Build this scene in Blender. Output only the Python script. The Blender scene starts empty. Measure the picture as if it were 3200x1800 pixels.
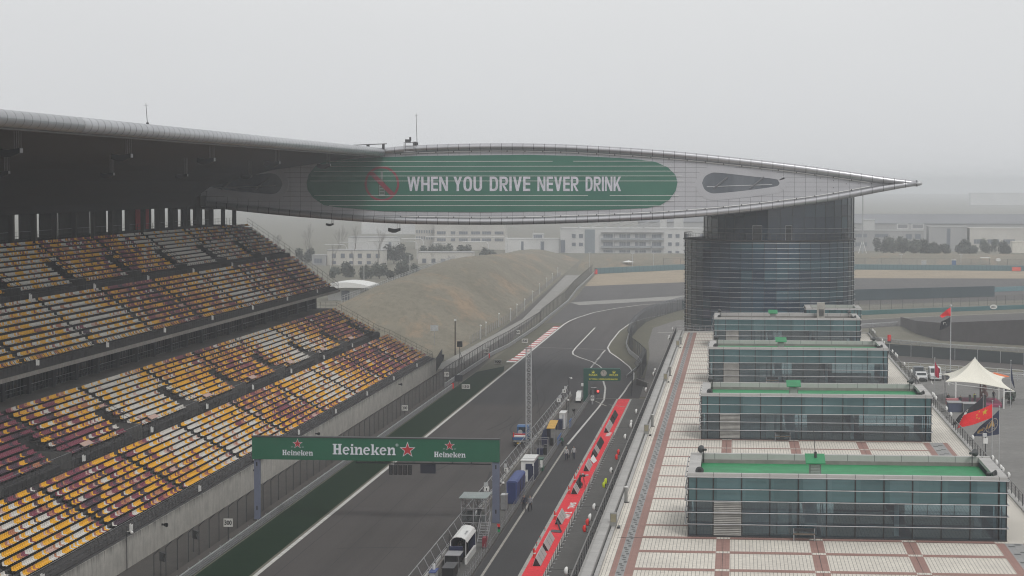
import bpy, bmesh, math, random
from mathutils import Vector, Matrix
rad = math.radians
random.seed(7)
S = bpy.context.scene
COL = S.collection

# ------------------------------------------------------------------ materials
MATS = {}
def nd(nt, t, **kw):
    n = nt.nodes.new(t)
    for k, v in kw.items():
        setattr(n, k, v)
    return n
def mth(nt, op, a, b=None):
    n = nd(nt, 'ShaderNodeMath', operation=op)
    for i, x in enumerate((a, b)):
        if x is None: continue
        if isinstance(x, (int, float)): n.inputs[i].default_value = x
        else: nt.links.new(x, n.inputs[i])
    return n.outputs[0]
def mixc(nt, fac, a, b):
    n = nd(nt, 'ShaderNodeMix', data_type='RGBA')
    for i, x in ((0, fac), (6, a), (7, b)):
        if isinstance(x, (int, float)): n.inputs[i].default_value = x
        elif isinstance(x, tuple): n.inputs[i].default_value = (*x[:3], 1)
        else: nt.links.new(x, n.inputs[i])
    return n.outputs[2]
def base(name):
    m = bpy.data.materials.new(name); m.use_nodes = True
    nt = m.node_tree
    return m, nt, nt.nodes['Principled BSDF']
def coords(nt):
    g = nd(nt, 'ShaderNodeNewGeometry')
    return g.outputs['Position']
def noise(nt, vec, scale, detail=4, rough=0.6, stretch=None):
    if stretch:
        mp = nd(nt, 'ShaderNodeMapping'); mp.inputs['Scale'].default_value = stretch
        nt.links.new(vec, mp.inputs[0]); vec = mp.outputs[0]
    n = nd(nt, 'ShaderNodeTexNoise'); n.inputs['Scale'].default_value = scale
    n.inputs['Detail'].default_value = detail; n.inputs['Roughness'].default_value = rough
    nt.links.new(vec, n.inputs['Vector'])
    return n.outputs[0]
def ramp(nt, fac, lo, hi):
    n = nd(nt, 'ShaderNodeMapRange'); n.inputs[1].default_value = lo; n.inputs[2].default_value = hi
    nt.links.new(fac, n.inputs[0]); return n.outputs[0]
def mat(name, c, rough=0.7, metal=0.0, var=0.12, scale=1.5, c2=None, stretch=None, spec=0.5, fine=0.0):
    if name in MATS: return MATS[name]
    m, nt, b = base(name)
    b.inputs['Roughness'].default_value = rough; b.inputs['Metallic'].default_value = metal
    b.inputs['Specular IOR Level'].default_value = spec
    if c2 is None: c2 = tuple(x * (1 - var * 2.2) for x in c)
    p = coords(nt)
    f = ramp(nt, noise(nt, p, scale, stretch=stretch), 0.3, 0.7)
    col = mixc(nt, f, c, c2)
    if fine:
        f2 = ramp(nt, noise(nt, p, fine, 3), 0.35, 0.65)
        col = mixc(nt, mth(nt, 'MULTIPLY', f2, 0.45), col, tuple(x * 0.55 for x in c))
    nt.links.new(col, b.inputs['Base Color'])
    MATS[name] = m; return m
def line_mask(nt, comp, period, width, off=0.0):
    a = mth(nt, 'ADD', comp, -off + 1000 * period)
    fr = mth(nt, 'FRACT', mth(nt, 'DIVIDE', a, period))
    return mth(nt, 'LESS_THAN', fr, width / period)
def grid_mat(name, c, cl, px=None, py=None, pz=None, w=0.05, rough=0.5, metal=0.0, var=0.06, scale=0.4, off=(0, 0, 0)):
    if name in MATS: return MATS[name]
    m, nt, b = base(name)
    b.inputs['Roughness'].default_value = rough; b.inputs['Metallic'].default_value = metal
    p = coords(nt)
    s = nd(nt, 'ShaderNodeSeparateXYZ'); nt.links.new(p, s.inputs[0])
    mask = None
    for i, per in enumerate((px, py, pz)):
        if per:
            k = line_mask(nt, s.outputs[i], per, w, off[i])
            mask = k if mask is None else mth(nt, 'MAXIMUM', mask, k)
    f = ramp(nt, noise(nt, p, scale), 0.3, 0.7)
    f2 = ramp(nt, noise(nt, p, scale * 9, 3), 0.35, 0.7)
    col = mixc(nt, f, c, tuple(x * (1 - var * 2.2) for x in c))
    col = mixc(nt, mth(nt, 'MULTIPLY', f2, var * 1.5), col, tuple(x * 0.5 for x in c))
    col = mixc(nt, mask, col, cl)
    nt.links.new(col, b.inputs['Base Color'])
    MATS[name] = m; return m
def emit_mat(name, c, s):
    m, nt, b = base(name)
    b.inputs['Emission Color'].default_value = (*c, 1); b.inputs['Emission Strength'].default_value = s
    b.inputs['Base Color'].default_value = (*c, 1)
    MATS[name] = m; return m
def glass_mat(name, tint, gloss=0.10, solid=0.0, solid_c=(0.03, 0.05, 0.06), rough=0.03):
    """see-through tinted glazing: transparent + solid tint + mirror reflection by angle"""
    m, nt, b = base(name); nt.nodes.remove(b)
    out = nt.nodes['Material Output']
    tr = nd(nt, 'ShaderNodeBsdfTransparent'); tr.inputs[0].default_value = (*tint, 1)
    df = nd(nt, 'ShaderNodeBsdfDiffuse'); df.inputs[0].default_value = (*solid_c, 1)
    gl = nd(nt, 'ShaderNodeBsdfGlossy'); gl.inputs['Roughness'].default_value = rough
    gl.inputs[0].default_value = (0.9, 0.95, 1, 1)
    fr = nd(nt, 'ShaderNodeFresnel'); fr.inputs[0].default_value = 1.5
    a = nd(nt, 'ShaderNodeMixShader'); a.inputs[0].default_value = solid
    nt.links.new(tr.outputs[0], a.inputs[1]); nt.links.new(df.outputs[0], a.inputs[2])
    s = nd(nt, 'ShaderNodeMixShader')
    nt.links.new(mth(nt, 'MINIMUM', mth(nt, 'ADD', fr.outputs[0], gloss), 1.0), s.inputs[0])
    nt.links.new(a.outputs[0], s.inputs[1]); nt.links.new(gl.outputs[0], s.inputs[2])
    nt.links.new(s.outputs[0], out.inputs[0])
    MATS[name] = m; return m
def mesh_wire_mat(name, c, cover):
    """woven wire netting far too fine to model: covers only a share of what is behind"""
    m, nt, b = base(name)
    out = nt.nodes['Material Output']
    b.inputs['Base Color'].default_value = (*c, 1); b.inputs['Roughness'].default_value = 0.6
    tr = nd(nt, 'ShaderNodeBsdfTransparent')
    s = nd(nt, 'ShaderNodeMixShader'); s.inputs[0].default_value = cover
    nt.links.new(tr.outputs[0], s.inputs[1]); nt.links.new(b.outputs[0], s.inputs[2])
    nt.links.new(s.outputs[0], out.inputs[0])
    MATS[name] = m; return m

# ------------------------------------------------------------------ mesh builder
class MB:
    def __init__(s): s.v = []; s.f = []; s.m = []; s.mats = []
    def mi(s, m):
        if m not in s.mats: s.mats.append(m)
        return s.mats.index(m)
    def add(s, vs, fs, m):
        o = len(s.v); k = s.mi(m)
        s.v += [tuple(v) for v in vs]
        for f in fs: s.f.append(tuple(i + o for i in f)); s.m.append(k)
        return s
    def box(s, x0, x1, y0, y1, z0, z1, m):
        return s.add([(x0,y0,z0),(x1,y0,z0),(x1,y1,z0),(x0,y1,z0),(x0,y0,z1),(x1,y0,z1),(x1,y1,z1),(x0,y1,z1)],
            [(0,3,2,1),(4,5,6,7),(0,1,5,4),(1,2,6,5),(2,3,7,6),(3,0,4,7)], m)
    def quad(s, a, b, c, d, m): return s.add([a,b,c,d],[(0,1,2,3)],m)
    def poly(s, pts, m): return s.add(pts,[tuple(range(len(pts)))],m)
    def flat(s, pts, z, m): return s.poly([(x,y,z) for x,y in pts], m)
    def prism(s, pts, axis, a, b, m, caps=True):
        """2D outline pushed along an axis: 'y' takes (x,z), 'z' takes (x,y), 'x' takes (y,z)"""
        e = {'y': lambda p,t:(p[0],t,p[1]), 'z': lambda p,t:(p[0],p[1],t), 'x': lambda p,t:(t,p[0],p[1])}[axis]
        n = len(pts)
        vs = [e(p,a) for p in pts] + [e(p,b) for p in pts]
        fs = [(i,(i+1)%n,(i+1)%n+n,i+n) for i in range(n)]
        if caps: fs += [tuple(range(n-1,-1,-1)), tuple(range(n,2*n))]
        return s.add(vs, fs, m)
    def tube(s, p, q, r, m, n=6, r2=None):
        p, q = Vector(p), Vector(q); d = q - p
        if d.length < 1e-6: return s
        d.normalize(); u = d.orthogonal().normalized(); w = d.cross(u)
        r2 = r if r2 is None else r2
        vs = []
        for c, rr in ((p, r), (q, r2)):
            for i in range(n):
                a = 2*math.pi*i/n; vs.append(c + (u*math.cos(a) + w*math.sin(a))*rr)
        fs = [(i,(i+1)%n,(i+1)%n+n,i+n) for i in range(n)] + [tuple(range(n-1,-1,-1)), tuple(range(n,2*n))]
        return s.add(vs, fs, m)
    def path(s, pts, r, m, n=6):
        """one continuous tube through points"""
        pts = [Vector(p) for p in pts]; k = len(pts); vs = []
        for i, p in enumerate(pts):
            d = (pts[min(i+1,k-1)] - pts[max(i-1,0)]).normalized()
            u = d.cross(Vector((0,1,0)) if abs(d.y) < 0.9 else Vector((1,0,0))).normalized(); w = d.cross(u)
            rr = r[i] if isinstance(r, (list, tuple)) else r
            for j in range(n):
                a = 2*math.pi*j/n; vs.append(p + (u*math.cos(a) + w*math.sin(a))*rr)
        fs = []
        for i in range(k-1):
            for j in range(n):
                fs.append((i*n+j, i*n+(j+1)%n, (i+1)*n+(j+1)%n, (i+1)*n+j))
        fs += [tuple(range(n-1,-1,-1)), tuple(range((k-1)*n, k*n))]
        return s.add(vs, fs, m)
    def ball(s, c, r, m, n=8, k=6, sc=(1,1,1), z0=-1.0):
        vs = []; fs = []
        for i in range(k+1):
            t = math.asin(max(-1,z0)) + (math.pi/2 - math.asin(max(-1,z0)))*i/k
            for j in range(n):
                a = 2*math.pi*j/n
                vs.append((c[0]+r*sc[0]*math.cos(t)*math.cos(a), c[1]+r*sc[1]*math.cos(t)*math.sin(a), c[2]+r*sc[2]*math.sin(t)))
        for i in range(k):
            for j in range(n): fs.append((i*n+j, i*n+(j+1)%n, (i+1)*n+(j+1)%n, (i+1)*n+j))
        fs.append(tuple(range(n-1,-1,-1)))
        return s.add(vs, fs, m)
    def strip(s, line, w, z, m, mats=None):
        """flat ribbon of width w centred on a polyline (x,y)"""
        n = len(line); L = []; R = []
        for i, (x, y) in enumerate(line):
            a = Vector(line[max(i-1,0)]); b = Vector(line[min(i+1,n-1)]); d = (b-a).normalized()
            L.append((x - d.y*w/2, y + d.x*w/2, z)); R.append((x + d.y*w/2, y - d.x*w/2, z))
        for i in range(n-1):
            s.quad(R[i], R[i+1], L[i+1], L[i], mats[i % len(mats)] if mats else m)
        return s
    def wall(s, line, z0, z1, t, m):
        """upright ribbon with thickness along a polyline (x,y) or (x,y,zbase)"""
        for p, q in zip(line, line[1:]):
            a = Vector(p[:2]); b = Vector(q[:2]); d = (b-a).normalized(); nrm = Vector((-d.y, d.x))*t/2
            za = p[2] if len(p) > 2 else 0; zb = q[2] if len(q) > 2 else 0
            c = [a-nrm, b-nrm, b+nrm, a+nrm]; zz = [za, zb, zb, za]
            s.add([(c[i].x,c[i].y,zz[i]+z0) for i in range(4)] + [(c[i].x,c[i].y,zz[i]+z1) for i in range(4)],
                [(0,3,2,1),(4,5,6,7),(0,1,5,4),(1,2,6,5),(2,3,7,6),(3,0,4,7)], m)
        return s
    def build(s, name, parent=None, smooth=False):
        me = bpy.data.meshes.new(name)
        off = parent_loc(parent)
        me.from_pydata([(x-off[0], y-off[1], z-off[2]) for x, y, z in s.v], [], s.f)
        for m in s.mats: me.materials.append(m)
        me.polygons.foreach_set('material_index', s.m)
        if smooth: me.polygons.foreach_set('use_smooth', [True]*len(s.f))
        me.update()
        o = bpy.data.objects.new(name, me); COL.objects.link(o)
        if parent is not None: o.parent = parent
        return o
def parent_loc(p):
    v = Vector((0,0,0))
    while p is not None: v += p.location; p = p.parent
    return v
def tag(o, label=None, cat=None, group=None, kind=None):
    if label: o['label'] = label
    if cat: o['category'] = cat
    if group: o['group'] = group
    if kind: o['kind'] = kind
    return o
def thing(name, label, cat, loc=(0,0,0), group=None):
    o = bpy.data.objects.new(name, None); COL.objects.link(o); o.location = loc
    o.empty_display_size = 0.5
    return tag(o, label, cat, group)
def many(name, parent, mbs, limit=100):
    """each piece a part of its own; past the limit the rest is one part"""
    rest = MB()
    for i, m in enumerate(mbs):
        if i < limit: m.build(name, parent)
        else:
            for k, f in enumerate(m.f): rest.f.append(tuple(j+len(rest.v) for j in f)); rest.m.append(rest.mi(m.mats[m.m[k]]))
            rest.v += m.v
    if rest.v: rest.build(name, parent)['kind'] = 'stuff'
def struct(name, mb): return tag(mb.build(name), kind='structure')
def dup(o, loc=None, rz=None, label=None, scale=None, parent=None):
    c = o.copy(); COL.objects.link(c)
    if parent is not None: c.parent = parent
    for ch in list(o.children): dup(ch, parent=c)
    if loc is not None: c.location = loc
    if rz is not None: c.rotation_euler = (0,0,rz)
    if scale is not None: c.scale = (scale,)*3 if isinstance(scale,(int,float)) else scale
    if label: c['label'] = label
    return c
ORD = ['zeroth','first','second','third','fourth','fifth','sixth','seventh','eighth','ninth','tenth','eleventh','twelfth','thirteenth','fourteenth','fifteenth',
  'sixteenth','seventeenth','eighteenth','nineteenth','twentieth','twenty-first','twenty-second','twenty-third','twenty-fourth','twenty-fifth','twenty-sixth','twenty-seventh','twenty-eighth','twenty-ninth','thirtieth',
  'thirty-first','thirty-second','thirty-third','thirty-fourth','thirty-fifth','thirty-sixth','thirty-seventh','thirty-eighth','thirty-ninth','fortieth']

# ------------------------------------------------------------------ lettering (solid letters)
_dg = None
def text_geo(txt, bold=0.0):
    cu = bpy.data.curves.new('lettering', 'FONT'); cu.body = txt; cu.size = 1; cu.offset = bold; cu.resolution_u = 3
    o = bpy.data.objects.new('lettering', cu); COL.objects.link(o)
    dg = bpy.context.evaluated_depsgraph_get()
    me = bpy.data.meshes.new_from_object(o.evaluated_get(dg))
    vs = [tuple(v.co) for v in me.vertices]; fs = [tuple(p.vertices) for p in me.polygons]
    bpy.data.objects.remove(o); bpy.data.curves.remove(cu); bpy.data.meshes.remove(me)
    xs = [v[0] for v in vs]; ys = [v[1] for v in vs]
    x0, x1, y0, y1 = min(xs), max(xs), min(ys), max(ys)
    return [((v[0]-x0)/(x1-x0), (v[1]-y0)/(y1-y0)) for v in vs], fs
def letters(mb, txt, fn, m, bold=0.0):
    """fn maps letter space (0..1, 0..1) to a point in the place"""
    vs, fs = text_geo(txt, bold)
    mb.add([fn(a, b) for a, b in vs], fs, m); return mb
def facing(x0, x1, z0, z1, y): return lambda a, b: (x0+(x1-x0)*a, y, z0+(z1-z0)*b)
def block_word(mb, word, x0, x1, z0, z1, y, m, t=0.21):
    """heavy condensed capitals drawn as strokes, each piece a hair proud of the last"""
    wd = {'W':1.12,'H':.76,'E':.62,'N':.78,'Y':.74,'O':.76,'U':.74,'D':.74,'R':.74,'I':t,'V':.76,'K':.78}
    tot = sum(wd[c] for c in word)+0.115*(len(word)-1); sx_ = (x1-x0)/tot; cur = 0; k = [0]
    def P(pts):
        k[0] += 1; mb.poly([(x0+(cur+a)*sx_, y-0.0015*k[0], z0+b*(z1-z0)) for a, b in pts], m)
    def R(a, b, c, d): P([(a,c),(b,c),(b,d),(a,d)])
    def ring(cx, cz, rx, rz, a0, a1, n=12, hz_=0.16):
        def q(a, kx, kz):
            c, s = math.cos(a), math.sin(a); return (cx+kx*math.copysign(abs(c)**0.75, c), cz+kz*math.copysign(abs(s)**0.75, s))
        for i in range(n):
            p, r = a0+(a1-a0)*i/n, a0+(a1-a0)*(i+1)/n
            P([q(p,rx-t,rz-hz_), q(r,rx-t,rz-hz_), q(r,rx,rz), q(p,rx,rz)])
    for c in word:
        w = wd[c]
        if c == 'H': R(0,t,0,1); R(w-t,w,0,1); R(t,w-t,.41,.58)
        elif c == 'E': R(0,t,0,1); [R(t,w,a,a+.165) for a in (0,.42,.835)]
        elif c == 'N': R(0,t*.92,0,1); R(w-t*.92,w,0,1); P([(0,1),(t*1.05,1),(w,0),(w-t*1.05,0)])
        elif c == 'I': R(0,t,0,1)
        elif c == 'U': R(0,t,.36,1); R(w-t,w,.36,1); ring(w/2,.36,w/2,.36,math.pi,2*math.pi)
        elif c == 'O': ring(w/2,.5,w/2,.51,0,2*math.pi,24)
        elif c == 'D': R(0,t,0,1); R(t,w*.45,0,.16); R(t,w*.45,.84,1); ring(w*.45,.5,w*.55,.5,-math.pi/2,math.pi/2)
        elif c == 'R': R(0,t,0,1); R(t,w*.5,.84,1); R(t,w*.5,.40,.55); ring(w*.5,.70,w*.5,.30,-math.pi/2,math.pi/2,10,.15); P([(t*1.1,.42),(t*2.0,.42),(w,0),(w-t*1.12,0)])
        elif c == 'V': P([(0,1),(t*1.05,1),(w/2+t*.5,0),(w/2-t*.5,0)]); P([(w,1),(w-t*1.05,1),(w/2-t*.5,0),(w/2+t*.5,0)])
        elif c == 'W':
            for o in (0, w*.44): P([(o,1),(o+t*.9,1),(o+w*.28+t*.42,0),(o+w*.28-t*.42,0)]); P([(o+w*.56,1),(o+w*.56-t*.9,1),(o+w*.28-t*.42,0),(o+w*.28+t*.42,0)])
        elif c == 'Y': P([(0,1),(t*1.1,1),(w/2+t*.5,.42),(w/2-t*.5,.42)]); P([(w,1),(w-t*1.1,1),(w/2-t*.5,.42),(w/2+t*.5,.42)]); R(w/2-t/2,w/2+t/2,0,.44)
        elif c == 'K': R(0,t,0,1); P([(t*.9,.44),(w-t*1.2,1),(w,1),(t*.9,.22)]); P([(t*1.3,.46),(t*2.1,.62),(w,0),(w-t*1.2,0)])
        cur += w+0.115
def star_pts(cx, cz, r, k=0.40, rot=0):
    return [(cx + (r if i % 2 == 0 else r*k)*math.sin(rot+math.pi*i/5), cz + (r if i % 2 == 0 else r*k)*math.cos(rot+math.pi*i/5)) for i in range(10)]

# ------------------------------------------------------------------ shared materials
grass_dry = mat('dry_grass', (0.195, 0.180, 0.145), 0.95, c2=(0.15, 0.148, 0.115), scale=0.05, fine=0.6, spec=0.1)
m, nt, b = base('hill_grass'); b.inputs['Roughness'].default_value = 0.95; b.inputs['Specular IOR Level'].default_value = 0.1
p = coords(nt)
col = mixc(nt, ramp(nt, noise(nt, p, 0.03, 5), 0.3, 0.7), (0.235, 0.212, 0.168), (0.165, 0.152, 0.118))
col = mixc(nt, ramp(nt, noise(nt, p, 0.045, 5, 0.7, stretch=(2.2, 0.6, 1)), 0.53, 0.66), col, (0.285, 0.215, 0.150))
col = mixc(nt, mth(nt, 'MULTIPLY', ramp(nt, noise(nt, p, 0.5, 5, 0.75, stretch=(1.6, 0.35, 1)), 0.45, 0.68), 0.55), col, (0.105, 0.098, 0.072))
nt.links.new(col, b.inputs['Base Color']); grass_hill = m
turf = mat('dark_turf', (0.006, 0.023, 0.010), 0.95, c2=(0.010, 0.029, 0.012), scale=0.5, fine=4, spec=0.1)
def asphalt_mat(name, c, streak=0.5, bands=False):
    if name in MATS: return MATS[name]
    m, nt, b = base(name); b.inputs['Roughness'].default_value = 0.85; b.inputs['Specular IOR Level'].default_value = 0.3
    p = coords(nt)
    big = ramp(nt, noise(nt, p, 0.06, 5), 0.3, 0.7)
    lane = ramp(nt, noise(nt, p, 1.0, 4, 0.55, stretch=(0.5, 0.012, 0.5)), 0.42, 0.66)
    fine = ramp(nt, noise(nt, p, 3.5, 3), 0.25, 0.75)
    col = mixc(nt, big, c, tuple(x*0.74 for x in c))
    col = mixc(nt, mth(nt, 'MULTIPLY', lane, streak), col, tuple(x*0.45 for x in c))
    col = mixc(nt, mth(nt, 'MULTIPLY', fine, 0.3), col, tuple(x*1.5 for x in c))
    if bands:                                    # brown near the gantry, multiplied darker and bluer before the bend
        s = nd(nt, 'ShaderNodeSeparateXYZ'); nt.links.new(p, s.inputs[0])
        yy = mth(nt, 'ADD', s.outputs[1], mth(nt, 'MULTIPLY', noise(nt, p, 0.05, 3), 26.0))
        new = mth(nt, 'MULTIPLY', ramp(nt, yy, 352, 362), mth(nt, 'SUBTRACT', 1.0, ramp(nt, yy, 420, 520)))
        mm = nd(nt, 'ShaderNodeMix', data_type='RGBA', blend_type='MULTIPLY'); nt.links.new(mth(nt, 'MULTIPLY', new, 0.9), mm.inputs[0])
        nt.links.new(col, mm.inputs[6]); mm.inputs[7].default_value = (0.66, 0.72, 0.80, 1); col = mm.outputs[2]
    nt.links.new(col, b.inputs['Base Color']); MATS[name] = m; return m
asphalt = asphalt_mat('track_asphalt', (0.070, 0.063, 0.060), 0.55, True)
asphalt_pit = asphalt_mat('pit_asphalt', (0.047, 0.046, 0.047), 0.2)
asphalt_run = asphalt_mat('runoff_asphalt', (0.085, 0.080, 0.078), 0.3)
asphalt_park = mat('car_park_asphalt', (0.215, 0.208, 0.197), 0.9, scale=0.15, fine=1.2)
apron_m = mat('apron_concrete', (0.115, 0.112, 0.106), 0.9, scale=0.3, fine=1.5)
conc = mat('concrete', (0.27, 0.255, 0.235), 0.9, scale=0.35, fine=1.6, var=0.14)
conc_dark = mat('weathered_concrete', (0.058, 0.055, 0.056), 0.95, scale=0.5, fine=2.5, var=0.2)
conc_mid = mat('walkway_concrete', (0.16, 0.15, 0.14), 0.9, scale=0.3, fine=1.2)
conc_pale = mat('pale_concrete', (0.30, 0.29, 0.27), 0.9, scale=0.1, fine=0.5)
gravel_m = mat('gravel_bed', (0.36, 0.29, 0.20), 0.95, scale=0.08, fine=0.7)
dirt_m = mat('verge_dirt', (0.085, 0.076, 0.068), 0.95, scale=0.3, fine=1.6)
white_p = mat('white_paint', (0.78, 0.77, 0.74), 0.6, scale=0.8, var=0.08)
line_p = mat('line_paint', (0.66, 0.65, 0.62), 0.7, scale=1.2, var=0.18)
line_old = mat('worn_line_paint', (0.40, 0.38, 0.34), 0.8, scale=1.2, var=0.2)
red_p = mat('red_paint', (0.45, 0.05, 0.05), 0.7, scale=1.0)
steel = mat('galvanised_steel', (0.34, 0.34, 0.35), 0.5, metal=0.2, scale=2)
steel_l = mat('pale_steel', (0.58, 0.59, 0.60), 0.4, metal=0.2, scale=2)
steel_d = mat('dark_steel', (0.045, 0.045, 0.048), 0.5, scale=2)
black = mat('black_plastic', (0.012, 0.012, 0.014), 0.5, scale=2)
navy = mat('navy_cloth', (0.012, 0.018, 0.06), 0.8, scale=2)
blue_c = mat('blue_tarpaulin', (0.045, 0.075, 0.24), 0.6, scale=1.2, var=0.15)
blue_b = mat('blue_board', (0.05, 0.16, 0.45), 0.6, scale=1.2)
plastic_w = mat('white_plastic', (0.74, 0.74, 0.72), 0.4, scale=3, var=0.05)
red_carp = mat('red_carpet_cloth', (0.88, 0.032, 0.048), 0.9, scale=0.6, var=0.07, fine=3)
signal_red = mat('signal_red', (0.75, 0.03, 0.025), 0.5)
yellowgreen = mat('lime_cover', (0.55, 0.65, 0.03), 0.6)
brand_green = mat('banner_green', (0.008, 0.118, 0.060), 0.55, scale=0.6, var=0.06)
lettering_w = mat('lettering_white', (0.74, 0.76, 0.82), 0.6, var=0.03)
net = mesh_wire_mat('wire_netting', (0.08, 0.08, 0.08), 0.26)
net_dark = mesh_wire_mat('dense_netting', (0.035, 0.042, 0.052), 0.55)
net_pale = mesh_wire_mat('pale_netting', (0.18, 0.18, 0.18), 0.22)

# ------------------------------------------------------------------ camera, light, air
cam = bpy.data.cameras.new('camera'); co = bpy.data.objects.new('camera', cam); COL.objects.link(co)
cam.sensor_width = 36.0; cam.lens = 36.0*6800/3200; cam.clip_start = 1; cam.clip_end = 20000
co.location = (0, 0, 35); co.rotation_euler = (rad(90-2.736), 0, rad(5.879)); S.camera = co
S.view_settings.view_transform = 'Standard'; S.view_settings.look = 'None'; S.view_settings.gamma = 1
S.view_settings.exposure = 0.0; S.view_settings.use_curve_mapping = False
S.cycles.max_bounces = 6; S.cycles.diffuse_bounces = 3; S.cycles.glossy_bounces = 3; S.cycles.transparent_max_bounces = 12
S.cycles.volume_bounces = 1; S.cycles.caustics_reflective = False; S.cycles.caustics_refractive = False
S.cycles.use_denoising = True; S.cycles.filter_width = 1.1
SUN_EL, SUN_AZ = rad(50), rad(152)       # high soft sun behind the camera, to the right
W = bpy.data.worlds.new('World'); S.world = W; W.use_nodes = True
nt = W.node_tree; bg = nt.nodes['Background']
sky = nd(nt, 'ShaderNodeTexSky', sky_type='NISHITA'); sky.sun_disc = False
sky.sun_elevation = SUN_EL; sky.sun_rotation = SUN_AZ; sky.air_density = 1.0; sky.dust_density = 6.0; sky.ozone_density = 1.0
hs = nd(nt, 'ShaderNodeHueSaturation'); hs.inputs['Saturation'].default_value = 0.12
nt.links.new(sky.outputs[0], hs.inputs['Color'])
tc = nd(nt, 'ShaderNodeTexCoord'); sx = nd(nt, 'ShaderNodeSeparateXYZ'); nt.links.new(tc.outputs['Generated'], sx.inputs[0])
up = ramp(nt, sx.outputs[2], 0.0, 0.12)
cloud = ramp(nt, noise(nt, tc.outputs['Generated'], 3.0, 5, 0.5, stretch=(1, 1, 3)), 0.3, 0.7)
over = mixc(nt, up, (7.55, 7.7, 7.9), (8.6, 8.7, 8.75))
over = mixc(nt, mth(nt, 'MULTIPLY', cloud, 0.6), over, (7.55, 7.65, 7.8))
colr = mixc(nt, 0.88, hs.outputs[0], over)
nt.links.new(colr, bg.inputs[0]); bg.inputs[1].default_value = 0.1
sun = bpy.data.lights.new('sun', 'SUN'); sun.energy = 1.2; sun.angle = rad(15); sun.color = (1, 0.975, 0.94)
so = bpy.data.objects.new('sun', sun); COL.objects.link(so)
sd = Vector((math.sin(SUN_AZ)*math.cos(SUN_EL), math.cos(SUN_AZ)*math.cos(SUN_EL), math.sin(SUN_EL)))
so.rotation_euler = sd.to_track_quat('Z', 'Y').to_euler(); so.location = (0, -60, 48)

hm = bpy.data.materials.new('haze_air'); hm.use_nodes = True; hnt = hm.node_tree
hnt.nodes.remove(hnt.nodes['Principled BSDF'])
pv = nd(hnt, 'ShaderNodeVolumePrincipled'); pv.inputs['Color'].default_value = (0.93, 0.96, 1.0, 1)
pv.inputs['Density'].default_value = 0.00036; pv.inputs['Anisotropy'].default_value = 0.2
hnt.links.new(pv.outputs[0], hnt.nodes['Material Output'].inputs['Volume'])
hz = MB().box(-4500, 4500, -300, 8000, -1.0, 52.0, hm).build('haze'); tag(hz, kind='stuff')

# ------------------------------------------------------------------ ground
g = MB()
g.flat([(-4400,-250),(4400,-250),(4400,7900),(-4400,7900)], 0, grass_dry); struct('ground', g)
track = [(-42.8,100),(-42.8,548),(-41.3,568),(-38.6,591),(-33.7,612),(-27.3,630),(-15,649),(5,657),(40,662),(80,690),(120,720),(120,690),(80,664),(40,640),(5,632),(-9,618),(-14.4,606),
  (-19,586),(-23.9,565),(-26.4,547),(-27.6,517),(-27.4,466),(-26,452),(-23.2,434),(-20.4,417),(-18.8,403),(-18.3,390),(-18.7,377),(-19,352),(-18.9,100)]
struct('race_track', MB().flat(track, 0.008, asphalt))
struct('runoff_area', MB().flat([(-47.6,541),(-43,541),(-41.3,570),(-38.6,593),(-33.7,614),(-27.3,632),(-15,651),(5,659),(40,664),(80,692),(125,724),(125,822),(44,818),(-18,778),(-51.5,744),(-49,668)], 0.006, asphalt_run))
struct('concrete_band', MB().flat([(-48.8,641),(-45,627),(-16,660),(30,676),(30,690),(-16,684)], 0.022, conc_pale))
struct('gravel_trap', MB().flat([(-51.5,744),(-18,778),(44,818),(125,822),(125,889),(48,897),(-21,890),(-54,843)], 0.016, gravel_m))
struct('verge', MB().flat([(-55.1,60),(-48.2,60),(-48.2,405),(-52,560),(-60,835),(-65.5,835),(-57,560),(-55.1,440)], 0.005, dirt_m))
struct('service_road', MB().flat([(-57.5,405),(-53.2,410),(-52.6,560),(-59.5,833),(-65,833),(-55,560)], 0.012, conc_pale))
struct('turf_strip', MB().flat([(-48,100),(-43.15,100),(-43.15,404),(-44.2,415),(-48,402)], 0.010, turf))
struct('verge_grass', MB().flat([(-48.1,402.2),(-44.3,415.3),(-43.2,424),(-43.2,545),(-48.1,545)], 0.014, mat('worn_grass', (0.10,0.095,0.062), 0.95, scale=0.12, fine=0.9)))
struct('infield_grass', MB().flat([(-14.4,606),(-19,586),(-23.9,565),(-26.4,547),(-27.6,517),(-27.4,466),(-26,452),(-23.2,434),(-20.4,417),(-18.8,403),(-18.3,390),(-18.7,377),(-18.9,356),(-12,356),(-12,606)], 0.016, mat('infield_turf', (0.105,0.098,0.060), 0.95, scale=0.1, fine=0.9)))
struct('paved_yard', MB().flat([(-14.7,561),(-20,529),(-19.2,481),(-17.5,445),(-15.8,372),(-15.6,357),(-9,357),(-9,561)], 0.022, conc_mid))
struct('pit_lane', MB().flat([(-23.2,100),(-19.25,100),(-19.25,352),(-23.2,352)], 0.014, asphalt_pit))
struct('pit_apron', MB().flat([(-16.75,100),(-9.9,100),(-9.9,353),(-16.75,353)], 0.014, apron_m))
struct('pit_entry_strip', MB().flat([(-19.2,354),(-15.6,354),(-15.6,392),(-17.6,392)], 0.018, asphalt_pit))
struct('pit_wall_platform', MB().box(-26.2,-23.35,100,352,0,0.14,apron_m))
struct('car_park', MB().flat([(22.4,120),(120,120),(120,400),(22.4,416)], 0.010, asphalt_park))
struct('perimeter_road', MB().flat([(22.4,524),(34,536),(48,548),(80,570),(120,600),(120,618),(80,602),(51,581),(33,566),(22.4,556)], 0.012, asphalt_run))
struct('dirt_strip', MB().flat([(22.4,452),(32,448),(58,428),(120,395),(120,388),(56,415),(31,432),(22.4,438)], 0.010, mat('dark_dirt', (0.075,0.065,0.06), 0.95)))
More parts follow.
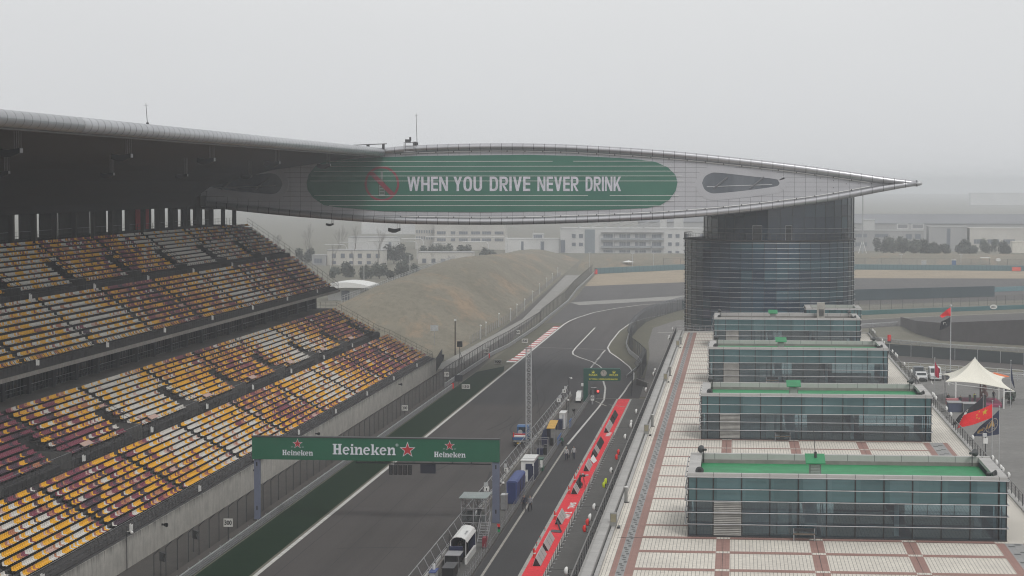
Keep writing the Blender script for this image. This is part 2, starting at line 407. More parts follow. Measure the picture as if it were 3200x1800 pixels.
# painted lines
ln = MB()
ln.strip([(-42.62,100),(-42.62,540),(-42.3,553),(-41.2,568),(-38.5,591),(-33.6,612),(-27.2,630),(-15,648),(5,655.5)], 0.42, 0.030, line_p); struct('track_edge_line', ln)
struct('pit_lane_line', MB().strip([(-22.5,100),(-22.42,288.5)], 0.24, 0.026, line_old).strip([(-22.4,290.5),(-21.3,340),(-21.2,352),(-22.2,372),(-23.6,388),(-24.15,400),(-24.8,409),(-26,417),(-28.2,427.5),(-31.5,438),(-33.2,445),(-33.8,452),(-34,463),(-34.1,529)], 0.30, 0.026, line_p))
struct('pit_exit_line', MB().strip([(-27.3,404),(-27.45,418)], 0.3, 0.022, line_p).strip([(-18.95,350),(-18.6,366),(-18.5,378),(-18.2,390),(-18.7,402),(-20.3,416.5),(-23,434),(-26,451.5),(-27.2,464),(-27.5,480),(-27.5,517),(-26.3,547),(-23.8,565),(-19,585)], 0.3, 0.028, line_p))
dl = MB()
for i in range(13): dl.box(-27.55,-27.2,418.6+i*3.1,420.2+i*3.1,0.015,0.026,line_p)
struct('pit_exit_dashes', dl)
struct('cross_line', MB().strip([(-42.2,463.5),(-27.6,459)], 0.4, 0.024, line_old))
struct('pit_stop_lines', MB().strip([(-22.6,353.2),(-10.5,353.4)], 0.35, 0.034, line_old).strip([(-22.4,349),(-20.2,341.5)], 0.3, 0.034, line_old).strip([(-19.9,343.5),(-17.2,340.5)], 0.28, 0.040, line_old))
struct('yard_line', MB().strip([(-18.3,512),(-11,516)], 0.6, 0.030, line_p))
# tyre marks and paving seams worn into the asphalt
rub = mat('tyre_rubber', (0.030, 0.028, 0.028), 0.9, scale=1.5, var=0.3); seam_m = mat('paving_seam', (0.036, 0.034, 0.034), 0.9, scale=0.8, var=0.3)
tm_ = MB()
for x0, y0, x1, y1, bend in ((-35.2,306,-33.6,326,0.5),(-33.6,306,-32.0,326,0.5),(-30.5,300,-31.8,318,-0.9),(-36.4,262,-35.2,286,0.8),(-38.0,205,-30.5,206.5,-0.2),(-30.2,330,-33.2,372,0.9),(-31.6,330,-34.6,372,0.9),(-37,390,-36.2,440,-0.4),(-35.5,390,-34.7,440,-0.4),(-38,440,-35,500,1.0),(-36.4,440,-33.4,500,1.0),(-29,235,-29.6,262,0.4)):
    tm_.strip([(x0+(x1-x0)*i/10+bend*math.sin(math.pi*i/10), y0+(y1-y0)*i/10) for i in range(11)], 0.26, 0.012, rub)
struct('tyre_marks', tm_)
sm_ = MB()
for x in (-40.9,-36.8,-32.6): sm_.strip([(x+0.05*math.sin(i*1.7), 100+i*15) for i in range(30)], 0.07, 0.0105, seam_m)
for y in (176,232,291,349,415): sm_.strip([(-42.4,y),(-27,y+0.4)], 0.09, 0.0115, seam_m)
struct('paving_seams', sm_)
kb = MB(); 
for i in range(36):
    y0 = 424+i*3.0; m = red_p if i % 2 else white_p; o = 1.45 if i > 2 else 1.9-0.15*i
    kb.add([(-42.95,y0,0.012),(-42.95-o,y0,0.012),(-42.95-o,y0+3.0,0.012),(-42.95,y0+3.0,0.012),(-42.95,y0,0.03),(-42.95-o,y0,0.075),(-42.95-o,y0+3.0,0.075),(-42.95,y0+3.0,0.03)],
        [(4,7,6,5),(0,4,5,1),(1,5,6,2),(2,6,7,3)], m)
struct('kerb', kb)
pk_ = mat('pale_kerb', (0.46,0.45,0.42), 0.9, scale=0.6, fine=2)
struct('carpet_kerb', MB().box(-19.25,-18.92,100,353,0,0.03,pk_).box(-17.05,-16.75,100,353,0,0.03,pk_))
struct('parking_lines', MB().strip([(31.9,388),(32.6,399)], 0.15, 0.02, line_p).strip([(34.3,385),(35,397)], 0.15, 0.02, line_p).strip([(37,383),(37.7,395)], 0.15, 0.02, line_p))
struct('perimeter_edge_line', MB().strip([(22.4,560),(33,568.6),(43,576.4),(51,583),(80,604),(120,622)], 0.35, 0.03, line_p))
# hill beside the straight and the far embankment
hl = MB()
ys = [425,440,455,480,505,530,560,600,650,700,760,820,860,900,960,1010]
def hill_h(y): 
    pts = [(380,0),(428,0),(453,7.0),(482,9.6),(525,11.3),(570,11.8),(662,12.4),(734,10.8),(800,9),(880,7),(960,5),(1010,4.6)]
    for (a,p),(b,q) in zip(pts, pts[1:]):
        if a <= y <= b: return p+(q-p)*(y-a)/(b-a)
    return 0
rows = []
for y in range(425, 1011, 9):
    foot = -58 if y < 570 else -58-(y-570)*0.031
    r = []
    for i in range(15):
        t = i/14
        x = foot - t*46
        H = hill_h(max(381, y-0.25*max(0,-60-x)*max(0,1-(y-430)/150)))
        s = math.sin(min(t/0.5,1)*math.pi/2)**1.3 if t < 0.5 else math.cos((t-0.5)/0.5*math.pi/2)**1.2
        r.append((x, y, H*s + random.uniform(-0.12,0.12)*(1 if 0.05 < t < 0.95 else 0) - (0.05 if t in (0,1) else 0)))
    rows.append(r)
n = 15
hl.add([p for r in rows for p in r], [(i*n+j, i*n+j+1, (i+1)*n+j+1, (i+1)*n+j) for i in range(len(rows)-1) for j in range(n-1)], grass_hill)
ho = hl.build('hill', smooth=True); tag(ho, kind='structure')
em = MB(); prof = [(904,-0.05),(915,1.6),(935,3.4),(955,4.1),(975,4.2),(1000,-0.05)]
cols_ = [-64,-40,-20,0,30,60,100,140,190,260]
em.add([(x, y+(6 if x > 40 else 0)-(28 if x < -45 else 8 if x < -15 else 0), z+random.uniform(-.1,.1)*(z > 0)) for x in cols_ for y, z in prof],
    [(i*6+j, (i+1)*6+j, (i+1)*6+j+1, i*6+j+1) for i in range(len(cols_)-1) for j in range(5)], grass_hill)
eo = em.build('embankment', smooth=True); tag(eo, kind='structure')
# ================================================================== GRANDSTAND
Y0S, Y1S = 70.0, 397.0
gs = thing('grandstand', 'long tiered grandstand with rows of coloured seats under a curved dark roof', 'grandstand', (-55.1, 230, 0))
def tierA(i): return -56.35-0.76*i, 3.25+0.385*i           # front edge x, floor z of row i
def tierB(i): return -65.75-0.80*i, 7.75+0.42*i
def tierC(i): return -74.0-0.74*i, 16.0+0.56*i
def tierD(i): return -82.5-0.76*i, 22.3+0.52*i
def steps(fn, n, i0=0):
    p = []
    for i in range(i0, n):
        x, z = fn(i); p += [(x, z), (fn(i+1)[0], z)]
    return p
VOM_L = [209.0+25.67*k for k in range(-6, 8)]               # stair openings cut into the upper half of the lower tier
VOM_U = [243.6+25.6*k for k in range(-7, 6)]
def bands(cuts, w):
    r = []; y = Y0S
    for c in cuts:
        if c-w > y and c < Y1S: r += [(y, c-w, 0), (c-w, c, 1)]; y = c
    r.append((y, Y1S, 0)); return r
low = MB()
for a, b, v in bands(VOM_L, 3.4):
    pA = [(-55.1, 0), (-55.1, 2.85), (-55.4, 2.85), (-55.4, 3.0)] + [(-55.9, 3.0)] + steps(tierA, 10)
    zc = tierA(9)[1]
    if not v: pB = [(-65.45, zc), (-65.45, 7.5)] + steps(tierB, 10)
    else: pB = [(-65.45, zc), (-69.6, zc)] + steps(tierB, 10, 5)
    pB += [(-73.75, 12.0), (-77.6, 12.0), (-77.6, 0)]
    low.prism([(x, z) for x, z in pA + pB], 'y', a, b, conc_dark)
# stair flights between the seat blocks
STA = [193.0+25.75*k for k in range(-4, 8)]
STB = [212.6+25.65*k for k in range(-5, 8)]
STC = [246.9+25.6*k for k in range(-6, 6)]
STD = [246.9+25.6*k for k in range(-6, 6)]
stair_m = mat('stair_concrete', (0.10, 0.096, 0.09), 0.9, scale=0.8)
for st, fn, n, i0 in ((STA, tierA, 10, 0), (STB, tierB, 10, 5)):
    for y in st:
        for i in range(i0, n):
            x, z = fn(i); low.box(x+0.0, x+0.36, y-0.5, y+0.5, z-0.4, z-0.18, stair_m)
low.build('lower_tier', gs)
upm = MB()
for a, b, v in bands(VOM_U, 3.4):
    pC = [(-73.0, 15.05), (-73.0, 15.5), (-73.15, 15.5), (-73.6, 15.7)] + steps(tierC, 10)
    zc = tierC(9)[1]
    if not v: pD = [(-82.2, zc), (-82.2, 22.05)] + steps(tierD, 10)
    else: pD = [(-82.2, zc), (-86.2, zc)] + steps(tierD, 10, 5)
    pD += [(-94.5, 27.5), (-94.5, 22.0), (-84, 19.0), (-77.4, 15.05)]
    upm.prism(pC + pD, 'y', a, b, conc_dark)
for st, fn, n, i0 in ((STC, tierC, 10, 0), (STD, tierD, 10, 5)):
    for y in st:
        for i in range(i0, n):
            x, z = fn(i); upm.box(x+0.0, x+0.36, y-0.5, y+0.5, z-0.5, z-0.24, stair_m)
upm.build('upper_tier', gs)
# front wall: board-marked concrete, dark rain stains running down from the top
m, nt, b = base('stained_wall'); b.inputs['Roughness'].default_value = 0.9
p = coords(nt); sp = nd(nt, 'ShaderNodeSeparateXYZ'); nt.links.new(p, sp.inputs[0])
runs = noise(nt, p, 1.0, 5, 0.7, stretch=(1, 2.2, 0.16))
grad = ramp(nt, sp.outputs[2], 0.4, 3.0)
st_ = mth(nt, 'GREATER_THAN', mth(nt, 'ADD', mth(nt, 'MULTIPLY', runs, 0.9), mth(nt, 'MULTIPLY', mth(nt, 'POWER', grad, 3), 0.42)), 0.80)
soft = ramp(nt, mth(nt, 'ADD', mth(nt, 'MULTIPLY', runs, 0.9), mth(nt, 'MULTIPLY', mth(nt, 'POWER', grad, 3), 0.42)), 0.62, 0.98)
col = mixc(nt, ramp(nt, noise(nt, p, 0.7), 0.3, 0.7), (0.47, 0.45, 0.41), (0.33, 0.315, 0.29))
col = mixc(nt, soft, col, (0.03, 0.028, 0.027))
jn = line_mask(nt, sp.outputs[1], 1.25, 0.05)
col = mixc(nt, mth(nt, 'MULTIPLY', jn, 0.55), col, (0.05, 0.048, 0.045))
nt.links.new(col, b.inputs['Base Color']); MATS['stained_wall'] = m
MB().box(-55.1, -54.98, Y0S, Y1S, 0, 2.84, m).build('front_wall', gs)
# slab edge of the upper tier
MB().box(-73.0, -72.9, Y0S, Y1S, 15.06, 15.5, mat('slab_edge', (0.30,0.28,0.255), 0.9, scale=0.5, fine=2)).build('slab_edge', gs)
# pale walkway behind the lower tier and glazed lounges behind it
MB().box(-77.5, -73.8, Y0S, Y1S, 12.004, 12.03, conc_mid).build('walkway', gs)
lg = MB(); dark_gl = mat('lounge_glass', (0.012, 0.017, 0.028), 0.12, scale=0.2, spec=0.6)
fr_d = mat('lounge_frame', (0.05, 0.055, 0.06), 0.5)
y = Y0S; k = 0
while y < 391:
    lg.box(-77.58, -77.5, y, y+5.8, 12.05, 15.05, dark_gl)
    for j in range(5): lg.box(-77.5, -77.42, y+j*1.16, y+j*1.16+0.05, 12.05, 15.05, fr_d)
    for zz in (12.9, 14.3): lg.box(-77.5, -77.44, y, y+5.8, zz, zz+0.05, fr_d)
    lg.box(-77.9, -76.9, y+5.85, y+6.75, 12.03, 15.05, mat('pier_concrete', (0.04,0.042,0.05), 0.9))
    y += 8.6
lg.build('lounge_glazing', gs)
# railings: posts with a top rail, two lines
def rail(x, z, y0, y1, h, step, lean=0.0, nlines=2, r=0.027):
    mb = MB(); y = y0; mb.posts = []
    while y <= y1:
        pm_ = MB(); pm_.tube((x, y, z), (x, y, z+h*0.75), r, steel_d, 4); pm_.tube((x, y, z+h*0.75), (x-lean, y, z+h), r, steel_d, 4); y += step
        if y > 183: mb.posts.append(pm_)
    for k in range(nlines):
        t = 1-k*0.42
        mb.tube((x-(lean if k == 0 else 0), y0, z+h*t), (x-(lean if k == 0 else 0), y1, z+h*t), r*0.9, steel if k == 0 else steel_d, 4)
    return mb
for k, R_ in enumerate((rail(-55.5, 2.85, Y0S, Y1S, 1.05, 1.25, 0.25), rail(-65.3, 6.7, Y0S, Y1S, 1.75, 1.25, 0.2, 3), rail(-73.1, 15.5, Y0S, Y1S, 1.5, 1.2, 0.3), rail(-82.05, 21.0, Y0S, Y1S, 2.1, 1.25, 0.2, 3), rail(-77.1, 12.03, Y0S, Y1S, 1.0, 1.6))):
    many('railing_post', R_.build('railing', gs), R_.posts, (45, 30, 20, 3, 2)[k])
er = MB()                                                   # sloping railing down the open end
for ln_, off in (([(-55.6,2.9),(-63.6,6.9),(-65.6,7.6),(-73.6,12.0),(-77.5,12.0)],1.15), ([(-73.2,15.6),(-81,21.1),(-82.3,22.2),(-90.3,27.5)],1.2)):
    for (xa,za),(xb,zb) in zip(ln_, ln_[1:]):
        nn = max(1, int(abs(xb-xa)/0.9))
        for t in (off, off*0.5): er.tube((xa,Y1S-0.1,za+t),(xb,Y1S-0.1,zb+t),0.03,steel_d,4)
        for i in range(nn+1):
            u = i/nn; er.tube((xa+(xb-xa)*u,Y1S-0.1,za+(zb-za)*u),(xa+(xb-xa)*u,Y1S-0.1,za+(zb-za)*u+off),0.03,steel_d,4)
er.build('railing', gs)
for cuts, zc, xa, xb, fn in ((VOM_L, 6.72, -65.4, -69.6, tierB), (VOM_U, 21.06, -82.1, -86.2, tierD)):
    for c in cuts:
        if not 180 < c < 396: continue
        vr = MB()
        z = fn(0)[1]; zt = fn(5)[1]
        vr.box(xb, xa, c-0.02, c+0.10, zc, z+0.75, mat('pit_wall_grey', (0.14,0.137,0.134), 0.9, scale=0.6, fine=2))
        for yy in (c+0.05, c-3.45):
            for t in (0.9, 0.5): vr.tube((xa, yy, z+t+0.3), (xb, yy, zt+t), 0.03, steel_d, 4)
            for i in range(5):
                u = i/4; vr.tube((xa+(xb-xa)*u, yy, z+(zt-z)*u-0.3), (xa+(xb-xa)*u, yy, z+0.3*(1-u)+(zt-z)*u+0.9), 0.025, steel_d, 4)
        for t in (0.9, 0.5): vr.tube((xb, c-3.45, zt+t), (xb, c+0.05, zt+t), 0.03, steel_d, 4)
        vr.build('stair_well', gs)
# white block-number plates on the railings
for x, z, k0, st in ((-65.1, 7.2, 211.5, 25.67), (-55.2, 3.2, 193.6, 25.75), (-72.9, 16.0, 221.0, 25.6), (-81.9, 21.6, 246.0, 25.6)):
    for k in range(-1, 8):
        yy = k0+st*k
        if yy < 390: MB().box(x, x+0.03, yy, yy+0.5, z, z+0.65, white_p).box(x, x+0.03, yy+0.6, yy+1.1, z-0.05, z+0.5, white_p).build('number_plate', gs)
# columns, beam and rear wall that carry the roof
colm = mat('column_concrete', (0.075, 0.072, 0.07), 0.9, scale=0.4)
y = 265.0-8.7*18
while y < 395:
    MB().box(-90.65, -90.05, y-0.45, y+0.3, 26.9, 34.6, colm).build('column', gs)
    y += 8.7
wl = MB(); y = 289.0-8.7*20
while y < 396:
    wl.box(-97.2, -97, y-1.1, y+5.0, 27.0, 34, colm); y += 8.7
wl.box(-97.3, -91.0, Y0S, 369.2, 31.2, 33.0, colm); wl.box(-97.3, -89.9, 369.3, 400, 30.6, 31.3, colm)
wl.box(-98, -94.6, Y0S, Y1S, 27.0, 27.5, colm)
wl.build('rear_wall', gs)
R_ = rail(-92.3, 27.5, Y0S, Y1S, 1.3, 2.2, 0, 3, 0.03); many('railing_post', R_.build('railing', gs), R_.posts, 0)
t = thing('red_banner', 'narrow red banner glimpsed between two rear columns of the grandstand', 'banner', (-96.7, 349, 27.5)); MB().box(-96.8,-96.7,344.5,352.5,27.6,31.0,mat('banner_red', (0.55,0.07,0.09), 0.7)).build('cloth', t); MB().tube((-96.75,344.5,31.05),(-96.75,352.5,31.05),0.05,steel,5).build('rod', t)
# roof: convex underside, tube along the front edge
under = [(-60.4,40.2),(-63,39.75),(-65.4,39.5),(-72,38.45),(-79.3,37.42),(-85.8,35.75),(-90.5,34.4),(-94,32.9),(-98,31.6)]
top_ = [(-112,37.5),(-100,39.6),(-88,41.0),(-75,41.4),(-60.4,40.9)]
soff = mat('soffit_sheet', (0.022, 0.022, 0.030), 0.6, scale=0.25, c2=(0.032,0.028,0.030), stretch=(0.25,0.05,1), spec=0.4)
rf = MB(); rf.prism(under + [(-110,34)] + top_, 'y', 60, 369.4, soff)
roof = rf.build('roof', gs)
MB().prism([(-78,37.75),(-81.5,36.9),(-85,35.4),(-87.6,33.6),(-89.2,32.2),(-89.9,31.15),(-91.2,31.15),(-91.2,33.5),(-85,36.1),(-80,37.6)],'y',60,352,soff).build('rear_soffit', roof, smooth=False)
seam = grid_mat('seamed_aluminium', (0.50,0.51,0.53), (0.10,0.10,0.11), py=2.15, w=0.14, rough=0.36, metal=0.55)
tb = MB(); n = 16
for y0, y1 in [(60, 195.6), (195.9, 369.4)]:
    tb.tube((-60.35, y0, 40.45), (-60.35, y1, 40.45), 0.72, seam, 24)
tb.tube((-60.35, 195.6, 40.45), (-60.35, 195.9, 40.45), 0.66, steel_d, 16)
tb.build('edge_tube', roof, smooth=True)
MB().box(-61.4, -60.6, 60, 369.4, 39.55, 39.95, mat('fascia_strip', (0.13,0.125,0.12), 0.6)).build('fascia', roof)
for (x0,y0,x1,y1) in [(-70,262,-76,300),(-74,205,-80,222),(-68,238,-70,262)]:
    pass
def pendant(name, x, y, z, top, label, grp, s=1.0):
    t = thing(name, label, 'loudspeaker', (x, y, z), grp)
    b = MB(); b.prism([(-1.0*s,-0.25*s),(-0.95*s,0.28*s),(-0.1*s,0.12*s),(0.1*s,0.12*s),(1.0*s,0.28*s),(1.0*s,-0.15*s),(0.2*s,-0.5*s),(-0.3*s,-0.5*s)], 'y', y-0.45*s, y+0.45*s, black)
    b.v = [(vx+x, vy, vz+z) for vx, vy, vz in b.v]; b.build('cabinet', t)
    MB().box(x+0.98*s, x+1.04*s, y-0.35*s, y+0.35*s, z-0.12*s, z+0.24*s, steel).build('grille', t)
    f = MB()
    for dx, dy in ((0.5,-0.3),(0.9,-0.3),(0.5,0.3),(0.9,0.3)): f.tube((x+dx*s,y+dy*s,z+0.1),(x+dx*s,y+dy*s,top),0.022,steel,5)
    f.build('hanger', t)
    return t
for k, y in enumerate((188, 223.5, 260, 298, 336)):
    pendant('hanging_loudspeaker', -64.2, y, 37.9, 39.9, f'black loudspeaker under the roof near its front edge, {ORD[k+1]} along from the camera', 'loudspeakers hanging under the grandstand roof', 1.05)
for k, y in enumerate((209.5, 246, 280, 318)):
    pendant('hanging_loudspeaker', -72.4, y, 36.1, 38.4, f'black loudspeaker deeper under the roof in the second line, {ORD[k+1]} from the camera', 'loudspeakers hanging under the grandstand roof', 0.78)
# ------------------------------------------------------------------ seats
SC = {'white': (0.70,0.67,0.62), 'yellow': (0.86,0.46,0.025), 'orange': (0.50,0.215,0.115), 'maroon': (0.25,0.062,0.095), 'purple': (0.085,0.048,0.068), 'pink': (0.62,0.42,0.36)}
SM = {k: mat('seat_'+k, v, 0.5, var=0.08, scale=3) for k, v in SC.items()}
CN = list(SC)
seat_v = []; seat_f = []
def seat_shape():
    """moulded shell: pan with raised front lip, leaning back, sides turned up"""
    prof = [(0.17,-0.03),(0.14,0.012),(0.0,-0.01),(-0.13,0.02),(-0.17,0.11),(-0.20,0.315)]   # x (towards track), z
    vs = []; w = 0.205
    for x, z in prof:
        for yy, dz in ((-w,0.03),(-w*0.7,0.0),(w*0.7,0.0),(w,0.03)):
            vs.append((x+(0.03 if (z > 0.1 and abs(yy) == w) else 0), yy*(0.88 if z > 0.4 else 1), z+(dz if z < 0.1 else 0)))
    fs = []
    for i in range(5):
        for j in range(3): fs.append((i*4+j, i*4+j+1, (i+1)*4+j+1, (i+1)*4+j))
    o = len(vs)
    vs += [(x-0.03, yy, z-0.03) for x, yy, z in vs]
    fs += [tuple(o+i for i in reversed(f)) for f in list(fs)]
    edge = [0,1,2,3,7,11,15,19,23,22,21,20,16,12,8,4]
    for a, b in zip(edge, edge[1:]+edge[:1]): fs.append((b, a, a+o, b+o))
    return vs, fs
SV, SF = seat_shape()
A_ = 'white yellow orange maroon purple pink'.split()
TIERS = {
 'A': (tierA, STA, 0, [(186,[.30,.42,.14,.06,.03,.05]),(196,[.06,.22,.22,.32,.14,.04]),(214,[.07,.30,.24,.27,.08,.04]),(226,[.14,.46,.25,.1,.01,.04]),(238,[.52,.30,.09,.04,0,.05]),(252,[.55,.3,.1,.02,0,.03]),(268,[.1,.5,.28,.07,.02,.03]),(280,[.06,.16,.2,.36,.18,.04]),(296,[.08,.3,.3,.22,.05,.05]),(303,[.2,.5,.22,.05,0,.03]),(318,[.55,.27,.12,.02,0,.04]),(332,[.22,.3,.3,.12,.02,.04]),(345,[.05,.25,.25,.25,.17,.03]),(362,[.04,.12,.2,.38,.24,.02]),(385,[.06,.24,.4,.2,.07,.03])]),
 'B': (tierB, STB, 0, [(195,[.02,.14,.1,.46,.26,.02]),(212,[.02,.16,.1,.45,.25,.02]),(218,[.10,.30,.2,.28,.08,.04]),(233,[.27,.38,.16,.1,.03,.06]),(243,[.58,.32,.05,.01,0,.04]),(258,[.60,.26,.08,.02,0,.04]),(268,[.1,.55,.22,.08,.03,.02]),(284,[.06,.40,.24,.2,.08,.02]),(300,[.04,.24,.24,.34,.12,.02]),(314,[.1,.4,.3,.14,.04,.02]),(326,[.68,.22,.06,0,0,.04]),(338,[.6,.28,.08,.01,0,.03]),(352,[.05,.42,.32,.16,.03,.02]),(372,[.02,.1,.16,.44,.27,.01]),(390,[.03,.3,.36,.22,.08,.01])]),
 'C': (tierC, STC, 0, [(215,[.28,.42,.2,.06,.02,.02]),(240,[.36,.38,.16,.05,.01,.04]),(252,[.62,.26,.07,.02,0,.03]),(266,[.45,.36,.12,.04,0,.03]),(276,[.07,.32,.28,.25,.06,.02]),(290,[.04,.14,.22,.4,.18,.02]),(300,[.05,.3,.34,.24,.05,.02]),(316,[.12,.36,.36,.13,.01,.02]),(326,[.62,.2,.12,.02,0,.04]),(345,[.4,.26,.22,.07,.02,.03]),(360,[.1,.2,.3,.28,.1,.02]),(390,[.1,.2,.4,.22,.06,.02])]),
 'D': (tierD, STD, 0, [(245,[.5,.28,.14,.06,0,.02]),(262,[.46,.3,.14,.08,0,.02]),(272,[.1,.38,.3,.18,.03,.01]),(288,[.12,.3,.3,.22,.05,.01]),(296,[.05,.18,.26,.36,.14,.01]),(310,[.1,.34,.3,.2,.05,.01]),(322,[.7,.16,.1,.01,0,.03]),(345,[.66,.16,.12,.03,0,.03]),(362,[.3,.2,.28,.16,.04,.02]),(390,[.3,.14,.3,.18,.06,.02])]),
}
def weights(tab, y):
    for (a, p), (b, q) in zip(tab, tab[1:]):
        if y < b:
            t = max(0, min(1, (y-a)/(b-a))); return [u+(v-u)*t for u, v in zip(p, q)]
    return tab[-1][1]
for tn_ in TIERS:
    TIERS[tn_] = TIERS[tn_][:3]+([(y_, [w_[0]**1.4*1.1, w_[1]**1.4, (w_[2]*0.7)**1.3, w_[3]**1.3*1.1, w_[4]**1.3*1.2, w_[5]*0.6]) for y_, w_ in TIERS[tn_][3]],)
rs = random.Random(11)
seats = []
for tn, (fn, st, i0, tab) in TIERS.items():
    cuts = {'A': [], 'B': VOM_L, 'C': [], 'D': VOM_U}[tn]
    ymin = {'A': 163, 'B': 172, 'C': 182, 'D': 205}[tn]
    for i in range(10):
        x, z = fn(i); prev = None
        nb = int((Y1S-0.6-ymin)/0.515)
        for k in range(nb):
            y = ymin+0.3+k*0.515
            if any(abs(y-s) < 0.72 for s in (st if tn in 'AC' or i >= 5 else [])): prev = None; continue
            if i < 5 and any(c-3.75 < y < c+0.45 for c in cuts): prev = None; continue
            w = weights(tab, y+rs.uniform(-7,7)+(i-5)*0.9)
            if prev is None or rs.random() > 0.33: prev = rs.choices(A_, w)[0]
            seats.append((tn, i, k, x-0.42, y, z+0.35, prev, rs.uniform(-0.012, 0.012)))
# the 300 that show largest in the picture stand as seats of their own
def inframe(x, y, z):
    u = (x*math.cos(rad(5.879))+y*math.sin(rad(5.879)))/( -x*math.sin(rad(5.879))+y*math.cos(rad(5.879)))*6800+1600
    v = 575+6800*(35-z)/y*0.995
    return u > -6 and v < 1806
near = sorted([s for s in seats if s[0] == 'A' and inframe(s[3], s[4], s[5])], key=lambda s: s[4]-0.45*s[1])
pick = set((s[0], s[1], s[2]) for s in near[:300])
for k, c in enumerate(VOM_L):
    if 196 < c < 380:
        t = thing('seat_cover', f'cream board covering front-row seats beside a stair well, {ORD[k-1 if k > 1 else 1]} from the near end', 'cover', (-65.9, c+7, 8.2), 'boards over front-row seats')
        MB().prism([(-66.35,8.62),(-66.3,8.66),(-65.75,8.36),(-65.8,8.30)], 'y', c+5.6, c+8.8, SM['pink']).build('panel', t); MB().box(-66.2,-66.1,c+5.8,c+8.6,7.8,8.3,black).build('support', t)
seat_me = {}
for c in CN:
    me = bpy.data.meshes.new('seat'); me.from_pydata(SV, [], SF); me.materials.append(SM[c]); me.update(); seat_me[c] = me
RN = ['front row behind the wall', 'second row up', 'third row up', 'fourth row up', 'fifth row up', 'sixth row up', 'seventh row up', 'eighth row up', 'ninth row up', 'top row']
for r in range(10):
    row = [s for s in seats if s[0] == 'A' and s[1] == r and (s[0], s[1], s[2]) in pick]
    stair = STA[4]
    left = sorted([s for s in row if s[4] < stair], key=lambda s: -s[4]); right = sorted([s for s in row if s[4] > stair], key=lambda s: s[4])
    for side, lst in (('before', left), ('past', right)):
        for q, s in enumerate(lst):
            o = bpy.data.objects.new('stadium_seat', seat_me[s[6]]); COL.objects.link(o)
            o.location = s[3:6]; o.rotation_euler = (0, s[7], s[7]*2)
            tag(o, f'{s[6]} stadium seat, {ORD[q+1]} {side} the nearest lower stair, {RN[r]}', 'seat', 'grandstand seats in the nearest lower blocks')
sb = MB(); 
for c in CN: sb.mi(SM[c])
for s in seats:
    if (s[0], s[1], s[2]) in pick: continue
    sb.add([(s[3]+a, s[4]+b_*1.0, s[5]+c_) for a, b_, c_ in SV], SF, SM[s[6]])
so_ = sb.build('stadium_seats'); tag(so_, 'thousands more white, yellow, orange and maroon seats filling all four tiers', 'seats', kind='stuff')
# black seat rails and feet under the rows belong to the stand
fr = MB()
for tn, (fn, st, i0, tab) in TIERS.items():
    for i in range(10):
        x, z = fn(i)
        segs = []
        a = {'A': 163, 'B': 172, 'C': 182, 'D': 205}[tn]
        cut = sorted([(s-0.7, s+0.7) for s in st] if tn in 'AC' or i >= 5 else [(c-3.7, c+0.4) for c in (VOM_L if tn == 'B' else VOM_U)])
        for c0, c1 in cut:
            if c0 > a: segs.append((a, min(c0, Y1S-0.6))); a = c1
            elif c1 > a: a = c1
        if a < Y1S-1: segs.append((a, Y1S-0.6))
        for p, q in segs:
            if q > p: fr.box(x-0.60, x-0.44, p, q, z+0.22, z+0.33, black)
fr.build('seat_rail', gs)
# ================================================================== WING BUILDING
WY = 368.0
wing = thing('wing_building', 'long lens-shaped bridge building with silver rims and a green banner spanning the track', 'building', (-42, 385, 28))
top = [(-113,35.2),(-104,36.8),(-94,38.0),(-84,39.1),(-72,40.2),(-62,41.0),(-54.34,41.6),(-43.36,41.9),(-32.44,41.82),(-21.59,41.32),(-10.8,40.54),(-.08,39.46),(10.59,38.21),(21.2,36.71),(30.1,35.35)]
bot = [(-113,34.8),(-104,33.0),(-93.95,31.42),(-82.16,30.05),(-71,29.08),(-59.9,28.33),(-48.86,28.08),(-37.89,28.1),(-26.99,28.39),(-16.16,28.84),(-5.39,29.56),(5.31,30.71),(15.94,32.16),(30.1,34.9)]
def interp(pts, x):
    for (a, p), (b, q) in zip(pts, pts[1:]):
        if a <= x <= b: return p+(q-p)*(x-a)/(b-a)
    return pts[0][1] if x < pts[0][0] else pts[-1][1]
def smooth_pts(pts, n=4):
    """Catmull-Rom through the points"""
    r = []
    for i in range(len(pts)-1):
        p0 = pts[max(i-1,0)]; p1 = pts[i]; p2 = pts[i+1]; p3 = pts[min(i+2,len(pts)-1)]
        for k in range(n):
            t = k/n
            r.append(tuple(0.5*((2*p1[j])+(-p0[j]+p2[j])*t+(2*p0[j]-5*p1[j]+4*p2[j]-p3[j])*t*t+(-p0[j]+3*p1[j]-3*p2[j]+p3[j])*t**3) for j in (0,1)))
    return r + [pts[-1]]
TOP = smooth_pts(top); BOT = smooth_pts(bot)
clad = grid_mat('wing_cladding', (0.46,0.46,0.485), (0.115,0.115,0.13), px=1.83, pz=0.818, w=0.05, rough=0.55, off=(0.55,0,0.12), var=0.03)
clad_plain = mat('wing_sheet', (0.45,0.45,0.475), 0.55, scale=0.2, var=0.05)
body = MB()
body.prism([(x, z-0.45) for x, z in TOP] + [(x, z+0.35) for x, z in reversed(BOT)], 'y', WY+0.9, WY+33, clad_plain)
body.build('shell', wing)
fp = MB(); inner = [(x, z-0.55) for x, z in TOP if -108 < x < 27.5] + [(x, z+0.55) for x, z in reversed(BOT) if -108 < x < 27.5]
fp.prism(inner, 'y', WY+0.45, WY+0.95, clad); fpo = fp.build('facade_panel', wing)
rim_m = grid_mat('rim_aluminium', (0.50,0.50,0.52), (0.09,0.09,0.10), px=1.83, w=0.09, rough=0.30, metal=0.75, off=(0.55,0,0))
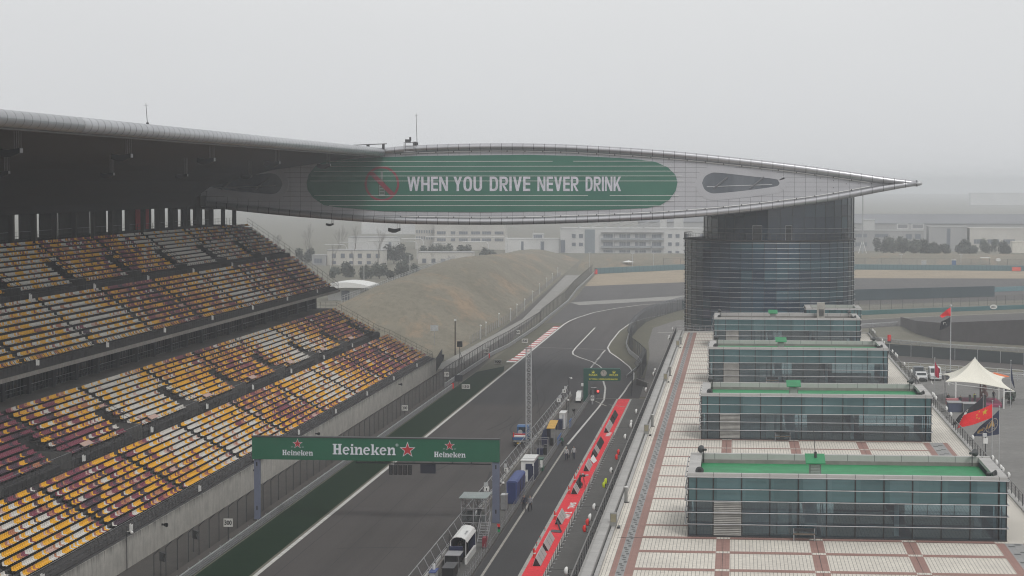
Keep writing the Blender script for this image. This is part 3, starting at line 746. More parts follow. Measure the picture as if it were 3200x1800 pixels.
for nm, pts, dz in (('rim_tube', TOP, -0.55), ('rim_tube', BOT, 0.55)):
    mb = MB(); P3 = [(x, WY+0.2, z+dz*(1 if x < 24 else max(0.5, 1-(x-24)/14))) for x, z in pts]
    mb.path(P3, [0.56*(1 if x < 26 and x > -108 else 0.85) for x, z in pts], rim_m, 16)
    mb.build(nm, wing, smooth=True)
MB().ball((30.15, WY+0.2, 35.12), 0.55, steel_l, 12, 8, (1.3,1,0.75), -1).build('rim_tip', wing, smooth=True)
ls = MB(); 
for pts, dz in ((TOP, -1.32), (BOT, 1.28)):
    x = -57.0
    while x < 22:
        ls.tube((x, WY+0.25, interp(pts, x)+dz), (x+2.9, WY+0.25, interp(pts, x+2.9)+dz), 0.075, plastic_w, 5)
        ls.box(x-0.12, x+0.02, WY+0.2, WY+0.44, interp(pts, x)+dz-0.12, interp(pts, x)+dz+0.1, steel_d)
        x += 3.05
ls.build('maintenance_rail', wing)
# green banner with rounded ends
bt = [(-43.36,39.89),(-35,39.95),(-27.01,39.76),(-20,39.42),(-16.2,39.1),(-13.5,38.7),(-11.5,37.8),(-10.2,36.5),(-9.87,35.27),(-10.15,33.9),(-11.2,32.4),(-12.8,31.4),(-15,30.95),(-21.57,30.67),(-32,30.35),(-43.37,30.21),(-59.89,30.36),(-68,31.0),(-70.43,31.4),(-72.2,32.6),(-73.2,34.0),(-73.36,35.2),(-73.0,36.6),(-71.8,38.1),(-70.0,38.95),(-62.63,39.5),(-53,39.8)]
ban = MB(); ban.prism(bt, 'y', WY+0.36, WY+0.449, mat('wing_banner_green', (0.030,0.150,0.098), 0.55, scale=0.15, c2=(0.018,0.118,0.082), stretch=(1,1,1.2)))
bano = ban.build('banner', wing)
tx = MB()
words = [('WHEN', -55.9, -48.9), ('YOU', -47.95, -43.05), ('DRIVE', -41.75, -34.8), ('NEVER', -33.6, -26.6), ('DRINK', -25.4, -19.4)]
for wd, a, b in words: block_word(tx, wd, a, b, 33.8, 36.25, WY+0.34, mat('banner_letter', (0.66,0.65,0.72), 0.6))
tx.build('lettering', bano)
ns = MB(); rc = mat('sign_red', (0.26,0.028,0.05), 0.6); cx, cz, R1, R2 = -60.3, 35.05, 3.0, 2.62  # ring and slash red dulled, shade on the sign put into its colour
for i in range(32):
    a0, a1 = 2*math.pi*i/32, 2*math.pi*(i+1)/32
    ns.quad((cx+R1*math.cos(a0),WY+0.33,cz+R1*math.sin(a0)),(cx+R1*math.cos(a1),WY+0.33,cz+R1*math.sin(a1)),(cx+R2*math.cos(a1),WY+0.33,cz+R2*math.sin(a1)),(cx+R2*math.cos(a0),WY+0.33,cz+R2*math.sin(a0)), rc)
d1, d2 = Vector((-1,1)).normalized(), Vector((1,1)).normalized()
q = [(cx+d1.x*s*2.7+d2.x*t, WY+0.32, cz+d1.y*s*2.7+d2.y*t) for s, t in ((1,-.38),(1,.38),(-1,.38),(-1,-.38))]
ns.poly(q, rc)
bott = [(-0.22,2.3),(0.22,2.3),(0.22,1.0),(0.35,0.5),(0.62,0.0),(0.62,-2.4),(-0.62,-2.4),(-0.62,0.0),(-0.35,0.5),(-0.22,1.0)]
ns.poly([(cx+x, WY+0.345, cz+z) for x, z in bott], mat('bottle_green', (0.02,0.07,0.04), 0.4))
ns.quad((cx-0.5,WY+0.338,cz-2.1),(cx+0.5,WY+0.338,cz-2.1),(cx+0.5,WY+0.338,cz-0.2),(cx-0.5,WY+0.338,cz-0.2), mat('label_grey', (0.22,0.25,0.24), 0.6))
for z in (-0.7,-1.2,-1.7): ns.quad((cx-0.4,WY+0.336,cz+z),(cx+0.4,WY+0.336,cz+z),(cx+0.4,WY+0.336,cz+z+0.22),(cx-0.4,WY+0.336,cz+z+0.22), MATS['bottle_green'])
ns.quad((cx-0.2,WY+0.338,cz+0.7),(cx+0.2,WY+0.338,cz+0.7),(cx+0.2,WY+0.338,cz+2.0),(cx-0.2,WY+0.338,cz+2.0), MATS['label_grey'])
ns.build('prohibition_sign', bano)
def span(z):
    """where a level line meets the rounded banner ends"""
    xs = []
    for (xa, za), (xb, zb) in zip(bt, bt[1:]+bt[:1]):
        if (za-z)*(zb-z) < 0: xs.append(xa+(xb-xa)*(z-za)/(zb-za))
    return min(xs), max(xs)
for z in (38.86,38.02,37.18,36.37,35.52,33.06,32.17,31.33):
    a, b = span(z); mb = MB(); 
    cuts = [(a+0.5, b+1.1)]
    if z > 38.5: cuts = [(a+0.5, -31), (-27.5, b+0.3)]
    if z == 33.06: cuts = [(a+0.5, -25.0), (-21.3, b+1.1)]
    for p, q_ in cuts: mb.box(p, q_, WY+0.29, WY+0.335, z-0.036, z+0.036, plastic_w)
    mb.build('sunshade_rod', wing)
# teardrop windows with deep reveals
wnm = mat('wing_window', (0.055,0.065,0.082), 0.15, scale=0.16, c2=(0.16,0.175,0.195), stretch=(1.4,1,0.2))
def teardrop(pts, lt):
    rim = MB(); ox = sum(p[0] for p in pts)/len(pts); oz = sum(p[1] for p in pts)/len(pts)
    P2 = smooth_pts(pts+[pts[0]], 4)[:-1]
    big = []
    for i, (x, z) in enumerate(P2):
        a = Vector(P2[i-1]); b = Vector(P2[(i+1) % len(P2)]); d = (b-a).normalized(); big.append((x-d.y*1.15, z+d.x*1.15))
    n = len(P2)
    rim.add([(x, WY+0.40, z) for x, z in big]+[(x, WY+0.40, z) for x, z in P2]+[(x, WY+0.452, z) for x, z in big]+[(x, WY+1.4, z) for x, z in P2],
        [(i,(i+1)%n,(i+1)%n+n,i+n) for i in range(n)]+[(i+n,(i+1)%n+n,(i+1)%n+3*n,i+3*n) for i in range(n)]+[(i,i+2*n,(i+1)%n+2*n,(i+1)%n) for i in range(n)], clad_plain)
    w = rim.build('window', wing)
    gl = MB(); gl.poly([(x, WY+0.444, z) for x, z in P2], wnm)
    gl.build('pane', w)
    fr_ = MB()
    xs = [p[0] for p in pts]; x0, x1 = min(xs), max(xs)
    for t in (0.15, 0.62): fr_.tube((x0+(x1-x0)*t, WY+0.42, oz-0.9), (x0+(x1-x0)*(t+0.18), WY+0.42, oz+1.0), 0.16, mat('brace_grey', (0.16,0.165,0.18), 0.5), 6)
    fr_.tube((x0+0.8, WY+0.43, oz-0.62), (x1-1.2, WY+0.43, oz-0.25), 0.05, steel_l, 5)
    fr_.build('brace', w)
teardrop([(-5.75,35.16),(-5.3,36.2),(-4.3,36.8),(-3.0,36.9),(2,36.35),(6.4,35.85),(7.0,35.5),(7.2,35.15),(7.0,34.8),(6.3,34.55),(2,33.95),(-3,33.45),(-4.3,33.5),(-5.3,34.1)], True)
teardrop([(-77.6,35.0),(-78.1,33.9),(-79.2,33.3),(-81.5,33.4),(-86,33.8),(-89.6,34.4),(-90.2,34.9),(-89.6,35.4),(-86,36.0),(-81.5,36.7),(-79.2,36.8),(-78.1,36.1)], False)
sn = MB()
for x, z in ((14,36.0),(14,34.0),(16.2,35.6),(16.2,34.4),(18.3,35.05),(20.4,35.05),(22.5,35.05)): sn.tube((x,WY+0.44,z),(x,WY+0.36,z),0.07,black,8)
sn.build('bolt', wing)
pendant('hanging_loudspeaker', -69.4, WY+0.5, 28.1, 29.5, 'small black loudspeaker pair hanging from the wing rim above the stand end', 'loudspeakers hanging below the wing', 0.65)
pendant('hanging_loudspeaker', -58.2, WY+0.5, 27.2, 28.5, 'larger black loudspeaker hanging from the wing rim over the hillside', 'loudspeakers hanging below the wing', 1.05)
def mast(name, x, y, z0, z1, label, cat='mast', r=0.06):
    t = thing(name, label, cat, (x, y, z0), 'lightning rods on the roofs')
    MB().tube((x,y,z0),(x-0.15,y,z0+(z1-z0)*0.95),r,steel_d,6,r*0.6).tube((x-0.15,y,z0+(z1-z0)*0.95),(x-0.15,y,z1),0.02,steel_d,4).build('rod', t)
    MB().tube((x,y,z0-0.1),(x,y,z0+0.4),r*3.2,steel_d,8).build('foot', t)
    MB().box(x-0.4,x+0.1,y-0.03,y+0.03,z0+(z1-z0)*0.91,z0+(z1-z0)*0.92,steel_d).build('collar', t)
mast('lightning_rod', -54.3, WY+1.0, 41.7, 47.2, 'tall thin lightning rod standing on the wing beside the maintenance cradle')
mast('lightning_rod', -61.0, 222.0, 41.0, 43.4, 'short thin lightning rod standing on the grandstand roof edge', r=0.045)
t = thing('maintenance_cradle', 'grey maintenance cradle with a winch sitting on the wing roof edge', 'cradle', (-55.4, WY, 41.3))
f = MB()
for x in (-56.3,-54.6):
    for y in (WY-0.6, WY+0.9): f.tube((x,y,40.4),(x,y,42.1),0.06,steel,5)
for z in (40.5,41.0,41.5,42.1):
    for y in (WY-0.6, WY+0.9): f.tube((-56.3,y,z),(-54.6,y,z),0.05,steel,5)
f.build('frame', t)
MB().box(-56.4,-54.5,WY-0.62,WY-0.55,40.4,40.48,steel_l).build('platform', t)
w = MB().box(-56.2,-55.3,WY-0.2,WY+0.5,42.0,42.6,steel_d).box(-55.5,-55.2,WY,WY+0.3,42.4,43.0,steel_d).box(-54.9,-54.3,WY,WY+0.4,41.5,42.2,steel_d); w.build('winch', t)
t = thing('roof_gantry_arm', 'thin horizontal arm on two feet standing on the grandstand roof', 'arm', (-62, 366, 41.0))
MB().tube((-65.0,WY-1,41.62),(-59.2,WY-1,41.85),0.07,steel_d,5).build('beam', t)
MB().box(-62.7,-62.2,WY-1.2,WY-0.8,41.0,41.7,steel_d).build('foot', t); MB().box(-60.0,-59.6,WY-1.2,WY-0.8,40.9,41.8,steel_d).build('foot', t)
# ================================================================== GLASS TOWER
tw = thing('glass_tower', 'round dark glass tower ringed with silver bars carrying the wing tip', 'tower', (5.8, 386, 0))
tg = [mat('tower_glass_%d' % i, c, 0.10, scale=0.06, var=0.25, spec=0.7) for i, c in enumerate([(0.034,0.070,0.108),(0.024,0.045,0.078),(0.044,0.100,0.132),(0.095,0.115,0.155),(0.030,0.055,0.086)])]
mull = mat('tower_mullion', (0.02,0.022,0.028), 0.4)
def drum(name, cx, cy, R, z0, z1, n, nz, bars, parent, wts):
    r_ = random.Random(3); mb = MB()
    for k in range(nz):
        za, zb = z0+(z1-z0)*k/nz, z0+(z1-z0)*(k+1)/nz
        lev = r_.choices(range(5), wts)[0]
        for i in range(n):
            a0, a1 = 2*math.pi*i/n, 2*math.pi*(i+1)/n
            if r_.random() < 0.45: lev = r_.choices(range(5), wts)[0]
            mb.quad((cx+R*math.cos(a0),cy+R*math.sin(a0),za),(cx+R*math.cos(a1),cy+R*math.sin(a1),za),(cx+R*math.cos(a1),cy+R*math.sin(a1),zb),(cx+R*math.cos(a0),cy+R*math.sin(a0),zb), tg[lev])
    mb.flat([(cx+R*math.cos(2*math.pi*i/n),cy+R*math.sin(2*math.pi*i/n)) for i in range(n)], z1, conc_mid)
    o = mb.build(name, parent)
    mm = MB()
    for i in range(n):
        a = 2*math.pi*i/n
        mm.tube((cx+(R+.02)*math.cos(a),cy+(R+.02)*math.sin(a),z0),(cx+(R+.02)*math.cos(a),cy+(R+.02)*math.sin(a),z1),0.055,mull,4)
    for k in range(nz+1):
        z = z0+(z1-z0)*k/nz
        for i in range(n):
            a0, a1 = 2*math.pi*i/n, 2*math.pi*(i+1)/n
            mm.tube((cx+R*math.cos(a0),cy+R*math.sin(a0),z),(cx+R*math.cos(a1),cy+R*math.sin(a1),z),0.03,mull,3)
    mm.build('glazing_bar', o)
    if bars:
        rb = MB()
        for z in bars:
            for i in range(n):
                a0, a1 = 2*math.pi*i/n, 2*math.pi*(i+1)/n; q = R+0.32
                rb.tube((cx+q*math.cos(a0),cy+q*math.sin(a0),z),(cx+q*math.cos(a1),cy+q*math.sin(a1),z),0.027,steel_l,5)
            for i in range(0, n):
                a = 2*math.pi*i/n; rb.tube((cx+R*math.cos(a),cy+R*math.sin(a),z),(cx+(R+.36)*math.cos(a),cy+(R+.36)*math.sin(a),z),0.03,steel_d,3)
        rb.build('sunshade_ring', o)
    return o
lo = drum('lower_drum', 5.8, 386, 14.75, 0, 25.4, 46, 15, [9.0+0.838*k for k in range(20)], tw, [5,4,4,0.7,3])
drum('upper_drum', 7.45, 386, 13.1, 25.4, 33.4, 40, 4, [26.6,27.4], tw, [3,5,1.5,0.2,3])
cp = MB(); 
for i in range(46):
    a0, a1 = 2*math.pi*i/46, 2*math.pi*(i+1)/46
    cp.tube((5.8+15.0*math.cos(a0),386+15.0*math.sin(a0),25.35),(5.8+15.0*math.cos(a1),386+15.0*math.sin(a1),25.35),0.14,steel_d,6)
cp.build('drum_cornice', tw)
rl = MB()
for i in range(40, 86):
    a0, a1 = 2*math.pi*i/92, 2*math.pi*(i+1)/92; c0, s0, c1, s1 = math.cos(a0), math.sin(a0), math.cos(a1), math.sin(a1)
    rl.tube((5.8+14.9*c0,386+14.9*s0,25.4),(5.8+14.9*c0,386+14.9*s0,26.5),0.045,steel_d,4)
    for z in (26.5,26.0): rl.tube((5.8+14.9*c0,386+14.9*s0,z),(5.8+14.9*c1,386+14.9*s1,z),0.04,steel_d,4)
rl.build('railing', tw)
for x, w_ in ((3.6,0.75),(8.9,0.5)):
    yy = 386-math.sqrt(13.1**2-(x-7.45)**2)-0.08; d = MB()
    d.box(x-w_,x+w_,yy-0.08,yy+0.25,25.45,27.9,mat('door_dark', (0.012,0.015,0.02), 0.3))
    dd = d.build('door', tw); fr_ = MB()
    for a in (x-w_-0.06, x+w_): fr_.box(a,a+0.06,yy-0.12,yy-0.02,25.45,27.96,steel_l)
    fr_.box(x-w_-0.06,x+w_+0.06,yy-0.12,yy-0.02,27.9,27.97,steel_l); fr_.build('frame', dd)
# ================================================================== PIT BUILDING WITH ROOF TERRACE
pb = thing('pit_building', 'long pit building whose pale tiled roof terrace has pink paving bands', 'building', (6, 200, 0))
MB().box(-9.9, 22.3, 60, 367.5, 0, 9.7, mat('pit_facade', (0.24,0.235,0.225), 0.8, scale=0.3)).build('facade', pb)
tile = grid_mat('terrace_tile', (0.52,0.485,0.43), (0.10,0.095,0.09), px=0.468, py=1.0, w=0.030, rough=0.8, var=0.10, scale=0.25, off=(0.1,0,0))
# cross joints are much fainter than the long drainage joints
m, nt, b = base('terrace_tiles'); b.inputs['Roughness'].default_value = 0.75
p = coords(nt); s_ = nd(nt, 'ShaderNodeSeparateXYZ'); nt.links.new(p, s_.inputs[0])
wob = noise(nt, p, 0.22, 4); fine_ = noise(nt, p, 2.4, 4)
c0 = mixc(nt, ramp(nt, wob, 0.3, 0.72), (0.72,0.675,0.595), (0.60,0.56,0.50))
c0 = mixc(nt, mth(nt, 'MULTIPLY', ramp(nt, fine_, 0.4, 0.75), 0.35), c0, (0.42,0.39,0.345))
bk = nd(nt, 'ShaderNodeTexBrick'); bk.offset = 0.0; bk.inputs['Scale'].default_value = 1.0
bk.inputs['Brick Width'].default_value = 0.25; bk.inputs['Row Height'].default_value = 0.25; bk.inputs['Mortar Size'].default_value = 0.010
bk.inputs['Color1'].default_value = (1,1,1,1); bk.inputs['Color2'].default_value = (0.86,0.86,0.86,1); bk.inputs['Mortar'].default_value = (0.66,0.66,0.66,1)
nt.links.new(p, bk.inputs['Vector'])
mu = nd(nt, 'ShaderNodeMix', data_type='RGBA', blend_type='MULTIPLY'); mu.inputs[0].default_value = 1
nt.links.new(c0, mu.inputs[6]); nt.links.new(bk.outputs['Color'], mu.inputs[7])
c1 = mixc(nt, mth(nt, 'MULTIPLY', line_mask(nt, s_.outputs[0], 0.25, 0.026), 0.8), mu.outputs[2], (0.075,0.07,0.066))
nt.links.new(c1, b.inputs['Base Color']); tile = m
def paver(name, c, c2):
    m, nt, b = base(name); b.inputs['Roughness'].default_value = 0.85
    p = coords(nt); bk = nd(nt, 'ShaderNodeTexBrick'); bk.inputs['Scale'].default_value = 1
    bk.inputs['Brick Width'].default_value = 0.30; bk.inputs['Row Height'].default_value = 0.30; bk.inputs['Mortar Size'].default_value = 0.008
    bk.inputs['Color1'].default_value = (*c,1); bk.inputs['Color2'].default_value = (*c2,1); bk.inputs['Mortar'].default_value = (*(x*0.45 for x in c),1); bk.offset = 0.0
    nt.links.new(p, bk.inputs['Vector'])
    col = mixc(nt, ramp(nt, noise(nt, p, 0.35), 0.35, 0.75), bk.outputs[0], tuple(x*0.72 for x in c))
    nt.links.new(col, b.inputs['Base Color']); MATS[name] = m; return m
pink = paver('pink_paver', (0.335,0.195,0.165), (0.285,0.165,0.14))
grey_pv = paver('grey_paver', (0.33,0.33,0.325), (0.27,0.27,0.265))
dk_pv = mat('dark_paver', (0.105,0.108,0.108), 0.85, scale=2)
tr = MB(); tr.box(-9.9, 22.3, 60, 367.5, 9.7, 10.0, tile); deck = tr.build('terrace_deck', pb)
pk = MB(); Z = 10.004
for a, b_ in ((-7.98,-7.62),(-7.06,-6.49)): pk.flat([(a,60),(b_,60),(b_,367),(a,367)], Z, pink)
GAPS = ((60,153.2),(186,212.6),(247,273.6),(308,334.3))
for ya, yb in GAPS:
    for a, b_ in ((18.06,18.68),(19.95,20.4)): pk.flat([(a,ya),(b_,ya),(b_,yb),(a,yb)], Z, pink)
for a in (-1.27,5.2,11.65): pk.flat([(a,60),(a+0.95,60),(a+0.95,367),(a,367)], Z+0.004, pink)
ly = [119.2,126,132.9,140.1,147.0,152.9] + [158.6+6.76*k for k in range(31)]
for y in ly:
    h = 0.95 if y in (140.1,147.0,152.9) else 0.62
    pk.flat([(-6.49,y),(18.06,y),(18.06,y+h),(-6.49,y+h)], Z+0.008, pink)
    for a in (-1.27,5.2,11.65): pk.flat([(a,y+0.12),(a+0.95,y+0.12),(a+0.95,y+h-0.12),(a,y+h-0.12)], Z+0.012, tile)
pk.build('pink_band', deck)
gp = MB(); gp.flat([(-7.62,60),(-7.06,60),(-7.06,367),(-7.62,367)], Z, grey_pv); [gp.flat([(18.68,ya),(19.95,ya),(19.95,yb),(18.68,yb)], Z, grey_pv) for ya, yb in GAPS]
y = 110.0; i = 0
while y < 366:
    if i % 4 < 2:
        gp.flat([(-7.56+0.26*(i % 2),y),(-7.36+0.26*(i % 2),y),(-7.36+0.26*(i % 2),y+0.55),(-7.56+0.26*(i % 2),y+0.55)], Z+0.004, dk_pv)
        if any(ya < y < yb-0.6 for ya, yb in GAPS): gp.flat([(18.8+0.5*(i % 2),y),(19.25+0.5*(i % 2),y),(19.25+0.5*(i % 2),y+0.55),(18.8+0.5*(i % 2),y+0.55)], Z+0.004, dk_pv)
    else:
        gp.flat([(-7.44,y+.2),(-7.22,y+.2),(-7.22,y+0.6),(-7.44,y+0.6)], Z+0.004, dk_pv)
    y += 0.8; i += 1
gp.build('paver_strip', deck)
jt = MB()
for a in (-0.80,5.67,12.12): jt.box(a-0.012,a+0.012,60,367,10.01,10.02,black)
for y in (154.0,213.0,274.0,334): jt.box(-8.2,18.0,y-1.0,y-0.96,10.013,10.022,black)
jt.build('expansion_joint', deck)
# ledges along the pit side: two long coping slabs with a dark gutter
led = grid_mat('ledge_stone', (0.42,0.41,0.395), (0.10,0.10,0.10), py=3.6, w=0.05, rough=0.8, var=0.10)
MB().box(-9.62,-9.0,60,367,10.0,10.42,led).build('ledge', pb)
MB().box(-8.88,-8.62,60,367,10.0,10.2,led).build('ledge', pb)
MB().box(-9.9,-9.66,60,367,9.9,10.12,led).build('ledge', pb)
MB().box(21.9,22.3,60,367,10.0,10.14,led).build('ledge', pb)
gu = MB().box(-9.0,-8.88,60,367,10.0,10.02,black).box(-9.66,-9.62,60,367,10.0,10.02,black); gu.build('gutter', pb)
def balustrade(x, y0, y1, z, sgn):
    mb = MB(); y = 130.0; ps = []
    while y <= y1:
        q_ = MB(); q_.tube((x,y,z-0.3),(x,y,z+1.0),0.035,steel_d,5); q_.tube((x,y,z-0.12),(x+0.4*sgn,y,z-0.12),0.03,steel_d,4); ps.append(q_); y += 2.25
    mb.tube((x,y0,z+1.0),(x,y1,z+1.0),0.05,mat('rail_grey', (0.16,0.155,0.15), 0.5),6)
    for t in (0.75,0.5,0.25): mb.tube((x,y0,z+t),(x,y1,z+t),0.014,steel_d,4)
    o_ = mb.build('balustrade', pb); many('post', o_, ps, 50); return o_
balustrade(-9.95, 60, 367, 10.05, 1); balustrade(22.15, 60, 367, 10.1, -1)
eb = MB()
for x in range(-9, -3): eb.tube((x,367.2,10),(x,367.2,11.1),0.04,steel,4)
for z in (11.1,10.6): eb.tube((-9.9,367.2,z),(-3.4,367.2,z),0.04,steel_l,4)
eb.box(-9.9,22.3,367.0,367.5,10.0,10.25,led); eb.build('balustrade', pb)
# lamp boxes standing on the ledge
lm = mat('lamp_box_grey', (0.27,0.27,0.255), 0.6, scale=2); lf = mat('lamp_lens', (0.30,0.27,0.18), 0.3)
for k, y in enumerate((157, 215.5, 274, 332)):
    t = thing('ledge_lamp', f'square grey box lamp on the terrace ledge, {ORD[k+1]} from the near end', 'lamp', (-8.75, y, 10.2), 'square lamps along the terrace ledge')
    MB().box(-9.0,-8.52,y-0.25,y+0.25,10.21,11.15,lm).build('housing', t)
    MB().box(-8.95,-8.57,y-0.27,y-0.255,10.5,11.08,lf).build('lens', t)
    MB().box(-8.5,-8.3,y-0.05,y+0.9,10.01,10.1,black).build('cable', t)
for k, y in enumerate((170, 224, 284, 340)):
    t = thing('ledge_bollard', f'slim grey cylinder lamp beside the terrace ledge, {ORD[k+1]} from the near end', 'bollard', (-8.5, y, 10.0), 'slim lamps along the terrace ledge')
    MB().tube((-8.5,y,10.0),(-8.5,y,11.2),0.13,lm,10).build('post', t); MB().tube((-8.5,y,11.2),(-8.5,y,11.27),0.16,plastic_w,10).build('cap', t)
    MB().tube((-8.5,y,10.004),(-8.5,y,10.06),0.24,steel_d,10).build('foot', t)
# ------------------------------------------------------------------ glass pavilions on the terrace
pgl = glass_mat('pavilion_glass', (0.62,0.78,0.84), 0.045, 0.36, (0.040,0.080,0.102))
spg = [mat('spandrel_glass_%d' % i_, c_, 0.12, scale=0.5, var=0.10, spec=0.6, stretch=(0.6,0.6,1.5)) for i_, c_ in enumerate(((0.072,0.150,0.162),(0.062,0.130,0.142),(0.085,0.165,0.180)))]
spand = mat('spandrel_teal', (0.12,0.26,0.265), 0.5, scale=0.25, var=0.15)
alu = grid_mat('coping_aluminium', (0.44,0.43,0.415), (0.10,0.10,0.10), px=1.99, w=0.04, rough=0.75, metal=0.0, off=(0.45,0,0))
alu_pl = mat('pale_coping', (0.44,0.43,0.415), 0.75, metal=0.0, scale=0.8)
groof = mat('green_roof_coat', (0.012,0.27,0.095), 0.6, c2=(0.010,0.19,0.070), scale=0.5, fine=1.2)
louv_m = mat('louvre_grey', (0.36,0.35,0.325), 0.6)
int_floor = mat('room_floor', (0.24,0.24,0.24), 0.7); int_wall = mat('room_wall', (0.36,0.39,0.42), 0.8); int_dark = mat('room_dark', (0.05,0.052,0.062), 0.8)
int_pale = mat('room_pale', (0.62,0.66,0.66), 0.8)
bar_m = mat('bright_bar', (0.52,0.52,0.53), 0.28, metal=0.7)
def pavilion(Y0, label, x0=-3.28, x1=18.9, h=4.53, dep=11.0, hut=True, green=True, nm='glass_pavilion'):
    t = thing(nm, label, 'pavilion', ((x0+x1)/2, Y0, 10.0), 'glass pavilions on the roof terrace')
    zt = 10+h; ze = zt-0.24; Y1 = Y0+dep
    g = MB()
    for a, b_, c, d in ((x0,Y0,x1,Y0),(x1,Y0,x1,Y1),(x1,Y1,x0,Y1),(x0,Y1,x0,Y0)):
        g.quad((a,b_,10.1),(c,d,10.1),(c,d,12.58),(a,b_,12.58), pgl)
        nn_ = 11 if b_ == d else 4
        for q_ in range(nn_): g.quad((a+(c-a)*q_/nn_,b_+(d-b_)*q_/nn_,12.58),(a+(c-a)*(q_+1)/nn_,b_+(d-b_)*(q_+1)/nn_,12.58),(a+(c-a)*(q_+1)/nn_,b_+(d-b_)*(q_+1)/nn_,ze),(a+(c-a)*q_/nn_,b_+(d-b_)*q_/nn_,ze), spg[(q_*7+int(Y0)) % 3])
    go = g.build('glass_wall', t)
    br = MB(); xs = [x0, x0+0.58, x0+1.77]
    while xs[-1]+1.99 < x1-0.3: xs.append(xs[-1]+1.99)
    for x in xs[1:]+[x1-0.55]:
        br.box(x-0.04,x+0.04,Y0-0.06,Y0+0.03,10.1,ze,black); br.box(x-0.03,x+0.03,Y1-0.03,Y1+0.05,10.1,ze,black)
    for x in (x0, x1):
        for y in (Y0, Y0+2.75, Y0+5.5, Y0+8.25, Y1): br.box(x-0.045,x+0.045,y-0.045,y+0.045,10.1,ze,black)
    for z in (10.93,11.76,12.58,13.43): br.box(x0+0.05,x1-0.05,Y0-0.02,Y0+0.02,z-0.015,z+0.015,black)
    br.build('glazing_bar', go)
    MB().box(x0-0.05,x1+0.05,Y0-0.12,Y1+0.12,10.02,10.1,steel_d).build('plinth', t)
    for z in (14.28,13.43,12.58,11.76,10.93):
        z += h-4.53
        b2 = MB(); b2.tube((x0-0.12,Y0-0.25,z),(x1+0.12,Y0-0.25,z),0.036,bar_m,8)
        b2.tube((x0-0.22,Y0-0.2,z),(x0-0.22,Y1,z),0.04,bar_m,6); b2.tube((x1+0.15,Y0-0.2,z),(x1+0.15,Y1,z),0.04,bar_m,6)
        for y in (Y0, Y0+2.75, Y0+5.5, Y0+8.25, Y1): b2.box(x0-0.24,x0,y-0.03,y+0.03,z-0.03,z+0.03,steel_d); b2.box(x1,x1+0.17,y-0.03,y+0.03,z-0.03,z+0.03,steel_d)
        b2.build('sunshade_bar', t)
    pp = MB()
    pp.box(x0-0.06,x1+0.06,Y0-0.08,Y0+0.45,ze,zt,alu); pp.box(x0-0.06,x1+0.06,Y1-0.45,Y1+0.08,ze-0.1,zt+0.1,alu)
    pp.box(x0-0.06,x0+0.8,Y0+0.45,Y1-0.45,ze,zt+0.02,alu_pl); pp.box(x1-0.8,x1+0.06,Y0+0.45,Y1-0.45,ze,zt+0.02,alu_pl)
    pp.build('parapet', t)
    r = MB(); r.box(x0+0.8,x1-0.8,Y0+0.45,Y1-0.45,zt-0.75,zt-0.62,groof if green else conc_mid); r.box(x0+0.8,x1-0.8,Y1-0.5,Y1-0.455,zt-0.62,ze-0.1,conc)
    r.box(x0+0.8,x1-0.8,Y0+0.455,Y0+0.47,zt-0.62,ze,conc); ro = r.build('roof', t)
    # rooms behind the glass
    iv = MB()
    iv.box(x0+0.1,x1-0.1,Y0+0.1,Y1-0.1,10.03,10.06,int_floor)
    iv.box(x0+0.12,x1-0.12,Y0+0.16,Y0+0.2,12.62,ze,spand); iv.box(x0+0.12,x1-0.12,Y0+0.2,Y1-0.2,12.60,12.64,int_wall)
    iv.box(x0+0.12,x1-0.12,Y1-0.2,Y1-0.16,12.62,ze,spand); iv.box(x0+0.12,x0+0.16,Y0+0.2,Y1-0.2,12.62,ze,spand); iv.box(x1-0.16,x1-0.12,Y0+0.2,Y1-0.2,12.62,ze,spand)
    W_ = x1-x0
    iv.box(x0+0.175*W_,x0+0.28*W_,Y0+1.4,Y0+1.55,10.06,12.6,int_wall); iv.box(x0+0.3,x0+0.36*W_,Y0+4.2,Y0+4.4,10.06,12.6,int_wall); iv.box(x0+0.47*W_,x0+0.70*W_,Y0+4.8,Y0+5.0,10.06,12.6,int_dark)
    for a, b_, m_ in ((0.285,0.32,int_pale),(0.33,0.345,int_pale),(0.37,0.41,int_pale),(0.425,0.43,int_wall),(0.655,0.67,int_pale),(0.93,0.965,int_dark),(0.545,0.575,int_dark)): iv.box(x0+a*W_,x0+b_*W_,Y0+1.1,Y0+1.25,10.06,12.6,m_)
    iv.box(x0+0.70*W_,x0+0.92*W_,Y0+4.0,Y0+4.8,10.06,11.0,int_dark)
    iv.build('interior', t)
    if hut:
        lv = MB(); a, b_ = x0+1.80, x0+3.74
        lv.box(a,b_,Y0-0.06,Y0-0.03,10.12,12.5,int_dark)
        for k in range(19): lv.quad((a,Y0-0.15,10.15+k*0.125),(b_,Y0-0.15,10.15+k*0.125),(b_,Y0-0.07,10.245+k*0.125),(a,Y0-0.07,10.245+k*0.125), louv_m)
        lv.build('louvre', t)
        vx = x0+9.0; v = MB(); v.box(vx-0.42,vx+0.42,Y0+2.2,Y0+3.2,zt-0.62,zt+0.52,alu_pl)
        for k in range(6): v.box(vx-0.33,vx+0.33,Y0+2.15,Y0+2.2,zt-0.2+k*0.11,zt-0.13+k*0.11,plastic_w)
        vo = v.build('roof_vent', ro)
        MB().prism([(Y0+1.5,zt+0.55),(Y0+3.9,zt+0.95),(Y0+3.9,zt+1.02),(Y0+1.5,zt+0.62)],'x',vx-0.70,vx+0.70,groof).build('vent_cap', ro)
    return t
PL = ['nearest glass pavilion with a bright green roof and a rod on its vent', 'second glass pavilion away, its green roof showing between stone copings', 'third glass pavilion away with only a sliver of green roof', 'farthest full-width glass pavilion, standing in front of the round tower']
PY = (154.0, 213.3, 274.3, 335.0)
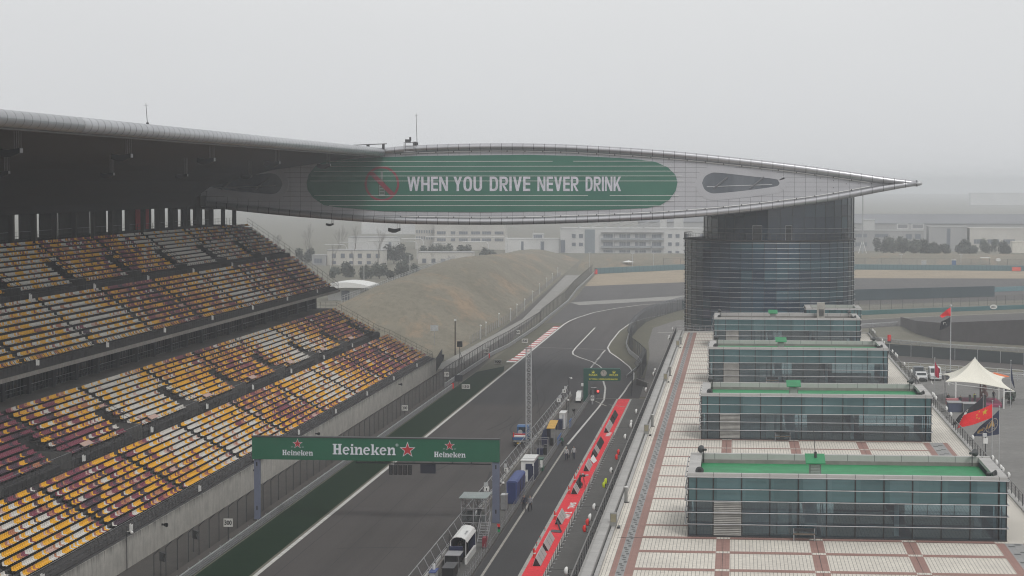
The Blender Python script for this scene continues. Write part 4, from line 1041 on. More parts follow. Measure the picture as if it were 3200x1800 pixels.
for k in range(4): pavilion(PY[k], PL[k], green=k < 3)
pavilion(356.0, 'small green-roofed glass annex against the tower foot', 11.4, 20.2, 4.9, 8.0, False, True, 'glass_annex')
t = thing('air_conditioner', 'beige air conditioning unit on the farthest pavilion roof', 'air conditioner', (13.4, 345, 14))
MB().box(12.7,13.9,344,344.9,13.95,16.4,mat('beige_casing', (0.42,0.40,0.36), 0.7)).build('casing', t)
gv = MB()
for k in range(8): gv.box(13.0,13.75,343.95,343.99,14.3+k*0.14,14.37+k*0.14,steel_d)
gv.build('vent_grille', t)
mast('lightning_rod', 5.75, 156.9, 15.4, 17.4, 'thin dark rod rising from the green vent cap of the nearest pavilion', r=0.03)
# horn loudspeakers at the pavilion corners
def horn(x, y, z, ang, label):
    t = thing('horn_loudspeaker', label, 'loudspeaker', (x, y, z), 'horn loudspeakers on the pavilion roofs')
    d = Vector((math.sin(ang), math.cos(ang), 0)); p = Vector((x, y, z+0.95))
    MB().tube((x,y,z),(x,y,z+0.9),0.04,steel_d,5).build('pole', t)
    h = MB(); h.tube(p-d*0.28, p+d*0.02, 0.10, mat('horn_grey', (0.055,0.06,0.062), 0.5), 10, 0.07); h.tube(p+d*0.02, p+d*0.36, 0.07, MATS['horn_grey'], 14, 0.30)
    h.build('horn', t); MB().tube(p+d*0.30, p+d*0.365, 0.14, black, 10).build('driver', t)
for k in range(4):
    y = PY[k]; nmv = ['nearest', 'second', 'third', 'farthest'][k]
    horn(-2.35, y+10.4, 14.0, -0.6, f'grey horn loudspeaker on the rear track-side corner of the {nmv} pavilion')
    horn(-2.5, y+0.75, 13.7, math.pi, f'grey horn loudspeaker on the front track-side corner of the {nmv} pavilion')
    horn(17.9, y+0.9, 13.7, 2.2, f'black horn loudspeaker on the front car-park corner of the {nmv} pavilion')
    horn(17.6, y+10.2, 14.0, 0.7, f'round horn loudspeaker on the rear car-park corner of the {nmv} pavilion')
# benches against the pavilions
def bench(x, y, label):
    t = thing('bench', label, 'bench', (x, y, 10.02), 'benches by the pavilions')
    MB().box(x-0.75,x+0.75,y-0.2,y+0.2,10.44,10.5,mat('bench_wood', (0.14,0.11,0.085), 0.8)).build('seat', t)
    MB().box(x-0.75,x+0.75,y+0.22,y+0.26,10.62,10.85,mat('bench_back', (0.03,0.032,0.035), 0.6)).build('backrest', t)
    for s in (-1, 1):
        MB().box(x+s*0.72-0.03,x+s*0.72+0.03,y-0.2,y-0.15,10.02,10.44,steel).build('leg', t); MB().box(x+s*0.72-0.03,x+s*0.72+0.03,y+0.2,y+0.25,10.02,10.85,steel).build('leg', t)
bench(4.85, 152.9, 'low bench against the front of the nearest pavilion'); bench(4.6, 212.3, 'low bench against the front of the second pavilion'); bench(4.6, 273.2, 'low bench against the front of the third pavilion')
# ================================================================== START GANTRY
GY = 221.6
gt = thing('start_gantry', 'green sponsor gantry on two grey-blue posts spanning the start straight', 'gantry', (-37, GY, 0))
post_m = mat('post_blue_grey', (0.145,0.165,0.235), 0.5, scale=0.8, var=0.08)
gb = MB(); gb.box(-49.96,-24.11,GY-0.35,GY+0.45,6.42,8.72,brand_green); gb.box(-50.0,-24.07,GY-0.4,GY+0.5,8.725,8.82,steel_d); beam = gb.build('beam', gt)
for a, b_ in ((-49.78,-49.2),(-24.83,-24.1)):
    p_ = MB(); p_.box(a,b_,GY-0.25,GY+0.35,0,6.42,post_m); p_.box(a-0.1,b_+0.1,GY-0.35,GY+0.45,0,0.14,steel_d)
    for z in (1.1,5.7): p_.box((a+b_)/2-0.07,(a+b_)/2+0.07,GY-0.27,GY-0.255,z,z+0.42,black)
    p_.build('post', gt)
def serif_word(mb, word, x0, x1, z0, z1, y, m):
    """slab-serif lower-case lettering drawn as strokes; unit space: x-height 0.72, ascender 1"""
    adv = {'H': 0.86, 'e': 0.66, 'i': 0.36, 'n': 0.74, 'k': 0.74}
    tot = sum(adv[c] for c in word); sx_ = (x1-x0)/tot; cur = 0; k = [0]
    def P(pts):
        k[0] += 1; mb.poly([(x0+(cur+a)*sx_, y-0.0006*k[0], z0+b_*(z1-z0)) for a, b_ in pts], m)
    def R(a, b_, c, d): P([(a,c),(b_,c),(b_,d),(a,d)])
    def serif(a, b_, z): R(a, b_, z, z+0.10)
    for c in word:
        if c == 'H':
            R(.12,.32,0,1); R(.54,.74,0,1); R(.32,.54,.44,.58)
            for z in (0,.9): serif(.04,.40,z); serif(.46,.82,z)
        elif c == 'i':
            R(.10,.27,0,.70); serif(.02,.35,0); serif(.03,.2,.62); R(.09,.28,.80,1.0)
        elif c == 'n':
            R(.10,.27,0,.72); serif(.02,.35,0); serif(.02,.2,.64); R(.50,.67,0,.5); serif(.42,.74,0)
            pr = [(.27,.50),(.31,.63),(.42,.73),(.55,.73),(.65,.64),(.67,.50)]; ir = [(.27,.40),(.33,.50),(.40,.56),(.45,.56),(.49,.52),(.50,.48)]
            for i in range(5): P([ir[i],ir[i+1],pr[i+1],pr[i]])
        elif c == 'k':
            R(.10,.27,0,1); serif(.02,.35,0); serif(.02,.2,.9); P([(.27,.26),(.52,.66),(.68,.66),(.36,.22)]); P([(.34,.40),(.46,.48),(.72,0),(.50,0)]); serif(.46,.75,0); serif(.46,.73,.62)
        elif c == 'e':
            n = 14; a0, a1 = math.radians(10), math.radians(318)
            for i in range(n):
                t0 = a0+(a1-a0)*i/n; t1 = a0+(a1-a0)*(i+1)/n
                def q(t, rx, rz): return (.33+rx*math.cos(t), .36+rz*math.sin(t))
                P([q(t0,.15,.24),q(t1,.15,.24),q(t1,.30,.38),q(t0,.30,.38)])
            P([(.14,.33),(.60,.38),(.62,.48),(.16,.42)])
        cur += adv[c]
lt = MB(); YF = GY-0.36
serif_word(lt, 'Heineken', -41.5, -34.85, 7.03, 8.13, YF, lettering_w)
serif_word(lt, 'Heineken', -46.78, -43.52, 6.88, 7.44, YF, lettering_w)
serif_word(lt, 'Heineken', -30.88, -27.58, 6.88, 7.44, YF, lettering_w)
for i in range(14):
    a0, a1 = 2*math.pi*i/14, 2*math.pi*(i+1)/14
    lt.quad(*[(-34.72+r*math.cos(a), YF, 8.08+r*math.sin(a)) for r, a in ((.10,a0),(.14,a0),(.14,a1),(.10,a1))], lettering_w)
letters(lt, 'R', facing(-34.77,-34.68,8.02,8.14,YF), lettering_w, 0.02)
star_r = mat('star_red', (0.50,0.022,0.03), 0.5)
for cx_, r in ((-33.62,0.86),(-45.15,0.56),(-29.24,0.56)):
    cz_ = 7.58 if r > 0.6 else 8.08
    lt.poly([(a, YF-0.004, b_) for a, b_ in star_pts(cx_, cz_, r)], lettering_w)
    lt.poly([(a, YF-0.010, b_) for a, b_ in star_pts(cx_, cz_, r*0.84)], star_r)
    if r < 0.6: letters(lt, 'EST.', facing(cx_-0.66,cx_-0.44,7.70,7.79,YF), lettering_w); letters(lt, '1873', facing(cx_+0.44,cx_+0.66,7.70,7.79,YF), lettering_w)
lt.build('lettering', beam)
tb_ = MB(); tb_.tube((-39.1,GY,6.16),(-25.0,GY,6.16),0.07,steel_d,6)
x = -39.0
while x < -25: tb_.tube((x,GY,6.16),(x,GY,6.42),0.05,steel_d,5); x += 2.0
tb_.build('light_rail', gt)
for k in range(5):
    cx_ = -35.42+0.5*k; l = MB(); l.box(cx_-0.19,cx_+0.19,GY-0.15,GY+0.15,4.96,6.02,black)
    for z in (5.12,5.37,5.62,5.87): l.tube((cx_,GY-0.15,z),(cx_,GY-0.30,z),0.11,steel_d,8); l.tube((cx_,GY-0.151,z),(cx_,GY-0.17,z),0.08,black,8)
    l.build('start_light', gt)
MB().box(-32.33,-30.74,GY-0.08,GY+0.08,5.14,6.1,mat('panel_navy', (0.012,0.014,0.030), 0.4)).build('display_panel', gt)
# ================================================================== PIT WALL AND ITS STANDS
pw = thing('pit_wall', 'low concrete pit wall topped by a leaning debris fence', 'wall', (-26.4, 225, 0))
MB().box(-26.62,-26.3,100,351,0,0.92,conc).build('wall_base', pw)
df = MB(); nb_ = MB(); PB_ = []; SB_ = []; y = 182.6
while y < 350:
    df_ = df; df = MB(); sb_ = MB(); PB_.append(df); SB_.append(sb_)
    df.tube((-26.45,y,0.9),(-26.5,y,1.55),0.045,steel,5); df.tube((-26.5,y,1.55),(-26.95,y,2.45),0.045,steel,5)
    df.tube((-26.5,y+0.14,1.5),(-26.95,y+0.14,2.45),0.03,steel,4)
    sb_.box(-26.54,-26.47,y+0.3,y+3.65,1.05,1.36,plastic_w); sb_.box(-26.53,-26.46,y+0.06,y+0.2,0.95,1.45,plastic_w)
    df = df_; y += 4.0
df.tube((-26.95,100,2.45),(-26.95,350,2.45),0.045,steel,5); df.tube((-26.5,100,1.55),(-26.5,350,1.55),0.035,steel,5)
df.build('fence_rail', pw); many('fence_post', pw, PB_); many('name_board', pw, SB_)
nb_.quad((-26.5,100,1.55),(-26.5,350,1.55),(-26.95,350,2.45),(-26.95,100,2.45),net); nb_.quad((-26.46,100,0.92),(-26.46,350,0.92),(-26.5,350,1.55),(-26.5,100,1.55),net_pale); nb_.build('netting', pw)
pr_ = thing('pit_lane_railing', 'row of thin steel posts along the pit wall platform edge', 'railing', (-23.4, 225, 0.14))
ps = []; y = 184
while y < 350:
    if not 208.4 < y < 211: ps.append(MB().tube((-23.42,y,0.14),(-23.42,y,1.14),0.028,steel,5))
    y += 1.22
many('post', pr_, ps)
MB().tube((-23.42,236,1.02),(-23.42,350,1.02),0.02,steel,4).tube((-23.42,150,0.62),(-23.42,350,0.62),0.012,steel,4).build('wire', pr_)
# scaffold platform with a glass roof
t = thing('timing_platform', 'steel scaffold platform with a pale glass roof standing behind the pit wall', 'platform', (-25.6, 214, 0.14))
f = MB()
for x in (-26.9,-25.7,-24.5):
    for y in (212.2, 215.8): f.tube((x,y,0.14),(x,y,4.0),0.05,steel,5)
for z in (1.55,2.3,3.0,3.75):
    for y in (212.2,215.8): f.tube((-26.9,y,z),(-24.5,y,z),0.04,steel,5)
    for x in (-26.9,-24.5): f.tube((x,212.2,z),(x,215.8,z),0.04,steel,5)
f.tube((-26.9,212.2,0.14),(-25.7,212.2,1.6),0.03,steel,4); f.tube((-25.7,212.2,1.6),(-24.5,212.2,0.14),0.03,steel,4); f.build('frame', t)
MB().box(-27.1,-24.3,211.9,216.2,4.0,4.05,mat('frosted_roof', (0.30,0.34,0.335), 0.3, scale=0.8)).build('roof', t)
MB().box(-26.9,-24.5,212.2,215.8,1.58,1.66,steel_d).build('floor', t)
MB().quad((-26.88,212.18,1.7),(-24.52,212.18,1.7),(-24.52,212.18,2.6),(-26.88,212.18,2.6),glass_mat('screen_glass',(0.75,0.8,0.8),0.06,0.1,(0.2,0.22,0.22))).build('glass_screen', t)
MB().box(-26.4,-25.7,213,213.6,1.66,2.6,black).box(-25.4,-25.0,213.2,213.5,1.66,2.9,steel_d).build('equipment', t)
f = MB()
for k in range(8): f.box(-24.9,-23.95,208.9+k*0.42,209.2+k*0.42,0.25+k*0.19,0.29+k*0.19,steel)
for x in (-24.9,-23.95):
    f.tube((x,208.8,0.2),(x,212.2,1.7),0.04,steel,5); f.tube((x,208.8,1.2),(x,212.2,2.7),0.03,steel,5)
    for k in range(4): f.tube((x,208.8+k*1.1,0.2+k*0.49),(x,208.8+k*1.1,1.2+k*0.49),0.025,steel,4)
f.build('stair', t)
# white barrel-roofed stand
t = thing('pit_stand', 'white barrel-roofed pit wall stand with dark blue interior and seats', 'stand', (-25.2, 200, 0.14))
ro = MB(); arc = [(-26.05,1.9),(-26.0,2.25),(-25.8,2.5),(-25.45,2.62),(-25.0,2.58),(-24.65,2.4),(-24.45,2.1)]
ro.prism(arc + [(x+0.0 if abs(x+25.2) > .6 else x, z-0.07) for x, z in reversed(arc)], 'y', 197.2, 204.2, plastic_w)
rr = ro.build('roof', t, smooth=False)
letters(MB(), 'SAUBER', lambda a, b_: (0,0,0), white_p) if False else None
lm_ = MB(); letters(lm_, 'SAUBER', lambda a, b_: (-24.80-0.16*b_+0.0, 199.0+2.1*a, 2.535+0.055*b_), mat('letter_grey', (0.22,0.23,0.25), 0.5), 0.02); lm_.build('lettering', rr)
MB().box(-26.05,-25.95,197.4,204,0.14,2.0,navy).box(-25.95,-24.5,203.8,203.9,0.14,2.3,navy).build('back_panel', t)
MB().tube((-24.6,197.3,0.14),(-24.6,197.3,2.25),0.05,steel_l,6).tube((-26.0,197.3,0.14),(-26.0,197.3,2.25),0.05,plastic_w,6).tube((-24.5,204,0.14),(-24.5,204,2.2),0.05,steel_l,6).build('post', t)
MB().box(-24.62,-24.42,196.7,203.9,0.14,0.75,plastic_w).build('front_skirt', t)
for k in range(5): MB().box(-25.5,-25.05,198+k*1.15,198.5+k*1.15,0.14,1.2,black).box(-25.6,-25.5,198+k*1.15,198.5+k*1.15,1.2,1.6,black).build('stool', t)
MB().box(-25.95,-25.6,197.6,203.6,1.0,1.12,steel_d).build('desk', t)
def boxthing(name, label, cat, parts, loc, grp=None):
    t = thing(name, label, cat, loc, grp)
    for nm, mb in parts: mb.build(nm, t)
    return t
boxthing('equipment_rack', 'black equipment racks with monitors and an aerial at the pit wall near the frame bottom', 'equipment', [
  ('cabinet', MB().box(-26.0,-24.9,193.2,195.6,0.14,1.5,black)), ('monitor', MB().box(-25.9,-24.7,195.7,196.2,1.0,1.9,navy)), ('shelf', MB().box(-26.0,-24.6,193.1,195.7,1.52,1.58,steel)),
  ('aerial', MB().tube((-26.0,196.4,0.14),(-26.0,196.4,3.0),0.035,black,5)), ('frame', MB().tube((-24.7,193.1,0.14),(-24.7,193.1,1.5),0.03,steel,4).tube((-26,193.1,0.14),(-26,193.1,1.5),0.03,steel,4))], (-25.4,194.5,0.14))
boxthing('equipment_case', 'black wheeled equipment case at the bottom edge by the pit wall', 'case', [
  ('case', MB().box(-25.6,-24.6,188.6,191.6,0.25,1.15,black)), ('lid', MB().box(-25.65,-24.55,188.5,191.7,1.16,1.24,steel_d)), ('wheel', MB().box(-25.5,-24.7,188.8,191.3,0.14,0.25,steel_d))], (-25.1,190,0.14))
boxthing('white_cabinet', 'small pale cabinet with a white aerial dome at the frame bottom behind the pit wall', 'cabinet', [
  ('body', MB().box(-27.4+1.0,-25.9,186.2,188.2,0.14,1.2,steel_l)), ('dome', MB().tube((-26.2,187.6,1.2),(-26.2,187.6,1.75),0.14,plastic_w,10)), ('lid', MB().box(-26.45,-25.85,186.1,188.3,1.21,1.27,blue_c))], (-26.1,187,0.14))
boxthing('red_trolley', 'dark red trolley behind the railing beside the white barrel-roofed stand', 'trolley', [
  ('body', MB().box(-24.0,-23.6,205.2,206.4,0.3,1.2,mat('dark_red', (0.25,0.02,0.035), 0.6))), ('handle', MB().tube((-24.0,205.2,1.2),(-24.0,205.2,1.5),0.03,black,4).tube((-23.6,205.2,1.2),(-23.6,205.2,1.5),0.03,black,4)), ('wheel', MB().box(-23.98,-23.62,205.3,206.3,0.14,0.3,black))], (-23.8,205.8,0.14))
boxthing('signal_box', 'small red, black and green signal box hung on the pit lane railing', 'signal', [
  ('red_panel', MB().box(-23.5,-23.2,213.6,213.75,0.95,1.25,signal_red)), ('black_panel', MB().box(-23.5,-23.2,213.6,213.75,0.72,0.95,black)), ('green_panel', MB().box(-23.5,-23.2,213.6,213.75,0.45,0.72,mat('signal_green', (0.02,0.30,0.10), 0.5)))], (-23.35,213.7,0.6))
boxthing('silver_cabinet', 'silver equipment cabinet on wheels beside the right gantry post', 'cabinet', [
  ('body', MB().box(-24.87,-24.25,229.9,231.2,0.24,1.75,mat('brushed_steel', (0.42,0.42,0.43), 0.35, metal=0.5))), ('lid', MB().box(-24.9,-24.22,229.85,231.25,1.75,1.82,steel_l)), ('wheel', MB().box(-24.8,-24.3,230,231.1,0.14,0.24,black))], (-24.5,230.5,0.14))
boxthing('covered_stand', 'pit wall stand fully wrapped in a dark blue tarpaulin', 'stand', [
  ('tarpaulin', MB().prism([(-24.72,0.2),(-24.75,2.55),(-24.5,2.68),(-23.75,2.66),(-23.55,2.5),(-23.68,0.2)],'y',234.5,243.6,blue_c).box(-24.6,-23.75,234.44,234.5,0.25,2.5,mat('blue_tarpaulin_end', (0.012,0.028,0.13), 0.6))), ('foot', MB().box(-24.6,-23.8,234.7,243.4,0.14,0.2,black)),
  ('strap', MB().box(-23.70,-23.54,238,238.2,0.4,2.5,steel_d).box(-23.70,-23.54,241,241.2,0.4,2.5,steel_d))], (-24.2,239,0.14))
boxthing('pit_stand', 'white pit wall stand with a black stepped front panel and ribbed white roof', 'stand', [
  ('body', MB().box(-24.95,-23.45,252.7,258.2,0.14,2.55,plastic_w)), ('roof', MB().box(-25.0,-23.4,252.6,258.3,2.56,2.66,plastic_w).box(-25.0,-23.4,254.3,254.4,2.66,2.69,steel)),
  ('front_panel', MB().prism([(-24.42,2.25),(-23.62,2.25),(-23.62,2.0),(-23.5,2.0),(-23.5,0.16),(-24.12,0.16),(-24.12,1.55),(-24.42,1.55)],'y',252.62,252.69,navy)), ('side_panel', MB().box(-23.44,-23.38,252.9,258,0.3,2.3,navy))], (-24.2,255,0.14))
boxthing('service_trolley', 'pale grey service trolley with a white top in front of the white stand', 'trolley', [
  ('body', MB().box(-24.95,-24.3,250.2,251.8,0.24,1.0,steel_l)), ('top', MB().box(-25.0,-24.25,250.1,251.9,1.0,1.1,plastic_w)), ('wheel', MB().box(-24.9,-24.4,250.4,251.6,0.14,0.24,black))], (-24.6,251,0.14))
boxthing('green_counter', 'green-topped white counter behind the railing next to the white stand', 'counter', [
  ('top', MB().box(-24.2,-23.2,262,264,1.5,1.62,mat('counter_green', (0.015,0.10,0.055), 0.5))), ('panel', MB().box(-23.55,-23.25,262,262.1,0.6,1.5,plastic_w)), ('skirt', MB().box(-23.6,-23.2,262.2,263.9,0.14,0.6,MATS['counter_green'])), ('leg', MB().box(-24.15,-24.05,262.1,262.2,0.14,1.5,steel))], (-23.7,263,0.14))
boxthing('pit_stand', 'black pit wall stand with a bright yellow roof', 'stand', [
  ('roof', MB().prism([(287,2.5),(293,2.95),(293,3.02),(287,2.57)],'x',-24.95,-23.85,mat('roof_yellow', (0.62,0.36,0.06), 0.6))), ('side_panel', MB().prism([(287,0.14),(293,0.14),(293,2.9),(287,2.45)],'x',-24.98,-24.9,navy)), ('back_panel', MB().prism([(-25.5,0.14),(-25.7,1.2),(-25.4,2.3),(-24.95,2.5),(-24.95,0.14)],'y',287.2,292.8,navy)),
  ('post', MB().tube((-23.9,287.1,0.14),(-23.9,287.1,2.5),0.04,steel,5).tube((-23.9,292.9,0.14),(-23.9,292.9,2.9),0.04,steel,5)), ('rear_box', MB().box(-24.2,-23.4,293.1,295,1.7,3.0,navy)), ('stool', MB().box(-24.6,-24.2,288,288.5,0.14,1.1,black))], (-24.5,290,0.14))
boxthing('white_locker', 'tall white ribbed locker behind the pit wall past the yellow roof', 'locker', [
  ('body', MB().box(-24.85,-24.0,306.8,310.4,0.24,2.45,plastic_w)), ('door', MB().box(-24.45,-24.12,306.74,306.79,0.4,2.3,mat('locker_door', (0.50,0.51,0.53), 0.5))), ('lid', MB().box(-24.9,-23.95,306.7,310.5,2.46,2.52,plastic_w)), ('wheel', MB().box(-24.8,-24.1,307,310.2,0.14,0.24,black))], (-24.4,308.5,0.14))
for lb, y0, y1 in (('blue boards clipped to the railing beside the white locker', 307.6, 311.2), ('longer blue boards clipped to the railing beside the yellow-roofed stand', 286.8, 293.0)):
    boxthing('blue_board', lb, 'board', [('panel', MB().box(-23.5,-23.44,y0,y1,0.25,1.35,blue_b)), ('foot', MB().box(-23.6,-23.35,y0+0.2,y0+0.3,0.14,0.3,steel_d))], (-23.47,(y0+y1)/2,0.14))
boxthing('covered_cart', 'small white covered cart behind the far end of the pit wall', 'cart', [
  ('cover', MB().prism([(344.6,0.5),(344.8,1.0),(345.6,1.1),(346.2,1.7),(349.0,1.75),(349.2,0.5)],'x',-25.3,-24.5,plastic_w)), ('wheel', MB().tube((-25.35,345.4,0.42),(-24.45,345.4,0.42),0.28,black,10).tube((-25.35,348.3,0.42),(-24.45,348.3,0.42),0.28,black,10))], (-24.9,347,0.14))
boxthing('white_shelf', 'white shelf board on the fence just before the green clock gantry', 'shelf', [('board', MB().box(-25.0,-24.3,352.5,353.5,2.1,2.5,plastic_w)), ('leg', MB().box(-24.8,-24.7,353,353.1,0,2.1,steel))], (-24.6,353,0))
for k, (y, z, lb) in enumerate(((336.5,2.9,'far white signal plate on the pit wall fence'),(326.0,2.5,'near white signal plate on the pit wall fence, above a small camera'))):
    boxthing('signal_plate', lb, 'sign', [('plate', MB().box(-26.75,-26.2,y-0.05,y+0.05,z-0.35,z+0.2,plastic_w)), ('upper_plate', MB().box(-26.5,-26.05,y+0.1,y+0.2,z+0.25,z+0.7,steel_l)), ('post', MB().tube((-26.5,y+0.05,0.9),(-26.5,y+0.05,z+0.3),0.035,steel,5)), ('digit', MB().box(-26.55,-26.4,y-0.07,y-0.051,z-0.22,z+0.05,black))], (-26.5,y,0.9))
def dome_camera(x, y, z0, z1, lb, arm=0.4):
    boxthing('security_camera', lb, 'camera', [('pole', MB().tube((x,y,z0),(x,y,z1),0.05,steel_d,6)), ('arm', MB().tube((x,y,z1-0.05),(x+arm,y-0.1,z1+0.02),0.04,plastic_w,5)), ('housing', MB().ball((x+arm,y-0.1,z1-0.10),0.16,plastic_w,8,4).ball((x+arm,y-0.1,z1-0.2),0.11,black,8,4))], (x,y,z0), 'dome cameras on poles')
dome_camera(-25.2, 329.0, 0.14, 5.6, 'white dome camera on a tall pole by the far end of the pit wall')
dome_camera(-25.2, 324.6, 0.14, 2.7, 'white dome camera on a short pole by the pit wall fence', 0.3)
dome_camera(-24.0, 221.3, 4.2, 4.4, 'white dome camera bracketed to the right gantry post', 0.3)
dome_camera(-54.8, 191.3, 0.0, 3.6, 'white dome camera on a grey pole against the grandstand front wall', 0.5)
boxthing('signal_plate', 'white plates on a pole left of the right gantry post', 'sign', [('plate', MB().box(-25.5,-25.0,219.8,219.9,3.6,4.1,plastic_w)), ('upper_plate', MB().box(-25.55,-25.1,219.95,220.0,4.15,4.5,steel_l)), ('digit', MB().box(-25.3,-25.2,219.77,219.79,3.7,3.95,black)), ('post', MB().tube((-25.25,219.95,0.14),(-25.25,219.95,4.2),0.04,steel,5))], (-25.2,219.9,0.14))
boxthing('signal_plate', 'white plates on a pole right of the right gantry post', 'sign', [('plate', MB().box(-23.98,-23.6,224.9,225,5.0,5.4,plastic_w)), ('upper_plate', MB().box(-24.0,-23.7,225.1,225.15,5.45,5.8,steel_l)), ('post', MB().tube((-23.8,225.05,0.14),(-23.8,225.05,5.3),0.05,steel,5)), ('digit', MB().box(-23.85,-23.75,224.87,224.89,5.1,5.3,black))], (-23.8,225,0.14))
# lattice mast with a scaffold at its foot
t = thing('lattice_mast', 'tall square steel lattice mast rising beside the pit wall fence', 'mast', (-26.4, 277.7, 0))
f = MB(); cs = [(-26.77,277.4),(-26.12,277.4),(-26.12,278.05),(-26.77,278.05)]
for x, y in cs: f.tube((x,y,0),(x,y,13.9),0.045,steel_l,5)
for k in range(23):
    z0, z1 = k*0.6, (k+1)*0.6
    for i in range(4):
        a, b_ = cs[i], cs[(i+1) % 4]
        if k % 2: a, b_ = b_, a
        f.tube((*a,z0),(*b_,z1),0.026,steel_l,4); f.tube((*cs[i],z1),(*cs[(i+1)%4],z1),0.022,steel_l,4)
f.build('lattice', t)
MB().box(-26.85,-26.05,277.3,278.1,13.9,14.0,steel).tube((-26.2,277.5,13.9),(-26.2,277.5,14.6),0.03,steel,4).box(-26.7,-26.1,277.36,277.4,14.4,14.5,steel).build('head_frame', t)
MB().tube((-26.1,278,13.5),(-24.8,282,0.2),0.012,steel_d,3).tube((-26.8,277.5,13.5),(-26.4,270,0.2),0.012,steel_d,3).build('guy_wire', t)
f = MB()
for x in (-26.0,-25.0,-24.0):
    for y in (277.6,279.6): f.tube((x,y,0.14),(x,y,2.2),0.04,steel,5)
for z in (1.2,2.2):
    for y in (277.6,279.6): f.tube((-26.0,y,z),(-24.0,y,z),0.035,steel,5)
boxthing('scaffold_frame', 'low scaffold frame with dark cases at the foot of the lattice mast', 'scaffold', [('frame', f), ('case', MB().box(-25.4,-24.6,277.9,279.2,0.14,0.9,navy).box(-24.5,-24.1,278.0,279.4,0.14,1.4,black))], (-25,278.6,0.14))
boxthing('roller_case', 'black case left on the platform between lattice mast and white stand', 'case', [('body', MB().box(-25.3,-24.5,268,270,0.24,1.0,black)), ('lid', MB().box(-25.35,-24.45,267.9,270.1,1.01,1.06,steel)), ('wheel', MB().box(-25.2,-24.6,268.2,269.8,0.14,0.24,steel_d))], (-24.9,269,0.14))
boxthing('tripod_camera', 'black television camera on a tripod behind the railing near the white locker', 'camera', [('body', MB().box(-24.0,-23.6,320.4,321.4,1.35,1.75,black)), ('tripod', MB().tube((-23.8,321,1.35),(-24.2,320.5,0.14),0.03,black,4).tube((-23.8,321,1.35),(-23.5,320.5,0.14),0.03,black,4).tube((-23.8,321,1.35),(-23.8,321.6,0.14),0.03,black,4)), ('lens', MB().tube((-23.8,320.4,1.55),(-23.8,319.9,1.55),0.12,black,8))], (-23.8,321,0.14))
# pickup truck parked on the track
t = thing('flatbed_truck', 'small blue flatbed truck on the track seen from behind beyond the gantry', 'truck', (-28.5, 290, 0))
bl = mat('truck_blue', (0.03,0.12,0.29), 0.35); 
MB().box(-29.45,-27.65,287.0,291.4,0.85,0.95,steel_d).box(-29.5,-27.6,287.0,287.08,0.95,1.32,bl).box(-29.5,-29.42,287,291.4,0.95,1.32,bl).box(-27.68,-27.6,287,291.4,0.95,1.32,bl).build('bed', t)
MB().prism([(291.6,0.55),(294.0,0.55),(294.1,1.3),(293.6,2.35),(291.9,2.4),(291.6,2.2)],'x',-29.35,-27.75,bl).build('cab', t)
MB().box(-29.1,-28.0,291.54,291.6,1.55,2.15,mat('truck_glass', (0.02,0.04,0.06), 0.1)).build('rear_window', t)
MB().box(-29.4,-27.7,286.95,287.0,0.78,0.85,white_p).box(-28.9,-28.4,286.95,287.05,0.42,0.62,mat('plate_yellow', (0.55,0.36,0.06), 0.6)).box(-29.3,-27.8,286.98,287.06,0.38,0.66,black).build('bumper', t)
for x in (-29.3,-27.75):
    for y in (288.0,293.0): MB().tube((x-0.1,y,0.38),(x+0.12,y,0.38),0.38,black,14).build('wheel', t)
boxthing('truck_load', 'red and white barriers and a spare wheel loaded on the blue truck', 'load', [('barrier', MB().box(-29.3,-27.9,287.4,288.2,0.96,1.45,white_p).box(-29.35,-27.95,288.4,289.0,0.96,1.6,red_p)), ('marker', MB().box(-29.45,-29.3,287.3,287.45,1.3,1.9,signal_red)), ('spare_wheel', MB().tube((-28.9,291.3,1.5),(-28.9,291.45,1.5),0.32,steel_l,12)), ('sack', MB().ball((-28.2,289.8,1.05),0.4,plastic_w,8,4,(1,1,.8)))], (-28.6,288.5,0.96))
# ================================================================== GREEN CLOCK GANTRY
RY = 347.0
t = thing('clock_gantry', 'dark green one-legged gantry with a round clock over the pit exit', 'gantry', (-23.8, RY, 0))
rg = mat('clock_green', (0.008,0.075,0.055), 0.45, var=0.05); yl = mat('sign_yellow', (0.72,0.68,0.05), 0.5, var=0.02)
MB().box(-24.2,-23.47,RY-0.3,RY+0.3,0,3.52,rg).build('post', t)
b_ = MB(); cr = [(-24.2,3.52),(-18.5,3.52),(-18.3,3.58),(-18.22,3.78),(-18.22,5.2),(-18.32,5.43),(-18.5,5.51),(-24.2,5.51)]
b_.prism(cr, 'y', RY-0.3, RY+0.3, rg); bm_ = b_.build('beam', t)
MB().box(-24.15,-18.4,RY-0.28,RY+0.28,5.51,5.54,mat('beam_top', (0.03,0.16,0.13), 0.5)).build('beam_cover', t)
l = MB(); yy = RY-0.32
for xa, xb in ((-23.32,-21.94),(-20.0,-18.62)): letters(l, 'ROLEX', facing(xa,xb,4.33,4.66,yy), yl, 0.02)
letters(l, '2017 FORMULA 1 HEINEKEN CHINESE GRAND PRIX', facing(-23.3,-18.7,3.71,3.93,yy), yl, 0.03)
for cx_ in (-22.63,-19.31):
    l.poly([(cx_+a, yy, 4.76+b2) for a, b2 in ((-.17,0),(.17,0),(.24,.30),(.11,.14),(.0,.40),(-.11,.14),(-.24,.30))], yl)
    for a, b2 in ((-.24,.33),(-.12,.36),(0,.43),(.12,.36),(.24,.33)): l.tube((cx_+a,yy,4.76+b2),(cx_+a,yy-0.01,4.76+b2),0.035,yl,6)
l.build('lettering', bm_)
